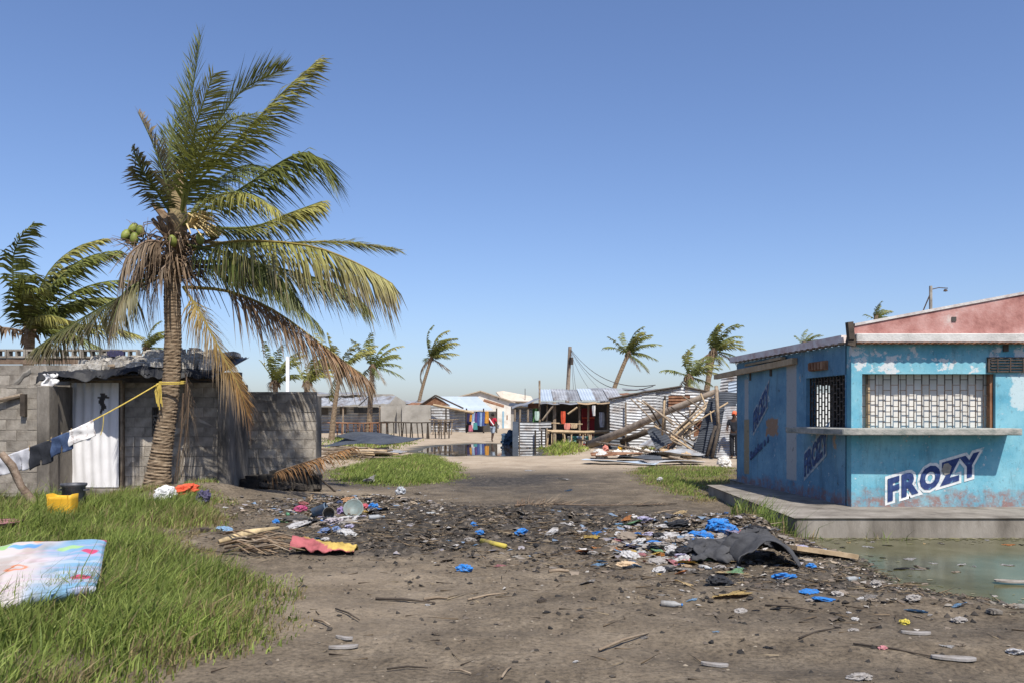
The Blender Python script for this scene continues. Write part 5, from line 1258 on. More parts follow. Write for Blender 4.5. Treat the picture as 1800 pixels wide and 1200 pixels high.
obj('body', MB().b2(px2(1023, 46.8), px2(1045, 46.8), 46.8, 47.4, 0, pz(717, 46.8)), M_REDC, c)
obj('shelf', MB().b2(px2(1023, 46.6), px2(1045, 46.6), 46.5, 46.79, pz(735, 46.6), pz(732.5, 46.6)), MATS['red_orange_cloth'], c)
for (nm, lab, px, t, b, wpx, mm_) in (('red_bag', 'red and white bag hanging in the market shack', 990, 722, 744, 8, MATS['red_orange_cloth']), ('pink_cloth', 'salmon pink cloth over the market rail', 997, 743, 754, 11, mat('salmon_cloth', [(.55, .19, .15), (.65, .28, .22)], 3, .9)), ('tan_cloth', 'tan cardboard beside the salmon cloth', 1009, 745, 752, 12, mat('cardboard', [(.38, .27, .16), (.50, .38, .25)], 4, .9)), ('white_cloth', 'white cloth strip hung by the red cabinet', 1044, 712, 730, 5, M_WHITE), ('white_sack', 'dirty white sack tied to the shack post', 1058, 724, 750, 9, M_GREYC), ('green_cloth', 'pale green cloth in the shack doorway', 944, 722, 738, 8, mat('pale_green_cloth', [(.35, .48, .40), (.50, .6, .52)], 4, .9))):
    Yc = 45.4; x = px2(px, Yc); zt, zb = pz(t, Yc), pz(b, Yc); hw = wpx * Yc / F / 2
    o = obj(nm, MB().grid(lambda u, v: (x + (u - .5) * 2 * hw * (.5 + .5 * math.sin(.6 + v * 2)) , Yc + .04 * math.sin(u * 8 + v), zt + (zb - zt) * v), 6, 6), mm_, None, thick=.06); tag(o, lab, nm.split('_')[1])
for i, px in enumerate(range(1002, 1085, 8)):
    nm, cc = CLC[(3, 5, 1, 3, 5)[i % 5]]
    o = obj('bundle', MB().grid(lambda u, v: (px2(px, 44.6) + (u - .5) * .2, 44.75 + .04 * math.sin(u * 7), pz(766, 44.6) + (pz(779 - 3 * (i % 3), 44.6) - pz(766, 44.6)) * v), 4, 3), mat('cloth_' + nm.replace(' ', '_'), [cc], 5, .9), None, thick=.06)
    tag(o, nm + ' rag hanging below the plank market table', 'rag', 'rags under the plank table')
rack('market_table', px2(970, 44), px2(1088, 44), 44, pz(757.5, 44), 5, 8, 'plank market table on thin stakes before the open shack', 'table', M_WOOD_L, 1.0, group=None, th=.07)
# tin fence by the puddle with a dark end sheet
f = empty('tin_fence', (px2(945, 43), 43, 0), 'low white corrugated tin fence beside the puddle', 'fence')
obj('fence_sheet', corr((px2(914, 43), 43, .0), X_, Z_, px2(947, 43) - px2(914, 43), pz(741, 43), .14, .013, seed=1), M_ZINC, f)
obj('fence_sheet', corr((px2(946, 43.1), 43.1, pz(752, 43)), X_, Z_, px2(969, 43) - px2(946, 43), pz(741, 43) - pz(752, 43), .14, .013, seed=2), M_ZINC, f)
obj('fence_sheet', corr((px2(946, 43.15), 43.15, .0), X_, Z_, px2(958, 43) - px2(946, 43), pz(753, 43), .14, .013, seed=3), M_ZINC, f)
for px in (941, 952): obj('post', MB().tube([(px2(px, 42.8), 42.8, -.1), (px2(px, 42.8), 42.8, pz(755, 42.8))], .05, 6), M_WOOD_D, f)
o = obj('dark_sheet', MB().b2(px2(901, 44.5), px2(911, 44.5), 44.4, 44.5, -.1, pz(740, 44.5)), mat('blue_grey_panel', [(.055, .07, .095), (.10, .12, .15)], 2, .7), None); tag(o, 'dark blue-grey panel at the end of the tin fence', 'panel')
p = ray(896, 781); o = inst('blue_tarp', BLOB[3], None, p + Vector((0, 0, .3)), (0, .4, 0), (1.1, .7, 1.1), mat('navy_tarp', [(.02, .04, .08), (.05, .10, .15)], 3, .7)); tag(o, 'crumpled dark blue tarp beside the puddle', 'tarp')
# D: corrugated gable shack
Y0 = 41
s = empty('corrugated_shack', (px2(1165, Y0), Y0, 0), 'gabled shack clad in silver corrugated sheets behind the fallen trunk', 'shack')
def gtop(px): return pz(np.interp(px, [1070, 1130, 1198, 1255], [703, 692, 680.5, 692]), Y0)
i = 0
edges = [1072, 1100, 1128, 1152, 1180, 1204, 1230, 1256]
for a, b in zip(edges[:-1], edges[1:]):
    for (z0, z1) in ((0, .92), (.92, None)):
        xa_, xb_ = px2(a, Y0), px2(b, Y0); i += 1
        yy = Y0 + .03 * (i % 3) - (.05 if z0 else 0)
        m_ = max(6, int((3 if z1 is None else .95) / .14 * 6))
        def fn(u, v):
            top = (min(gtop(a + (b - a) * u), 99) if z1 is None else z1 + .05)
            z = z0 + (top - z0) * v
            return (xa_ + (xb_ - xa_) * u, yy + .014 * math.sin((z + .05 * u * (i % 3)) / .14 * 6.28), z)
        obj('wall_sheet', MB().grid(fn, 4, m_), (M_ZINC, M_ZINC, M_ZINC, M_ZINC_D)[0 if not (a == 1072 and not z0) else 3], s)
obj('barge_board', MB().tube([(px2(1070, Y0 - .1), Y0 - .1, gtop(1070) + .05), (px2(1130, Y0 - .1), Y0 - .1, gtop(1130) + .08), (px2(1198, Y0 - .1), Y0 - .1, gtop(1198) + .05)], .055, 5), M_WOOD_D, s)
obj('barge_board', MB().tube([(px2(1203, Y0 - .1), Y0 - .1, gtop(1200) + .05), (px2(1257, Y0 - .1), Y0 - .1, gtop(1255) + .04)], .05, 5), M_WOOD_D, s)
for sgn, (a, b) in enumerate(((1070, 1200), (1200, 1258))):
    obj('roof_sheet', MB().grid(lambda u, v: (px2(a + (b - a) * u, Y0), Y0 + .0 + 4.5 * v, gtop(a + (b - a) * u) + .02 + .015 * math.sin(v * 60)), 8, 40), M_ZINC, s, thick=.006)
obj('rust_panel', corr((px2(1175, Y0 - .15), Y0 - .15, pz(715, Y0)), X_, Z_, px2(1213, Y0) - px2(1175, Y0), pz(694, Y0) - pz(715, Y0), .14, .02), M_RUST, s)
obj('post', MB().tube([(px2(1169, Y0 - .12), Y0 - .12, 0), (px2(1169, Y0 - .12), Y0 - .12, pz(695, Y0))], .05, 5), M_WOOD_D, s)
obj('hatch', MB().b2(px2(1152, Y0 - .1), px2(1167, Y0 - .1), Y0 - .12, Y0 - .06, pz(757, Y0), pz(722, Y0)), M_ZINC_D, s)
for px in (1100, 1213): obj('post', MB().tube([(px2(px, Y0 - .2), Y0 - .2, 0), (px2(px, Y0 - .2), Y0 - .2, pz(706 if px < 1200 else 720, Y0))], .045, 5), M_WOOD, s)
# fallen trunk and poles
def log(name, pts, rad, m, label, cat, group=None, n=9, wob=.04):
    o = obj(name, MB().tube([Vector(p) for p in pts], rad, n, wob=wob), m, None, smooth=True); return tag(o, label, cat, group)
M_LOG = mat('grey_brown_log', [(0.14, .105, .078), (.23, .185, .145), (.30, .25, .20)], 4, .9, .5, 30, stretch=(1, 1, 1))
a, b = P(1037, 781, 41.5), P(1262, 686, 36.5)
log('toppled_log', [a, a.lerp(b, .3) + Vector((0, 0, -.04)), a.lerp(b, .6) + Vector((0, 0, .04)), b], [.21, .19, .165, .11], M_LOG, 'toppled grey palm log slanting up against the corrugated shack', 'log')
a, b = P(1065, 785, 42), P(1165, 748, 39); log('dark_pole', [a, b], [.16, .12], M_WOOD_D, 'dark pole lying under the toppled trunk', 'pole')
log('thin_pole', [P(1150, 793, 34.5), P(1200, 745, 35), P(1255, 697, 35.6)], [.05, .05, .04], M_WOOD, 'thin pole leaning from the sacks up to the shack corner', 'pole')
log('thin_pole', [P(1157, 792, 34.2), P(1210, 744, 35), P(1256, 702, 35.4)], [.05, .05, .04], M_WOOD_L, 'second thin leaning pole, tied beside the first', 'pole')
o = plank('table_frame', P(1176, 787, 35.5), P(1210, 752, 35.6), .9, .05, M_WOOD_D, 'dark wooden frame collapsed beneath the leaning poles', 'frame')
o = plank('zinc_scrap', P(1135, 782, 37), P(1175, 762, 37.5), 1.1, .02, M_ZINC, 'bent zinc scrap on end behind the sacks', 'sheet')
for i, (aa, bb) in enumerate((((1150, 770, 35), (1222, 774, 35)), ((1185, 795, 34.5), (1200, 765, 35)), ((1205, 768, 34.8), (1224, 755, 35)))): log('stick', [P(*aa), P(*bb)], .035, M_WOOD, 'grey stick jammed in the collapsed frame', 'stick', 'sticks in the collapsed frame', 5)
# leaning dark sheets beside the kiosk
for i, (ba, tp_, w_, mm_, lab) in enumerate((((1232, 801, 32.5), (1262, 700, 34), 1.0, M_ZINC_D, 'dark corrugated sheet leaning left in the wreck by the kiosk'), ((1252, 803, 32.0), (1272, 690, 33.6), .9, M_ZINC_D, 'dark corrugated sheet leaning in the middle of the wreck'), ((1275, 803, 31.8), (1290, 715, 33), .8, M_ZINC, 'pale corrugated sheet leaning close to the kiosk wall'))):
    a, b = P(*ba), P(*tp_); uz = (b - a).normalized(); o = obj('leaning_sheet', corr(a - Vector((.35, 0, 0)), Vector((1, -.35, .05)), uz, w_, (b - a).length, .11, .02, 'h', .04, i), mm_, None); tag(o, lab, 'sheet')
for i, (pa, w_, h_, lab) in enumerate((((1262, 705, 35), 1.1, 1.15, 'torn pale roof sheet curling up beside the kiosk plank'), ((1255, 735, 35.2), .9, .8, 'crumpled zinc sheet below the torn roof sheet'), ((1278, 720, 34.5), .6, 1.2, 'bluish sheet hanging between wreck and kiosk'))):
    a = P(*pa); o = obj('torn_sheet', corr(a, Vector((1, .2, .1)), Vector((.15, .2, 1)), w_, h_, .13, .025, 'h', .18, i + 5), (M_ZINC, M_ZINC, M_BLUEROOF)[i], None); tag(o, lab, 'sheet')
log('upright_board', [P(1263, 752, 32.4), P(1259, 678, 32.9)], .075, M_WOOD, 'grey upright board standing in the wreck by the kiosk', 'board', None, 4)
log('black_beam', [P(1252, 803, 31.6), P(1265, 745, 32)], .07, M_WOOD_D, 'charred beam leaning in front of the dark sheets', 'beam', None, 5)
log('black_beam', [P(1243, 800, 31.9), P(1258, 748, 32.3)], .07, M_WOOD_D, 'charred beam left of the other, against the dark sheets', 'beam', None, 5)
# ground sheets and sacks
M_SACK = mat('white_sack', [(.48, .46, .42), (.62, .60, .56)], 3, .9, .3, 20, rand=.12)
rs = random.Random(21)
for i, (px, py, wpx, c) in enumerate(((1052, 797, 22, 0), (1058, 802, 22, 0), (1085, 797, 18, 0), (1100, 800, 26, 0), (1120, 793, 20, 0), (1135, 797, 26, 0), (1150, 800, 24, 0), (1165, 797, 26, 1), (1190, 796, 30, 1), (1215, 800, 26, 1), (1110, 790, 12, 0), (1090, 787, 8, 2), (1212, 792, 12, 2), (1065, 789, 12, 3), (1272, 812, 26, 0), (1275, 818, 22, 0), (1205, 803, 20, 1))):
    p = ray(px, py + 3); w_ = wpx * p.y / F
    nm, lab = (('sack', 'white sack heaped among the sheets by the wreck'), ('sack', 'tan sack lying flat before the collapsed frame'), ('yellow_bag', 'yellow bag among the white sacks'), ('pink_bag', 'pinkish bag at the foot of the toppled trunk'))[c]
    if py > 810: lab = 'white sack lying against the corner of the kiosk'
    o = inst(nm, BLOB[i % 7], None, p + Vector((0, 0, .10)), (0, 0, rs.uniform(-.4, .4)), (w_, w_ * .7, .36), (M_SACK, MATS['cardboard'], MATS['yellow_plastic'], MATS['salmon_cloth'])[c]); tag(o, lab, 'bag' if 'bag' in nm else 'sack', 'sacks and bags by the wreck')
def flat_sheet(name, pa, pb, dep, m, label, group=None, z=.06, curl=.05, seed=0, rise=0.0):
    a, b = ray(*pa), ray(*pb); d = (b - a); w_ = d.length; ux = d.normalized(); uy = Vector((-ux.y, ux.x, 0)) * (1 if ux.x > 0 else -1)
    rs_ = random.Random(seed); q = rs_.uniform(0, 6)
    def fn(u, v):
        p_ = a + ux * w_ * u + uy * dep * v
        return (p_.x, p_.y, gz1(p_.x, p_.y) + z + rise * v + curl * (1 + math.sin(u * 4 + v * 3 + q)) + .015 * math.sin(v * dep / .1 * 6.28))
    o = obj(name, MB().grid(fn, 14, max(6, int(dep / .1 * 6))), m, None, thick=.004); return tag(o, label, 'sheet', group)
flat_sheet('roof_sheet', (1022, 815), (1150, 819), .8, M_BLUEROOF, 'pale blue-grey roof sheet lying flat nearest the track', seed=1)
flat_sheet('roof_sheet', (1140, 818), (1240, 816), .7, M_ZINC, 'grey roof sheet lying flat beside the kiosk grass', seed=2)
flat_sheet('roof_sheet', (1090, 811), (1165, 812), 1.0, M_ZINC_D, 'dark roof sheet lying between the pale ones', seed=3, z=.10)
flat_sheet('roof_sheet', (1160, 810), (1240, 806), 1.1, M_ZINC, 'silver roof sheet tilted behind the flat grey one', seed=4, z=.14, curl=.10)
flat_sheet('roof_sheet', (1040, 806), (1130, 806), .9, M_RUST, 'rusty roof sheet in front of the white sacks', seed=5, z=.12)
a, b = ray(1008, 782), ray(1212, 815); log('long_pole', [a + Vector((0, 0, .35)), a.lerp(b, .5) + Vector((0, 0, .32)), b + Vector((0, 0, .10))], .05, M_WOOD, 'long thin pole lying across the sacks and sheets', 'pole', None, 6)
# left: black sheets and poles beyond the block wall
flat_sheet('black_sheet', (566, 793), (668, 797), 2.6, M_ZINC_D, 'large black corrugated sheet on the pole pile', seed=6, z=.22, curl=.10, rise=.42)
flat_sheet('black_sheet', (640, 794), (694, 792), 2.0, M_ZINC_D, 'smaller black sheet lapped over the pole pile end', seed=7, z=.30, curl=.08, rise=.40)
flat_sheet('grey_sheet', (672, 802), (716, 796), 1.2, M_ZINC, 'crumpled pale sheet at the end of the pole pile', seed=8, z=.06, curl=.07)
rs = random.Random(5)
for i in range(26):
    ax, ay = rs.uniform(558, 610), rs.uniform(790, 808); bx = ax + rs.uniform(60, 130); by = ay + rs.uniform(-6, 6)
    a, b = ray(ax, ay), ray(min(bx, 705), by); zo = .05 + .05 * (i % 7)
    log('thin_pole', [a + Vector((0, 0, zo)), b + Vector((0, 0, zo + rs.uniform(-.03, .05)))], rs.uniform(.022, .04), (M_WOOD, M_WOOD_L, M_WOOD)[i % 3], 'thin dry pole in the pile under the black sheets', 'pole', 'poles piled under the black sheets', 5)
# dry frond on the burnt heap
d = frond([Vector((-5.6, 18.2, .12)), Vector((-5.0, 18.05, .42)), Vector((-4.3, 17.95, .66)), Vector((-3.3, 17.9, .98))], 70, .45, .025, BRN, ORG, 900, droop=.9, wind=.2, rr=.03)
o = obj('fallen_frond', d, M_FROND, None); tag(o, 'rust-brown dry frond leaning over the burnt heap', 'frond')
log('stick', [Vector((-4.3, 18.1, .50)), ray(590, 864)], .022, M_WOOD_D, 'long thin stick sloping from the burnt heap to the track', 'stick', None, 5)
o = obj('white_post', MB().b2(px2(502.5, 38), px2(508, 38), 38, 38.12, 0, pz(626, 38)), mat('white_paint', [(.72, .72, .72), (.8, .8, .8)], 2, .7), None); tag(o, 'plain white square post behind the block wall', 'post')
# poles and wires
u_ = empty('utility_pole', (px2(995, 70), 70, 0), 'leaning wooden utility pole behind the tin-roofed shack', 'utility pole')
a, b = Vector((px2(994, 70), 70, 0)), P(1002, 609, 70)
obj('pole', MB().tube([a, b], [.19, .14], 8), M_LOG, u_)
obj('insulator', MB().box(P(1004, 634, 69.8), (.35, .2, .6)), M_WOOD_D, u_)
for i, (pa, pb, sag) in enumerate((((1003, 613, 70), (1152, 676, 44), 1.0), ((1004, 616, 70), (1148, 678, 44), 1.3), ((1004, 618, 70), (1055, 684, 52), .2), ((1005, 616, 70), (1012, 684, 52), .1), ((1005, 630, 70), (1008, 684, 52), .1), ((1004, 622, 70), (1036, 684, 52), .2))):
    a, b = P(*pa), P(*pb); pts = [a.lerp(b, t) + Vector((0, 0, -sag * 4 * t * (1 - t))) for t in np.linspace(0, 1, 14)]
    o = obj('power_line', MB().tube(pts, .022 if i < 2 else .012, 4), M_IRON, None); tag(o, ('thick sagging cable from the utility pole to the corrugated shack', 'second sagging cable alongside the thick one')[i] if i < 2 else 'thin wire dropping from the utility pole to the tin roof', 'wire', 'wires of the utility pole')
l_ = empty('lamp_post', (px2(1636, 40), 40, 0), 'grey street lamp post rising behind the pink gable', 'lamp post')
obj('pole', MB().tube([(px2(1636, 40), 40, 0), P(1636, 503, 40)], [.10, .075], 8), M_CONC, l_)
obj('arm', MB().tube([P(1637, 509, 40), P(1650, 506, 40), P(1666, 507, 40)], .022, 5), M_IRON, l_)
obj('lamp_head', MB().lathe([(0, .07), (.06, .06), (.10, -.03), (.0, -.06)], 10, P(1662, 511, 40)), M_IRON, l_)
obj('stay_wire', MB().tube([P(1636, 515, 40), P(1620, 553, 40)], .03, 4), M_IRON, l_)

# ------------------------------------------------------------------ people
def skin_mesh(name, nodes, edges, sub=2):
    me = bpy.data.meshes.new(name); me.from_pydata([n_[0] for n_ in nodes], edges, []); o = bpy.data.objects.new(name, me); COL.objects.link(o)
    md = o.modifiers.new('skin', 'SKIN'); md.use_smooth_shade = True
    for i, n_ in enumerate(nodes):
        sv = me.skin_vertices[0].data[i]; sv.radius = n_[1] if hasattr(n_[1], '__len__') else (n_[1], n_[1]); sv.use_root = (i == 0)
    s2 = o.modifiers.new('sub', 'SUBSURF'); s2.levels = sub; s2.render_levels = sub
    dg = bpy.context.evaluated_depsgraph_get(); dg.update()
    out = bpy.data.meshes.new_from_object(o.evaluated_get(dg)); bpy.data.objects.remove(o); out.polygons.foreach_set('use_smooth', [True] * len(out.polygons)); return out
M_SKIN = mat('dark_skin', [(.045, .025, .017), (.075, .042, .028)], 5, .6)
def person(loc, rz, label, shirt, trousers, hair, cap=None, stride=.16, arm_b=((.26, .05, 1.12), (.2, .22, 1.05)), knee_len=False, bag=False):
    r = empty('person', loc, label, 'person')
    H = [((0, 0, .95), (.13, .10)), ((0, 0, 1.15), (.13, .095)), ((0, .0, 1.36), (.16, .10)), ((0, .0, 1.47), (.065, .06)), ((0, .02, 1.56), (.075, .085)), ((0, .02, 1.64), (.075, .09)), ((0, .015, 1.70), (.05, .06)),
         ((-.10, 0, .90), .085), ((-.10, stride * .5, .50), .06), ((-.10, stride * .2, .10), .04), ((-.10, stride * .2 + .12, .04), (.04, .03)),
         ((.10, 0, .90), .085), ((.10, -stride * .3, .50), .06), ((.10, -stride, .10), .04), ((.10, -stride + .12, .04), (.04, .03)),
         ((-.20, 0, 1.40), .06), ((-.25, -.02, 1.14), .045), ((-.24, .12, .95), .034), ((-.235, .18, .88), (.035, .02)),
         ((.20, 0, 1.40), .06), ((*arm_b[0],), .045), ((*arm_b[1],), .034), ((arm_b[1][0] - .03, arm_b[1][1] + .07, arm_b[1][2] + .02), (.035, .02))]
    E = [(0, 1), (1, 2), (2, 3), (3, 4), (4, 5), (5, 6), (0, 7), (7, 8), (8, 9), (9, 10), (0, 11), (11, 12), (12, 13), (13, 14), (2, 15), (15, 16), (16, 17), (17, 18), (2, 19), (19, 20), (20, 21), (21, 22)]
    me = skin_mesh('body', H, E); me.materials.append(M_SKIN); inst('body', me, r, (0, 0, 0), local=True)
    S = [((0, 0, .93), (.15, .12)), ((0, 0, 1.15), (.15, .115)), ((0, 0, 1.36), (.18, .12)), ((0, 0, 1.44), (.09, .08)), ((-.20, 0, 1.40), .08), ((-.24, -.015, 1.22), .068), ((.20, 0, 1.40), .08), (tuple(np.array((.20, 0, 1.40)) * .35 + np.array(arm_b[0]) * .65), .068)]
    me = skin_mesh('shirt', S, [(0, 1), (1, 2), (2, 3), (2, 4), (4, 5), (2, 6), (6, 7)]); me.materials.append(shirt); inst('shirt', me, r, (0, 0, 0), local=True)
    zk = .42 if knee_len else .09; f_ = (.9 - zk) / .8
    T_ = [((0, 0, .97), (.145, .115)), ((-.10, 0, .88), .105), ((-.10, stride * .5, .50), .085), ((0.10, 0, .88), .105), ((.10, -stride * .3, .50), .085)]
    Ed = [(0, 1), (1, 2), (0, 3), (3, 4)]
    if not knee_len: T_ += [((-.10, stride * .2, .10), .07), ((.10, -stride, .10), .07)]; Ed += [(2, 5), (4, 6)]
    me = skin_mesh('trousers', T_, Ed); me.materials.append(trousers); inst('trousers', me, r, (0, 0, 0), local=True)
    hm = MB().lathe([(.0, .12), (.05, .11), (.088, .06), (.098, .0), (.085, -.05)], 14, (0, .0, 1.655)).mesh('hair', True); hm.materials.append(cap or hair); inst('cap' if cap else 'hair', hm, r, (0, 0, 0), local=True)
    if cap:
        pk_ = MB().box((0, .12, 1.66), (.13, .10, .015)).mesh('cap_peak'); pk_.materials.append(cap); inst('cap_peak', pk_, r, (0, 0, 0), local=True)
    if bag:
        st_ = MB().tube([(-.16, -.13, 1.42), (0, -.15, 1.22), (.17, -.13, 1.02)], .035, 6).mesh('bag_strap'); st_.materials.append(M_WHITE); inst('bag_strap', st_, r, (0, 0, 0), local=True)
    fm = MB()
    for y_ in (.125,):
        fm.box((0, .125, 1.60), (.022, .03, .045)); fm.box((-.033, .112, 1.625), (.02, .012, .012)); fm.box((.033, .112, 1.625), (.02, .012, .012)); fm.box((0, .105, 1.555), (.05, .012, .012)); fm.box((-.088, .02, 1.61), (.02, .04, .06)); fm.box((.088, .02, 1.61), (.02, .04, .06))
    fe = fm.mesh('face'); fe.materials.append(M_SKIN); inst('face', fe, r, (0, 0, 0), local=True)
    r.rotation_euler = (0, 0, rz); return r
M_HAIR = mat('black_hair', [(.008, .007, .006), (.02, .017, .015)], 9, .9)
g = ray(866, 775.5)
person(Vector((g.x, g.y, g.z - .01)), R(-35), 'person in a red top and light jeans walking past the puddle', mat('crimson_shirt', [(.36, .01, .03), (.48, .03, .06)], 5, .85), mat('light_jeans', [(.20, .25, .31), (.36, .41, .47)], 5, .9), M_HAIR, stride=.22, knee_len=True, bag=True)
g = Vector((px2(1291, 31.5), 31.5, gz1(px2(1291, 31.5), 31.5)))
person(g, R(150), 'person in dark clothes and an orange cap standing behind the kiosk corner', M_DARKC, M_DARKC, M_HAIR, cap=mat('orange_cap', [(.55, .10, .04), (.68, .16, .07)], 4, .8), stride=.06)

# more wreckage between the corrugated shack and the kiosk
rs = random.Random(91)
for i in range(34):
    px, py = rs.uniform(1150, 1288), rs.uniform(745, 800); a = P(px, py, rs.uniform(32, 36)); a.z = max(a.z, .05); d = Vector((rs.uniform(-1, 1), rs.uniform(-.4, .4), rs.uniform(.0, .9))).normalized() * rs.uniform(.7, 2.2)
    log('splintered_pole', [a, a + d * .5 + Vector((0, 0, .03)), a + d], rs.uniform(.02, .045), (M_WOOD, M_WOOD_D, M_WOOD_L)[i % 3], ('grey', 'dark', 'pale')[i % 3] + ' splintered pole tangled in the wreck beside the kiosk', 'pole', 'splintered poles in the wreck', 5)
for i in range(9):
    px, py = rs.uniform(1150, 1275), rs.uniform(765, 803); a = P(px, py, rs.uniform(32.5, 36)); a.z = max(a.z, .05)
    o = obj('sheet_scrap', corr(a, Vector((1, rs.uniform(-.5, .5), rs.uniform(-.3, .5))), Vector((rs.uniform(-.4, .4), .6, rs.uniform(.2, 1))), rs.uniform(.4, .9), rs.uniform(.4, 1.0), .13, .02, 'hv'[i % 2], .12, i), (M_ZINC, M_RUST, M_ZINC_D)[i % 3], None); tag(o, ('bent silver', 'rusty', 'dark')[i % 3] + ' sheet scrap tangled in the wreck beside the kiosk', 'sheet', 'sheet scraps in the wreck')
# low roofs filling the skyline behind the lane
for (a_, b_, t_, Yf, mm_, lab) in ((690, 745, 703, 88, M_ZINC, 'low shack with a pale roof behind the rendered wall'), (715, 752, 707, 80, M_RUST, 'rust-roofed low shack beside the slender palm'), (895, 950, 708, 64, M_ZINC_D, 'dark-roofed shack between the white house and the market'), (1060, 1140, 689, 58, M_RUST, 'rusty roof rising behind the corrugated shack')):
    s = empty('low_shack', (px2((a_ + b_) / 2, Yf), Yf, 0), lab, 'shack')
    obj('wall', MB().b2(px2(a_ + 3, Yf), px2(b_ - 3, Yf), Yf, Yf + 3, -.1, pz(t_ + 6, Yf)), M_OLDC, s)
    for k_ in range(3):
        xa_, xb_ = px2(a_ + (b_ - a_) * k_ / 3, Yf), px2(a_ + (b_ - a_) * (k_ + 1) / 3 + 1, Yf)
        obj('roof_sheet', MB().grid(lambda u, v: (xa_ + (xb_ - xa_) * u, Yf - .4 + 3.8 * v, pz(t_ + 6, Yf) + .04 + (pz(t_, Yf) - pz(t_ + 6, Yf)) * v + .03 * math.sin(u * 5 + k_ * 2)), 10, 2), mm_, s, thick=.02)
# ------------------------------------------------------------------ rubbish
def cm(name, c, rough=.75, t=0.0, k=.6):
    d = np.array((.13, .105, .08)); c = np.array(c)
    return mat(name, [tuple(c * .25 + d * .75), tuple(c * .75 + d * .2), tuple(c)], 5, max(rough, .5), .3, 25, pos=[.36, .48, .62], translu=t)
BLUE = cm('bright_blue_plastic', (.02, .22, .62), .45, .15); LBLUE = cm('pale_blue_plastic', (.22, .38, .55), .5, .15); BLACKP = M_BLACKPL
WHT = cm('white_plastic', (.50, .49, .48), .5, .1, .75); GRY = cm('dusty_grey_plastic', (.30, .28, .26), .7); DUST = cm('dust_coloured_scrap', (.22, .18, .14), .9)
TAN = MATS['cardboard']; CREAM = cm('cream_foam', (.58, .44, .24), .9, 0, .85); PINK = cm('pink_scrap', (.50, .20, .22)); YELS = cm('yellow_scrap', (.60, .42, .10)); GRN = cm('green_scrap', (.20, .38, .20)); ORGS = cm('orange_scrap', (.50, .20, .06)); LIL = cm('lilac_plastic', (.40, .38, .52), .5, .15)
FELT = mat('dark_felt', [(.035, .035, .037), (.075, .075, .078)], 6, .95, .4, 60)
CLEAR = mat('clear_plastic', [(.75, .78, .80)], 3, .12, trans=.75, spec=.5)
def scrap_mesh(seed):
    rs_ = random.Random(seed); n = 7; ph = [rs_.uniform(0, 6.3) for _ in range(6)]; bx = rs_.uniform(.3, .9)
    bm = bmesh.new(); vs = {}
    for j in range(n):
        for i in range(n):
            u, v = i / (n - 1) - .5, j / (n - 1) - .5
            e = 1 + .22 * math.sin(math.atan2(v, u) * 3 + ph[0]) + .1 * math.sin(math.atan2(v, u) * 7 + ph[1])
            vs[i, j] = bm.verts.new((u * e, v * e * .75, bx * .16 * math.sin(u * 5 + ph[2]) * math.cos(v * 4 + ph[3]) + .10 * bx * math.sin(v * 9 + u * 4 + ph[4]) + .05 * rs_.uniform(-1, 1)))
    for j in range(n - 1):
        for i in range(n - 1):
            if (i in (0, n - 2) and j in (0, n - 2)) and rs_.random() < .8: continue
            bm.faces.new((vs[i, j], vs[i + 1, j], vs[i + 1, j + 1], vs[i, j + 1]))
    r = bmesh.ops.solidify(bm, geom=list(bm.faces), thickness=.02)
    me = bpy.data.meshes.new('scrap'); bm.to_mesh(me); bm.free(); me.materials.append(DUST); return me
SCR = [scrap_mesh(i) for i in range(10)]
def stick_mesh(seed):
    rs_ = random.Random(seed); p = Vector((-.5, 0, 0)); pts = [p.copy()]
    for i in range(5): p = p + Vector((.2, rs_.uniform(-.05, .05), rs_.uniform(-.02, .025))); pts.append(p.copy())
    mb = MB().tube(pts, [.016, .02, .018, .016, .012, .006], 5); me = mb.mesh('stick'); me.materials.append(M_WOOD); return me
STK = [stick_mesh(i) for i in range(6)]
def put(name, me, px, py, size, m, label, cat, group=None, rz=None, tilt=.25, lift=.3, seed=0):
    """size in photograph pixels across (x), metres follow from the distance"""
    p = ray(px, py); w_ = size[0] * p.y / F; hh = size[1] * p.y / F; rs_ = random.Random(int(px * 31 + py * 7 + seed))
    o = inst(name, me, None, p + Vector((0, 0, hh * lift)), (rs_.uniform(-tilt, tilt), rs_.uniform(-tilt, tilt), rs_.uniform(-.5, .5) if rz is None else rz), (w_, max(w_ * .7, hh), hh), m)
    return tag(o, label, cat, group)
rs = random.Random(77)
# --- named pieces of the left heap
def basin(px, py, r_px, tilt, m, label, name='basin', depth=.42):
    p = ray(px, py); r_ = r_px * p.y / F
    mt = Euler(tilt).to_matrix(); pf = [(0, 0), (.62, 0), (.95, depth), (1.04, depth + .03), (1.04, depth + .08), (.95, depth + .05), (.60, .05), (0, .05)]
    mb = MB().lathe([(a * r_, b * r_) for a, b in pf], 26, p + Vector((0, 0, r_ * .55)), mt); o = obj(name, mb, m, None, smooth=True); return tag(o, label, 'basin')
basin(622, 905, 17, (R(58), R(5), 0), cm('grey_green_enamel', (.17, .22, .21), .4), 'grey-green round basin tipped on its side in the rubbish heap')
def bucket(px, py, w, h_, rot, m, label):
    p = ray(px, py); s = p.y / F; r_ = w * s / 2; H_ = h_ * s; mt = Euler(rot).to_matrix()
    mb = MB().lathe([(0, 0), (r_ * .85, 0), (r_, H_), (r_ * 1.06, H_), (r_ * 1.06, H_ * .93), (r_ * .99, H_ * .92)], 18, p + Vector((0, 0, r_ * .75)), mt); mb.lathe([(r_ * .97, H_ * .98), (r_ * .82, H_ * .04), (0, H_ * .04)], 18, p + Vector((0, 0, r_ * .75)), mt)
    o = obj('bucket', mb, m, None, smooth=True); return tag(o, label, 'bucket')
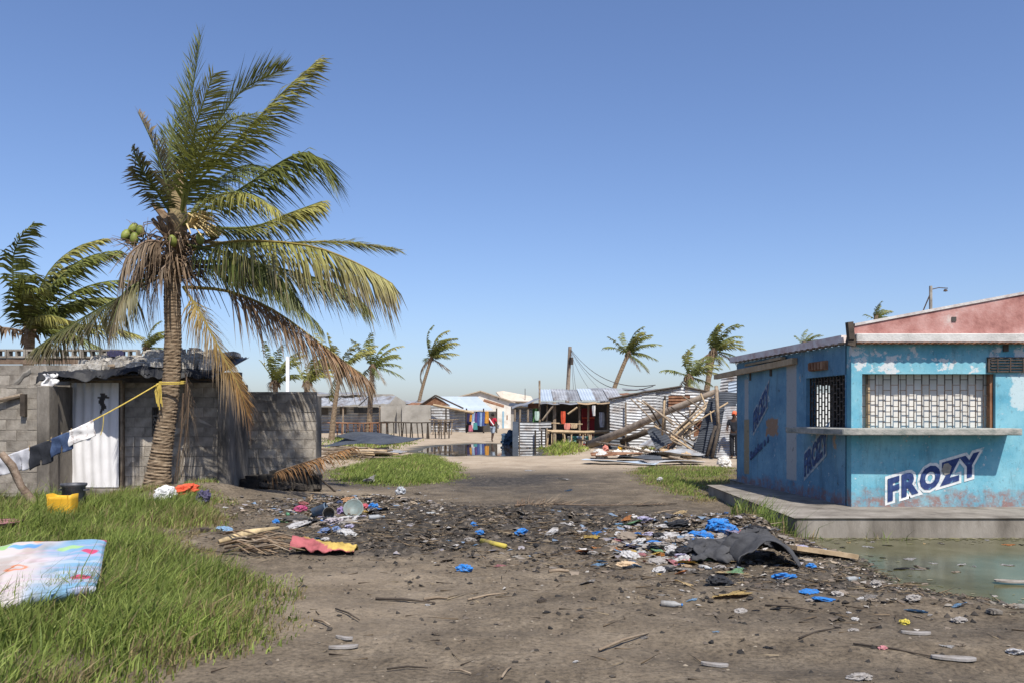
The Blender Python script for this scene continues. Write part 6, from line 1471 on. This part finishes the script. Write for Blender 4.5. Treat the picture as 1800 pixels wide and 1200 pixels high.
bucket(550, 908, 20, 26, (R(20), R(70), R(20)), cm('slate_blue_plastic', (.10, .16, .23), .6), 'slate blue ribbed bucket lying in the rubbish heap')
bucket(578, 912, 20, 26, (R(75), R(8), R(10)), cm('ash_grey_plastic', (.16, .15, .135), .8), 'ash grey bucket lying on its side beside the blue bucket')
put('tray', SCR[1], 664, 903, (36, 22), BLACKP, 'black curved tray edge standing in the rubbish heap', 'tray', tilt=.5)
put('cloth', BLOB[0], 528, 897, (26, 14), cm('magenta_cloth', (.42, .06, .16)), 'magenta cloth on top of the rubbish heap', 'cloth')
put('cloth', BLOB[1], 535, 889, (22, 10), cm('maroon_cloth', (.22, .06, .06)), 'maroon cloth behind the magenta one', 'cloth')
put('cloth', BLOB[2], 520, 915, (48, 14), cm('charcoal_cloth', (.05, .05, .05)), 'charcoal grey cloth folded on the left of the heap', 'cloth')
put('plastic_sheet', BLOB[3], 522, 926, (56, 10), WHT, 'dirty white plastic sheet under the charcoal cloth', 'plastic sheet')
put('bag', BLOB[4], 485, 920, (14, 12), BLUE, 'small bright blue bag at the left end of the heap', 'bag')
put('bag', BLOB[5], 655, 893, (20, 13), BLUE, 'bright blue bag behind the tipped basin', 'bag')
put('cloth', BLOB[6], 640, 893, (22, 12), cm('red_pink_cloth', (.50, .09, .12)), 'pinkish red cloth behind the tipped basin', 'cloth')
put('cardboard', SCR[2], 546, 886, (13, 20), TAN, 'tan cardboard flap sticking up from the heap', 'cardboard', tilt=1.1, lift=.5)
put('cardboard', SCR[3], 612, 888, (20, 14), cm('orange_card', (.58, .33, .17)), 'orange-tan card slanting above the basin', 'cardboard', tilt=.7, lift=.5)
put('bag', BLOB[0], 585, 922, (44, 16), cm('pale_lilac_plastic', (.45, .40, .42), .5, .15), 'pale lilac plastic bag in the middle of the heap', 'bag')
put('bag', BLOB[2], 610, 925, (30, 18), GRY, 'dusty translucent bag beside the lilac one', 'bag')
put('cloth', BLOB[3], 570, 937, (26, 13), cm('denim_scrap', (.10, .16, .30)), 'faded denim scrap in front of the heap', 'cloth')
put('cloth', BLOB[5], 592, 933, (16, 12), cm('blue_jean_scrap', (.13, .20, .36)), 'blue jean scrap right of the faded denim', 'cloth')
put('bag', BLOB[6], 600, 905, (16, 20), cm('purple_plastic', (.25, .17, .36), .5), 'purple plastic left of the tipped basin', 'bag')
put('cap', BLOB[1], 597, 885, (14, 8), cm('dark_navy_cloth', (.03, .06, .14)), 'navy cap on the heap beside the orange card', 'cap')
def bottle(px, py, L_px, rz, m, label, cap_m=None, tilt=0.0, w=.30, z=None):
    p = ray(px, py); Ln = L_px * p.y / F; r_ = Ln * w / 2; mt = Euler((0, R(90) + tilt, rz)).to_matrix()
    if z is not None: p.z = z
    b0 = p + Vector((0, 0, r_ * .9)) - mt @ Vector((0, 0, Ln / 2))
    e = empty('bottle', p, label, 'bottle')
    obj('body', MB().lathe([(0, 0), (r_ * .9, 0), (r_, Ln * .04), (r_, Ln * .2), (r_ * .94, Ln * .24), (r_, Ln * .28), (r_, Ln * .62), (r_ * .4, Ln * .86), (r_ * .36, Ln * .93), (0, Ln * .93)], 16, b0, mt), m, e, smooth=True)
    obj('cap', MB().lathe([(0, Ln * .93), (r_ * .42, Ln * .93), (r_ * .42, Ln), (0, Ln)], 12, b0, mt), cap_m or m, e, smooth=True); return e
bottle(662, 913, 28, R(25), cm('cloudy_plastic', (.42, .45, .47), .35, .2), 'cloudy plastic bottle lying right of the tipped basin', LBLUE)
bottle(1181, 1066, 38, R(-18), cm('dusty_bottle', (.36, .36, .35), .45, .15), 'dusty plastic bottle with a blue cap lying on the track', BLUE)
bottle(1702, 944, 42, R(175), CLEAR, 'clear plastic bottle floating against the platform', WHT, z=POND_Z - .03)
put('bag', BLOB[4], 704, 868, (18, 18), cm('milky_plastic', (.55, .58, .62), .3, .3), 'milky clear plastic bag beyond the rubbish heap', 'bag')
put('bag', SCR[4], 650, 850, (24, 20), WHT, 'torn white plastic piece at the edge of the grass patch', 'plastic', tilt=.6, lift=.5)
# yellow and pink sack
p = ray(562, 980); sk = MB().grid(lambda u, v: (p.x - .36 + .74 * u, p.y + .05 + .30 * v + .04 * math.sin(u * 9), p.z + .02 + (.17 * math.sin(math.pi * min(1, v * .9 + .1)) * (1 - .65 * u) + .10 * float(fbm(u * 9, v * 7, 4)) - .03) * (1 if v < .95 else .3)), 40, 20)
sk.c = [((.42, .12, .13) if (v_ < .38 + .1 * math.sin(u_ * 6) - .5 * u_ + .15) else (.52, .37, .10)) for v_ in [j / 20 for j in range(21)] for u_ in [i / 40 for i in range(41)]]
o = obj('sack', sk, mat('two_tone_sack', [(.40, .38, .36), (.75, .74, .72), (.95, .95, .95)], 6, .85, .3, 30, attr=True), None, smooth=True, thick=.012); tag(o, 'yellow and pink woven sack crumpled on the track', 'sack')
# dry frond heap left of the sack
for i in range(34):
    px, py = rs.uniform(385, 470), rs.uniform(950, 978); a = ray(px, py); b = ray(px + rs.uniform(40, 85), py + rs.uniform(-8, 8))
    z = .03 + .02 * (i % 6)
    log('dry_stem', [a + Vector((0, 0, z)), a.lerp(b, .5) + Vector((0, rs.uniform(-.05, .05), z + .04)), b + Vector((0, 0, z - .02))], [.014, .012, .006], (M_FIBRE, M_WOOD, M_FIBRE)[i % 3], 'dry brown palm stem in the pile beside the two-tone sack', 'stem', 'palm stems piled beside the sack', 4)
a = ray(385, 958); log('palm_sheath', [a + Vector((0, 0, .05)), a + Vector((.28, .25, .12)), a + Vector((.62, .5, .16))], [.03, .055, .02], CREAM, 'pale yellow palm sheath on the stem pile', 'sheath', None, 6)
# fallen frond across the track
f_ = frond([ray(905, 893) + Vector((0, 0, .05)), ray(960, 893) + Vector((0, 0, .08)), ray(1050, 892) + Vector((0, 0, .05)), ray(1175, 888) + Vector((0, 0, .03))], 60, .44, .022, BRN, DRY, 811, droop=.15, wind=.0, rr=.02, spread=.5, t0=.02)
o = obj('fallen_frond', f_, M_FROND, None); tag(o, 'long dried frond lying across the track', 'frond')
mb = MB()
for i in range(26):
    b0 = ray(955 + rs.uniform(-25, 15), 895); d = Vector((rs.uniform(-.2, .7), rs.uniform(-.2, .5), rs.uniform(.15, .9))); mb.tube([b0, b0 + d * .18, b0 + d * .34 + Vector((.06, 0, -.02))], [.008, .006, .003], 3)
o = obj('dry_twigs', mb, M_WOOD, None); tag(o, 'tuft of stiff dry twigs standing on the fallen frond', 'twigs', kind='stuff')
# --- right heap
p = ray(1330, 1000)
def felt(name, px, py, w_px, dep, hgt, lab, seed, fold):
    p = ray(px, py); W_ = w_px * p.y / F; rs_ = random.Random(seed); q = rs_.uniform(0, 9)
    def fn(u, v):
        x = p.x + (u - .5) * W_ + .22 * (float(fbm(v * 4 + q, 3.3, 2)) - .5); y = p.y + dep * v + .30 * (float(fbm(u * 4 + q, 7.7, 3)) - .5)
        if hgt > .15:
            z = gz1(x, y) + .02 + 1.5 * hgt * max(0, math.sin(math.pi * min(1, max(0, u * 1.02)))) ** .55 * (.75 + .35 * v - .5 * v * v) + .07 * (float(fbm(u * 3 + q, v * 3, 2)) - .5) + .05 * abs(math.sin(u * 4.5 + v * 2.2 + q))
            return (x, y, z)
        z = gz1(x, y) + .03 + hgt * (math.sin(math.pi * min(1, v * 1.05)) ** .7) * (.35 + .65 * math.sin(math.pi * (u * .8 + .1)) ** 2) + fold * (float(fbm(u * 5 + q, v * 4, 3)) - .5) + .10 * abs(float(fbm(u * 7 + q, v * 5 + 3, 3)) - .5) + (.10 * sstep(.85, 1, u) if hgt > .15 else 0)
        return (x, y, z)
    o = obj(name, MB().grid(fn, 36, 24), FELT, None, smooth=True, thick=.012); return tag(o, lab, 'felt sheet')
felt('felt_sheet', 1355, 1000, 110, .7, .20, 'arched dark grey felt sheet on the right of the rubbish heap', 3, .12)
felt('felt_sheet', 1275, 992, 95, .8, .10, 'flatter dark grey felt sheet beside the arched one', 5, .10)
felt('felt_sheet', 1335, 966, 70, .4, .10, 'crumpled dark felt behind the arched sheet', 9, .16)
BB = 'blue plastic bags on the right heap'
for (px, py, w_, h_, bi, lab) in ((1262, 930, 46, 26, 0, 'torn bright blue bag on the crest of the right heap'), (1280, 940, 34, 26, 1, 'bright blue bag tail draped right of the crest'), (1232, 948, 44, 22, 2, 'bright blue bag spread left of the crest'), (1222, 958, 24, 16, 3, 'blue bag tucked below the spread one'), (1152, 957, 34, 10, 4, 'flat blue bag on the left slope of the heap'), (1378, 1016, 42, 13, 5, 'blue bag in front of the arched felt'), (1426, 999, 20, 13, 6, 'small blue bag right of the arched felt'), (1422, 1040, 42, 5, 2, 'flattened blue plastic on the mud below the felt'), (1450, 1054, 48, 6, 0, 'second flattened blue plastic on the mud'), (1658, 1003, 44, 11, 1, 'pale blue bag afloat in the pond'), (916, 938, 26, 13, 3, 'blue plastic on the dark soil of the track'), (816, 1003, 30, 16, 4, 'blue and green plastic scrap in the burnt hollow'), (395, 930, 30, 6, 5, 'pale blue plastic strip by the grassy bank'), (833, 924, 14, 10, 6, 'small blue scrap on the burnt soil'), (843, 938, 16, 10, 2, 'blue scrap beside the white tube on burnt soil')):
    put('plastic_bag', BLOB[bi], px, py, (w_, h_), LBLUE if 'pale' in lab else BLUE, lab, 'bag', tilt=.2, lift=.3)
for (px, py, w_, h_, bi, lab) in ((1190, 925, 44, 16, 2, 'black plastic bag at the back of the right heap'), (1200, 975, 46, 18, 3, 'glossy black bag in the middle of the right heap'), (1230, 970, 40, 16, 4, 'black bag beneath the blue ones'), (1160, 945, 36, 12, 5, 'flat black plastic left of the blue bags'), (1265, 1028, 52, 22, 6, 'shaggy black bag on the near edge of the heap'), (1170, 1003, 30, 10, 0, 'black rag on the near left slope'), (1330, 935, 46, 16, 1, 'black plastic behind the felt sheets'), (1105, 1000, 26, 9, 2, 'dark rag left of the right heap')):
    put('black_bag', BLOB[bi], px, py, (w_, h_), BLACKP, lab, 'bag', tilt=.2)
put('foam_block', SCR[5], 1285, 1008, (52, 10), CREAM, 'cream foam slab with a white face in the heap', 'foam', tilt=.2)
put('foam_block', SCR[6], 1288, 1046, (66, 11), cm('yellow_foam', (.58, .42, .17), .9, 0, .85), 'yellow foam strip lying in front of the heap', 'foam', tilt=.1)
put('foam_block', SCR[7], 1297, 1002, (30, 12), WHT, 'white foam piece under the dark felt', 'foam', tilt=.2)
put('bottle_piece', BLOB[5], 1160, 978, (18, 10), cm('amber_plastic', (.34, .13, .02), .3, .2), 'amber plastic piece in the heap', 'plastic')
put('plastic_bag', BLOB[6], 1180, 975, (22, 16), WHT, 'white plastic bag beside the amber piece', 'bag')
put('plastic_bag', BLOB[0], 1130, 918, (26, 14), LIL, 'lilac plastic at the back left of the right heap', 'bag')
put('plastic_sheet', SCR[8], 1105, 926, (40, 14), GRN, 'pale green sheet slanting at the back of the right heap', 'plastic sheet', tilt=.4, lift=.5)
put('cloth', BLOB[1], 1205, 988, (24, 9), PINK, 'dull pink cloth low in the right heap', 'cloth')
a = ray(1405, 982); plank('driftwood_board', a + Vector((-.05, .1, .12)), ray(1500, 985) + Vector((0, 0, .06)), .16, .05, M_WOOD_L, 'pale driftwood board from the heap into the pond', 'board')
plank('driftwood_board', ray(1400, 976) + Vector((0, 0, .06)), ray(1470, 976) + Vector((0, 0, .04)), .10, .04, M_WOOD, 'thin grey board behind the pale driftwood', 'board')
# pond flotsam and shore pieces
def sole(px, py, L_px, rz, m, label, z=None):
    p = ray(px, py); Ln = L_px * p.y / F; mb = MB(); n = 18
    ol = [(Ln * (.5 * math.cos(t)), Ln * (.17 + .04 * math.cos(t)) * math.sin(t) * (1 - .25 * math.exp(-((math.cos(t) + .1) / .3) ** 2))) for t in np.linspace(0, 2 * math.pi, n + 1)[:-1]]
    mt = Matrix.Rotation(rz, 3, 'Z'); p.z = (p.z if z is None else z)
    v0 = [p + mt @ Vector((x, y, .008 + .02 * (x / Ln) ** 2)) for x, y in ol]; v1 = [v + Vector((0, 0, .016)) for v in v0]
    mb.add(v0 + v1, [tuple(reversed(range(n))), tuple(range(n, 2 * n))] + [(i, (i + 1) % n, (i + 1) % n + n, i + n) for i in range(n)]); o = obj('shoe_sole', mb, m, None); return tag(o, label, 'shoe sole')
sole(1785, 1042, 70, R(170), cm('pale_rubber', (.30, .27, .23), .8), 'pale flip-flop sole at the pond edge', POND_Z + .01)
sole(1710, 945, 10, 0, GRY, 'tiny grey sole floating by the clear bottle', POND_Z)
sole(604, 1140, 52, R(12), GRY, 'grey shoe sole lying in the foreground dirt')
sole(605, 1124, 36, R(-25), GRY, 'second grey sole folded over the first')
sole(1256, 1171, 48, R(-20), GRY, 'ribbed grey sole in the foreground track')
sole(1610, 1115, 50, R(-10), GRY, 'dark sole with a white strap on the muddy shore')
sole(1676, 1160, 74, R(-14), GRY, 'dirty pale sandal strip in the lower foreground')
for (nm, px, py, w_, h_, me_, m_, lab) in (('wrapper', 1590, 1096, 18, 12, BLOB[2], cm('yellow_cup', (.60, .50, .06), .4), 'yellow plastic cup lying on the muddy shore'), ('can', 1552, 1141, 18, 9, BLOB[3], PINK, 'dented pinkish can on the wheel track'), ('wrapper', 1510, 1194, 44, 14, BLOB[1], GRY, 'grey crumpled plastic at the bottom edge of the track'), ('paper', 1665, 1136, 22, 5, SCR[0], WHT, 'small white paper on the wheel track'), ('plastic', 1605, 1055, 34, 14, BLOB[4], GRY, 'crumpled grey plastic on the pond shore'), ('stone', 1747, 1078, 26, 14, STN[1], M_CONC_D, 'grey stone at the edge of the wheel track'), ('stone', 1790, 1068, 24, 12, STN[3], M_CONC, 'pale stone on the shore beside the sole'), ('cup', 1540, 1030, 22, 15, BLOB[6], GRY, 'dirty cup lying on the pond shore'), ('cup', 1473, 1046, 26, 10, BLOB[5], cm('grey_cup', (.33, .31, .29)), 'crushed paper cup below the flattened blue plastic'), ('card', 883, 995, 26, 5, SCR[3], PINK, 'faded pink card on the track'), ('plate', 912, 978, 28, 5, SCR[9], M_RUB, 'pale flat scrap beside the yellow tube'), ('paper', 652, 848, 16, 12, BLOB[0], WHT, 'white paper clump in the grass patch'), ('paper', 1160, 846, 12, 11, BLOB[1], WHT, 'small white litter ball in the thin grass'), ('paper', 1245, 845, 26, 8, SCR[2], WHT, 'white paper strip in the thin grass by the platform'), ('shoe', 952, 1057, 16, 9, STN[4], M_WOOD_D, 'dark lump with a straw on the track'), ('paper', 990, 843, 22, 8, SCR[6], WHT, 'crumpled white paper on the track beyond the frond'), ('card', 930, 827, 18, 3, SCR[1], WHT, 'white card lying far up the track'), ('clod', 360, 933, 18, 11, STN[2], M_WOOD_D, 'brown clod at the end of the stem pile')):
    put(nm, me_, px, py, (w_, h_), m_, lab, nm if nm != 'clod' else 'stone', tilt=.15)
a, b = ray(846, 954), ray(889, 964); log('yellow_tube', [a + Vector((0, 0, .03)), b + Vector((0, 0, .03))], .032, cm('mustard_tube', (.42, .34, .06)), 'mustard yellow tube lying on the track', 'tube', None, 8)
for i, (pa, pb, r_) in enumerate((((1053, 1146), (1140, 1116), .012), ((660, 1055), (765, 1062), .012), ((822, 1057), (890, 1045), .010), ((1405, 1125), (1478, 1106), .008), ((552, 1092), (580, 1102), .010), ((590, 1073), (632, 1093), .008), ((745, 1056), (788, 1054), .014), ((1500, 1135), (1650, 1160), .008), ((790, 1182), (828, 1188), .007), ((680, 1180), (752, 1178), .007), ((882, 1195), (900, 1175), .008), ((1345, 1066), (1440, 1077), .008), ((965, 1007), (1000, 1006), .022), ((1120, 890), (1190, 886), .012), ((1150, 903), (1195, 897), .010))):
    a, b = ray(*pa), ray(*pb); log('stick', [a + Vector((0, 0, .02)), a.lerp(b, .5) + Vector((0, .03, .025)), b + Vector((0, 0, .02))], [r_, r_, r_ * .6], (M_WOOD, M_WOOD_D)[i % 2], 'thin dry stick lying on the bare track', 'stick', 'dry sticks on the track', 5)
# --- small countable scraps: zone, spread, materials
def zone(n, cx, cy, sx, sy, kinds, where, s0, s1, seed):
    rs_ = random.Random(seed); k_ = 0
    while k_ < n:
        px, py = rs_.gauss(cx, sx), rs_.gauss(cy, sy)
        if not (742 < py < 1198 and 5 < px < 1795) or (px < 470 and py > 860): continue
        nm, mm_, sh = rs_.choice(kinds); w_ = rs_.uniform(s0, s1) * (py - 640) / 320
        x_, y_ = ray(px, py)[:2]
        if x_ > 3.9 and y_ > 11.9: continue
        me_ = rs_.choice(BLOB if sh == 'b' else SCR); nmk = {'white': 'paper_scrap', 'tan': 'cardboard_scrap', 'cream': 'cardboard_scrap', 'dust-brown': 'cloth_scrap', 'black': 'cloth_scrap', 'pink': 'cloth_scrap'}.get(nm, 'plastic_scrap')
        put(nmk, me_, px, py, (w_, w_ * (.36 if sh == 'b' else .4)), mm_, f'{nm} {"crumple" if sh == "b" else "scrap"} {where}', nmk.replace('_', ' '), f'{nm} bits {where}', tilt=.35, lift=.25, seed=k_); k_ += 1
K1 = [('dusty grey', GRY, 's'), ('dust-brown', DUST, 's'), ('dust-brown', DUST, 'b'), ('white', WHT, 'b'), ('pale blue', LBLUE, 's'), ('tan', TAN, 's'), ('grey', GRY, 'b'), ('black', BLACKP, 's'), ('dust-brown', DUST, 's'), ('cream', CREAM, 's')]
K2 = K1 + [('pink', PINK, 's'), ('lilac', LIL, 'b'), ('orange', ORGS, 's'), ('green', GRN, 's'), ('bright blue', BLUE, 's'), ('yellow', YELS, 's'), ('white', WHT, 's')]
zone(230, 1200, 962, 70, 25, K2, 'in the right rubbish heap', 11, 36, 1)
zone(90, 592, 916, 46, 13, K2, 'in the heap around the tipped basin', 8, 24, 2)
zone(55, 790, 930, 110, 28, [K1[1], K1[2], K1[0], K1[8], K1[7], K1[4], K1[6]], 'on the burnt soil of the track', 9, 28, 3)
zone(24, 1040, 960, 60, 28, K1, 'between the two heaps', 10, 32, 4)
zone(50, 1540, 1065, 140, 38, [k for k in K1 if k[0] not in ('tan', 'cream')], 'on the muddy pond shore', 7, 24, 5)
zone(16, 900, 1085, 260, 60, [K1[0], K1[1], K1[3], K1[8]], 'on the bare foreground track', 5, 12, 6)
zone(26, 700, 868, 70, 14, [K1[0], K1[3], K1[4], K1[1]], 'along the edge of the grass patch', 6, 12, 7)
# flotsam at water level
for i, (px, py, w_, m_) in enumerate(((1492, 953, 7, CREAM), (1535, 952, 16, GRY), (1528, 961, 22, WHT), (1560, 958, 16, BLACKP), (1625, 955, 9, CREAM), (1655, 955, 14, GRY), (1552, 980, 10, BLACKP), (1600, 982, 30, WHT), (1620, 997, 34, DUST), (1640, 990, 12, WHT), (1690, 992, 20, WHT), (1712, 995, 10, WHT), (1770, 993, 20, WHT), (1775, 957, 24, ORGS), (1795, 957, 14, BLACKP), (1610, 1000, 26, GRY), (1680, 1005, 18, DUST), (1735, 949, 14, WHT), (1480, 962, 10, BLACKP), (1590, 999, 40, BLACKP))):
    Yw = F * (EYE - POND_Z) / (py - HOR); o = inst('flotsam', SCR[i % 10], None, ((px - 900) * Yw / F, Yw, POND_Z + .004), (0, 0, i), (w_ * Yw / F, w_ * Yw / F * .6, .05), m_); tag(o, 'bit of litter floating on the green pond', 'litter', 'litter floating on the pond')
# --- uncountable crumbs of soil, twigs and rubbish
def crumbs(name, n, spec, shape, mats_cols, label, seed, smin, smax):  # noqa
    rs_ = np.random.RandomState(seed); xs_, ys_ = [], []
    for (cx, cy, sx, sy, f) in spec:
        k_ = int(n * f); xs_.append(rs_.normal(cx, sx, k_)); ys_.append(rs_.normal(cy, sy, k_))
    x = np.concatenate(xs_); y = np.concatenate(ys_); ok = (y > 4.6) & ~((x > 3.85) & (y > 11.85)) & (poly_sd(POND, x, y) > -.1) & ~((x < -3.0) & (y < 9.5)); x, y = x[ok], y[ok]; n = len(x)
    z = gz(x, y); S = rs_.uniform(smin, smax, n) * rs_.uniform(.5, 1, n); a = rs_.uniform(0, 6.28, n)
    if shape == 'twig':
        Ln = S * rs_.uniform(3, 9, n); dx, dy = np.cos(a) * Ln, np.sin(a) * Ln; w_ = .0035 + S * .07; dz = rs_.uniform(-.02, .35, n) * Ln * .4
        V = np.stack([np.stack([x, y, z + .004], -1), np.stack([x - np.sin(a) * w_, y + np.cos(a) * w_, z + .006], -1), np.stack([x, y, z + .006 + 2 * w_], -1), np.stack([x + dx, y + dy, z + .01 + dz], -1)], 1); T = np.array([[0, 1, 3], [1, 2, 3], [2, 0, 3], [0, 2, 1]]); nv = 4
    else:
        th = rs_.uniform(0, 6.28, (n, 5)); r_ = S[:, None] * rs_.uniform(.5, 1.1, (n, 5)); an = a[:, None] + np.arange(5)[None] * 1.2566
        base = np.stack([x[:, None] + np.cos(an) * r_, y[:, None] + np.sin(an) * r_, z[:, None] + rs_.uniform(-.3, .5 if shape == 'clod' else .9, (n, 5)) * S[:, None] * .6], -1)
        top = np.stack([x + rs_.uniform(-.4, .4, n) * S, y + rs_.uniform(-.4, .4, n) * S, z + S * (rs_.uniform(.4, .9, n) if shape == 'clod' else rs_.uniform(.1, .5, n))], -1)[:, None]
        V = np.concatenate([base, top], 1); T = np.array([[0, 1, 5], [1, 2, 5], [2, 3, 5], [3, 4, 5], [4, 0, 5]]); nv = 6
    Q = (np.arange(n)[:, None, None] * nv + T[None]).reshape(-1, 3)
    mc = np.array(mats_cols); c = mc[rs_.randint(0, len(mc), n)] * rs_.uniform(.6, 1.2, (n, 1)); cc = np.repeat(c[:, None], nv, 1).reshape(-1, 3)
    o = npmesh(name, V.reshape(-1, 3), [Q], mat('crumbs_' + shape, [(1, 1, 1)], attr=True, rough=.9), cc); return tag(o, label, 'debris', kind='stuff')
HEAPS = [(-.6, 12.2, 1.5, .9, .22), (2.9, 11.0, .9, .8, .26), (-2.7, 14.2, .9, .6, .14), (-1.5, 10.8, 1.0, .5, .10), (3.9, 8.8, 1.5, .8, .12), (1.0, 10.8, 1.0, .8, .07), (.5, 8, 3, 2, .03)]
PILES = [(2.9, 11.0, .85, .75, .52), (-2.7, 14.2, .85, .55, .28), (3.9, 8.8, 1.4, .7, .14), (-.4, 12.4, 1.4, .8, .06)]
crumbs('soil_clods', 16000, HEAPS, 'clod', [(.035, .03, .025), (.06, .05, .04), (.11, .09, .07), (.022, .02, .018)], 'loose dark clods and cinders strewn over the track', 1, .012, .05)
crumbs('litter_bits', 7000, PILES, 'flake', [(.14, .11, .085), (.20, .16, .12), (.26, .23, .19), (.08, .07, .06), (.36, .33, .29), (.11, .09, .07)], 'fine litter flakes mixed into the rubbish soil', 2, .015, .06)
crumbs('twig_litter', 8000, HEAPS, 'twig', [(.11, .08, .05), (.17, .125, .08), (.05, .036, .025), (.24, .19, .125)], 'dry twigs and straw scattered over the rubbish', 3, .015, .05)
crumbs('track_grit', 3500, [(.8, 7.5, 3.0, 1.6, .6), (-1.2, 20, 2.4, 3.0, .25), (.8, 26, 2.0, 4.0, .15)], 'clod', [(.14, .115, .09), (.22, .185, .14), (.08, .065, .05)], 'small grit and crumbs on the bare track', 4, .006, .022)
crumbs('plastic_shreds', 2600, [(2.75, 11.1, .75, .75, .55), (-2.75, 14.3, .75, .5, .25), (.9, 11.2, 1.3, .9, .2)], 'flake', [(.40, .38, .36), (.26, .24, .25), (.16, .22, .30), (.05, .05, .055), (.30, .24, .17), (.22, .19, .16), (.14, .12, .10), (.10, .085, .07), (.26, .21, .16), (.06, .05, .045)], 'shredded plastic and paper packed into the two rubbish heaps', 5, .03, .10)

for (px, py, L_, rz, mm_, lab) in ((1128, 962, 26, .6, cm('hazy_bottle', (.40, .43, .44), .35, .2), 'hazy plastic bottle on the left slope of the right heap'), (1300, 972, 24, 2.4, cm('green_bottle', (.10, .26, .14), .3, .2), 'green bottle between the felt sheets'), (628, 922, 24, -.5, cm('white_bottle', (.55, .55, .53), .4, .1), 'white plastic bottle below the tipped basin'), (1090, 945, 24, 1.9, cm('brown_bottle', (.14, .07, .03), .25, .1), 'brown bottle at the far left of the right heap'), (760, 905, 22, .3, MATS['hazy_bottle'], 'hazy bottle on the burnt soil beyond the yellow tube'), (1240, 1000, 26, -.9, MATS['white_bottle'], 'white bottle low on the right heap'), (1500, 1020, 28, .4, MATS['hazy_bottle'], 'hazy bottle on the muddy pond shore'), (505, 905, 20, 2.0, MATS['green_bottle'], 'green bottle at the left of the basin heap')):
    bottle(px, py, L_, rz, mm_, lab, LBLUE)
# scum on the pond
rs_ = np.random.RandomState(8); n_ = 1500
sx_ = np.concatenate([rs_.uniform(4.1, 8.5, 700), rs_.uniform(3.6, 8, 800)]); sy_ = np.concatenate([11.95 - np.abs(rs_.normal(0, .10, 700)), rs_.uniform(7.6, 12, 800)])
sd_ = poly_sd(POND, sx_, sy_); k_ = (sy_ > 11.4) | ((sd_ < .1) & (sd_ > -.45 * rs_.rand(n_) - .05)); sx_, sy_ = sx_[k_], sy_[k_]; n_ = len(sx_)
an_ = rs_.uniform(0, 6.28, (n_, 1)) + np.arange(6)[None] * 1.047; r_ = rs_.uniform(.006, .035, (n_, 1)) * rs_.uniform(.5, 1.2, (n_, 6))
V_ = np.stack([sx_[:, None] + np.cos(an_) * r_ * 1.4, sy_[:, None] + np.sin(an_) * r_, np.full((n_, 6), POND_Z + .003) + rs_.uniform(0, .004, (n_, 1))], -1)
cl_ = np.array([(.16, .15, .07), (.10, .10, .05), (.22, .20, .13), (.07, .06, .04)])[rs_.randint(0, 4, n_)]
o = npmesh('pond_scum', V_.reshape(-1, 3), [np.arange(n_ * 6).reshape(n_, 6)], MATS['crumbs_flake'], np.repeat(cl_[:, None], 6, 1).reshape(-1, 3)); tag(o, 'flecks of olive scum along the edges of the pond', 'scum', kind='stuff')

# larger matted sheets that bind the two heaps together
rs = random.Random(404)
for i in range(34):
    right = i < 22
    px, py = (rs.gauss(1190, 62), rs.gauss(958, 20)) if right else (rs.gauss(585, 42), rs.gauss(915, 11))
    nm, mm_ = rs.choice((('dusty grey', GRY), ('brown', DUST), ('black', BLACKP), ('tan', TAN), ('lilac', LIL), ('grey', GRY), ('brown', DUST), ('pale', WHT)))
    put('matted_sheet', BLOB[i % 7] if i % 3 else SCR[i % 10], px, py, (rs.uniform(30, 62) * (1 if right else .75), rs.uniform(8, 16)), mm_, f'large {nm} matted sheet bedded in the {"right rubbish heap" if right else "heap around the tipped basin"}', 'plastic sheet', f'{nm} matted sheets in the {"right" if right else "left"} heap', tilt=.3, lift=.2, seed=i)
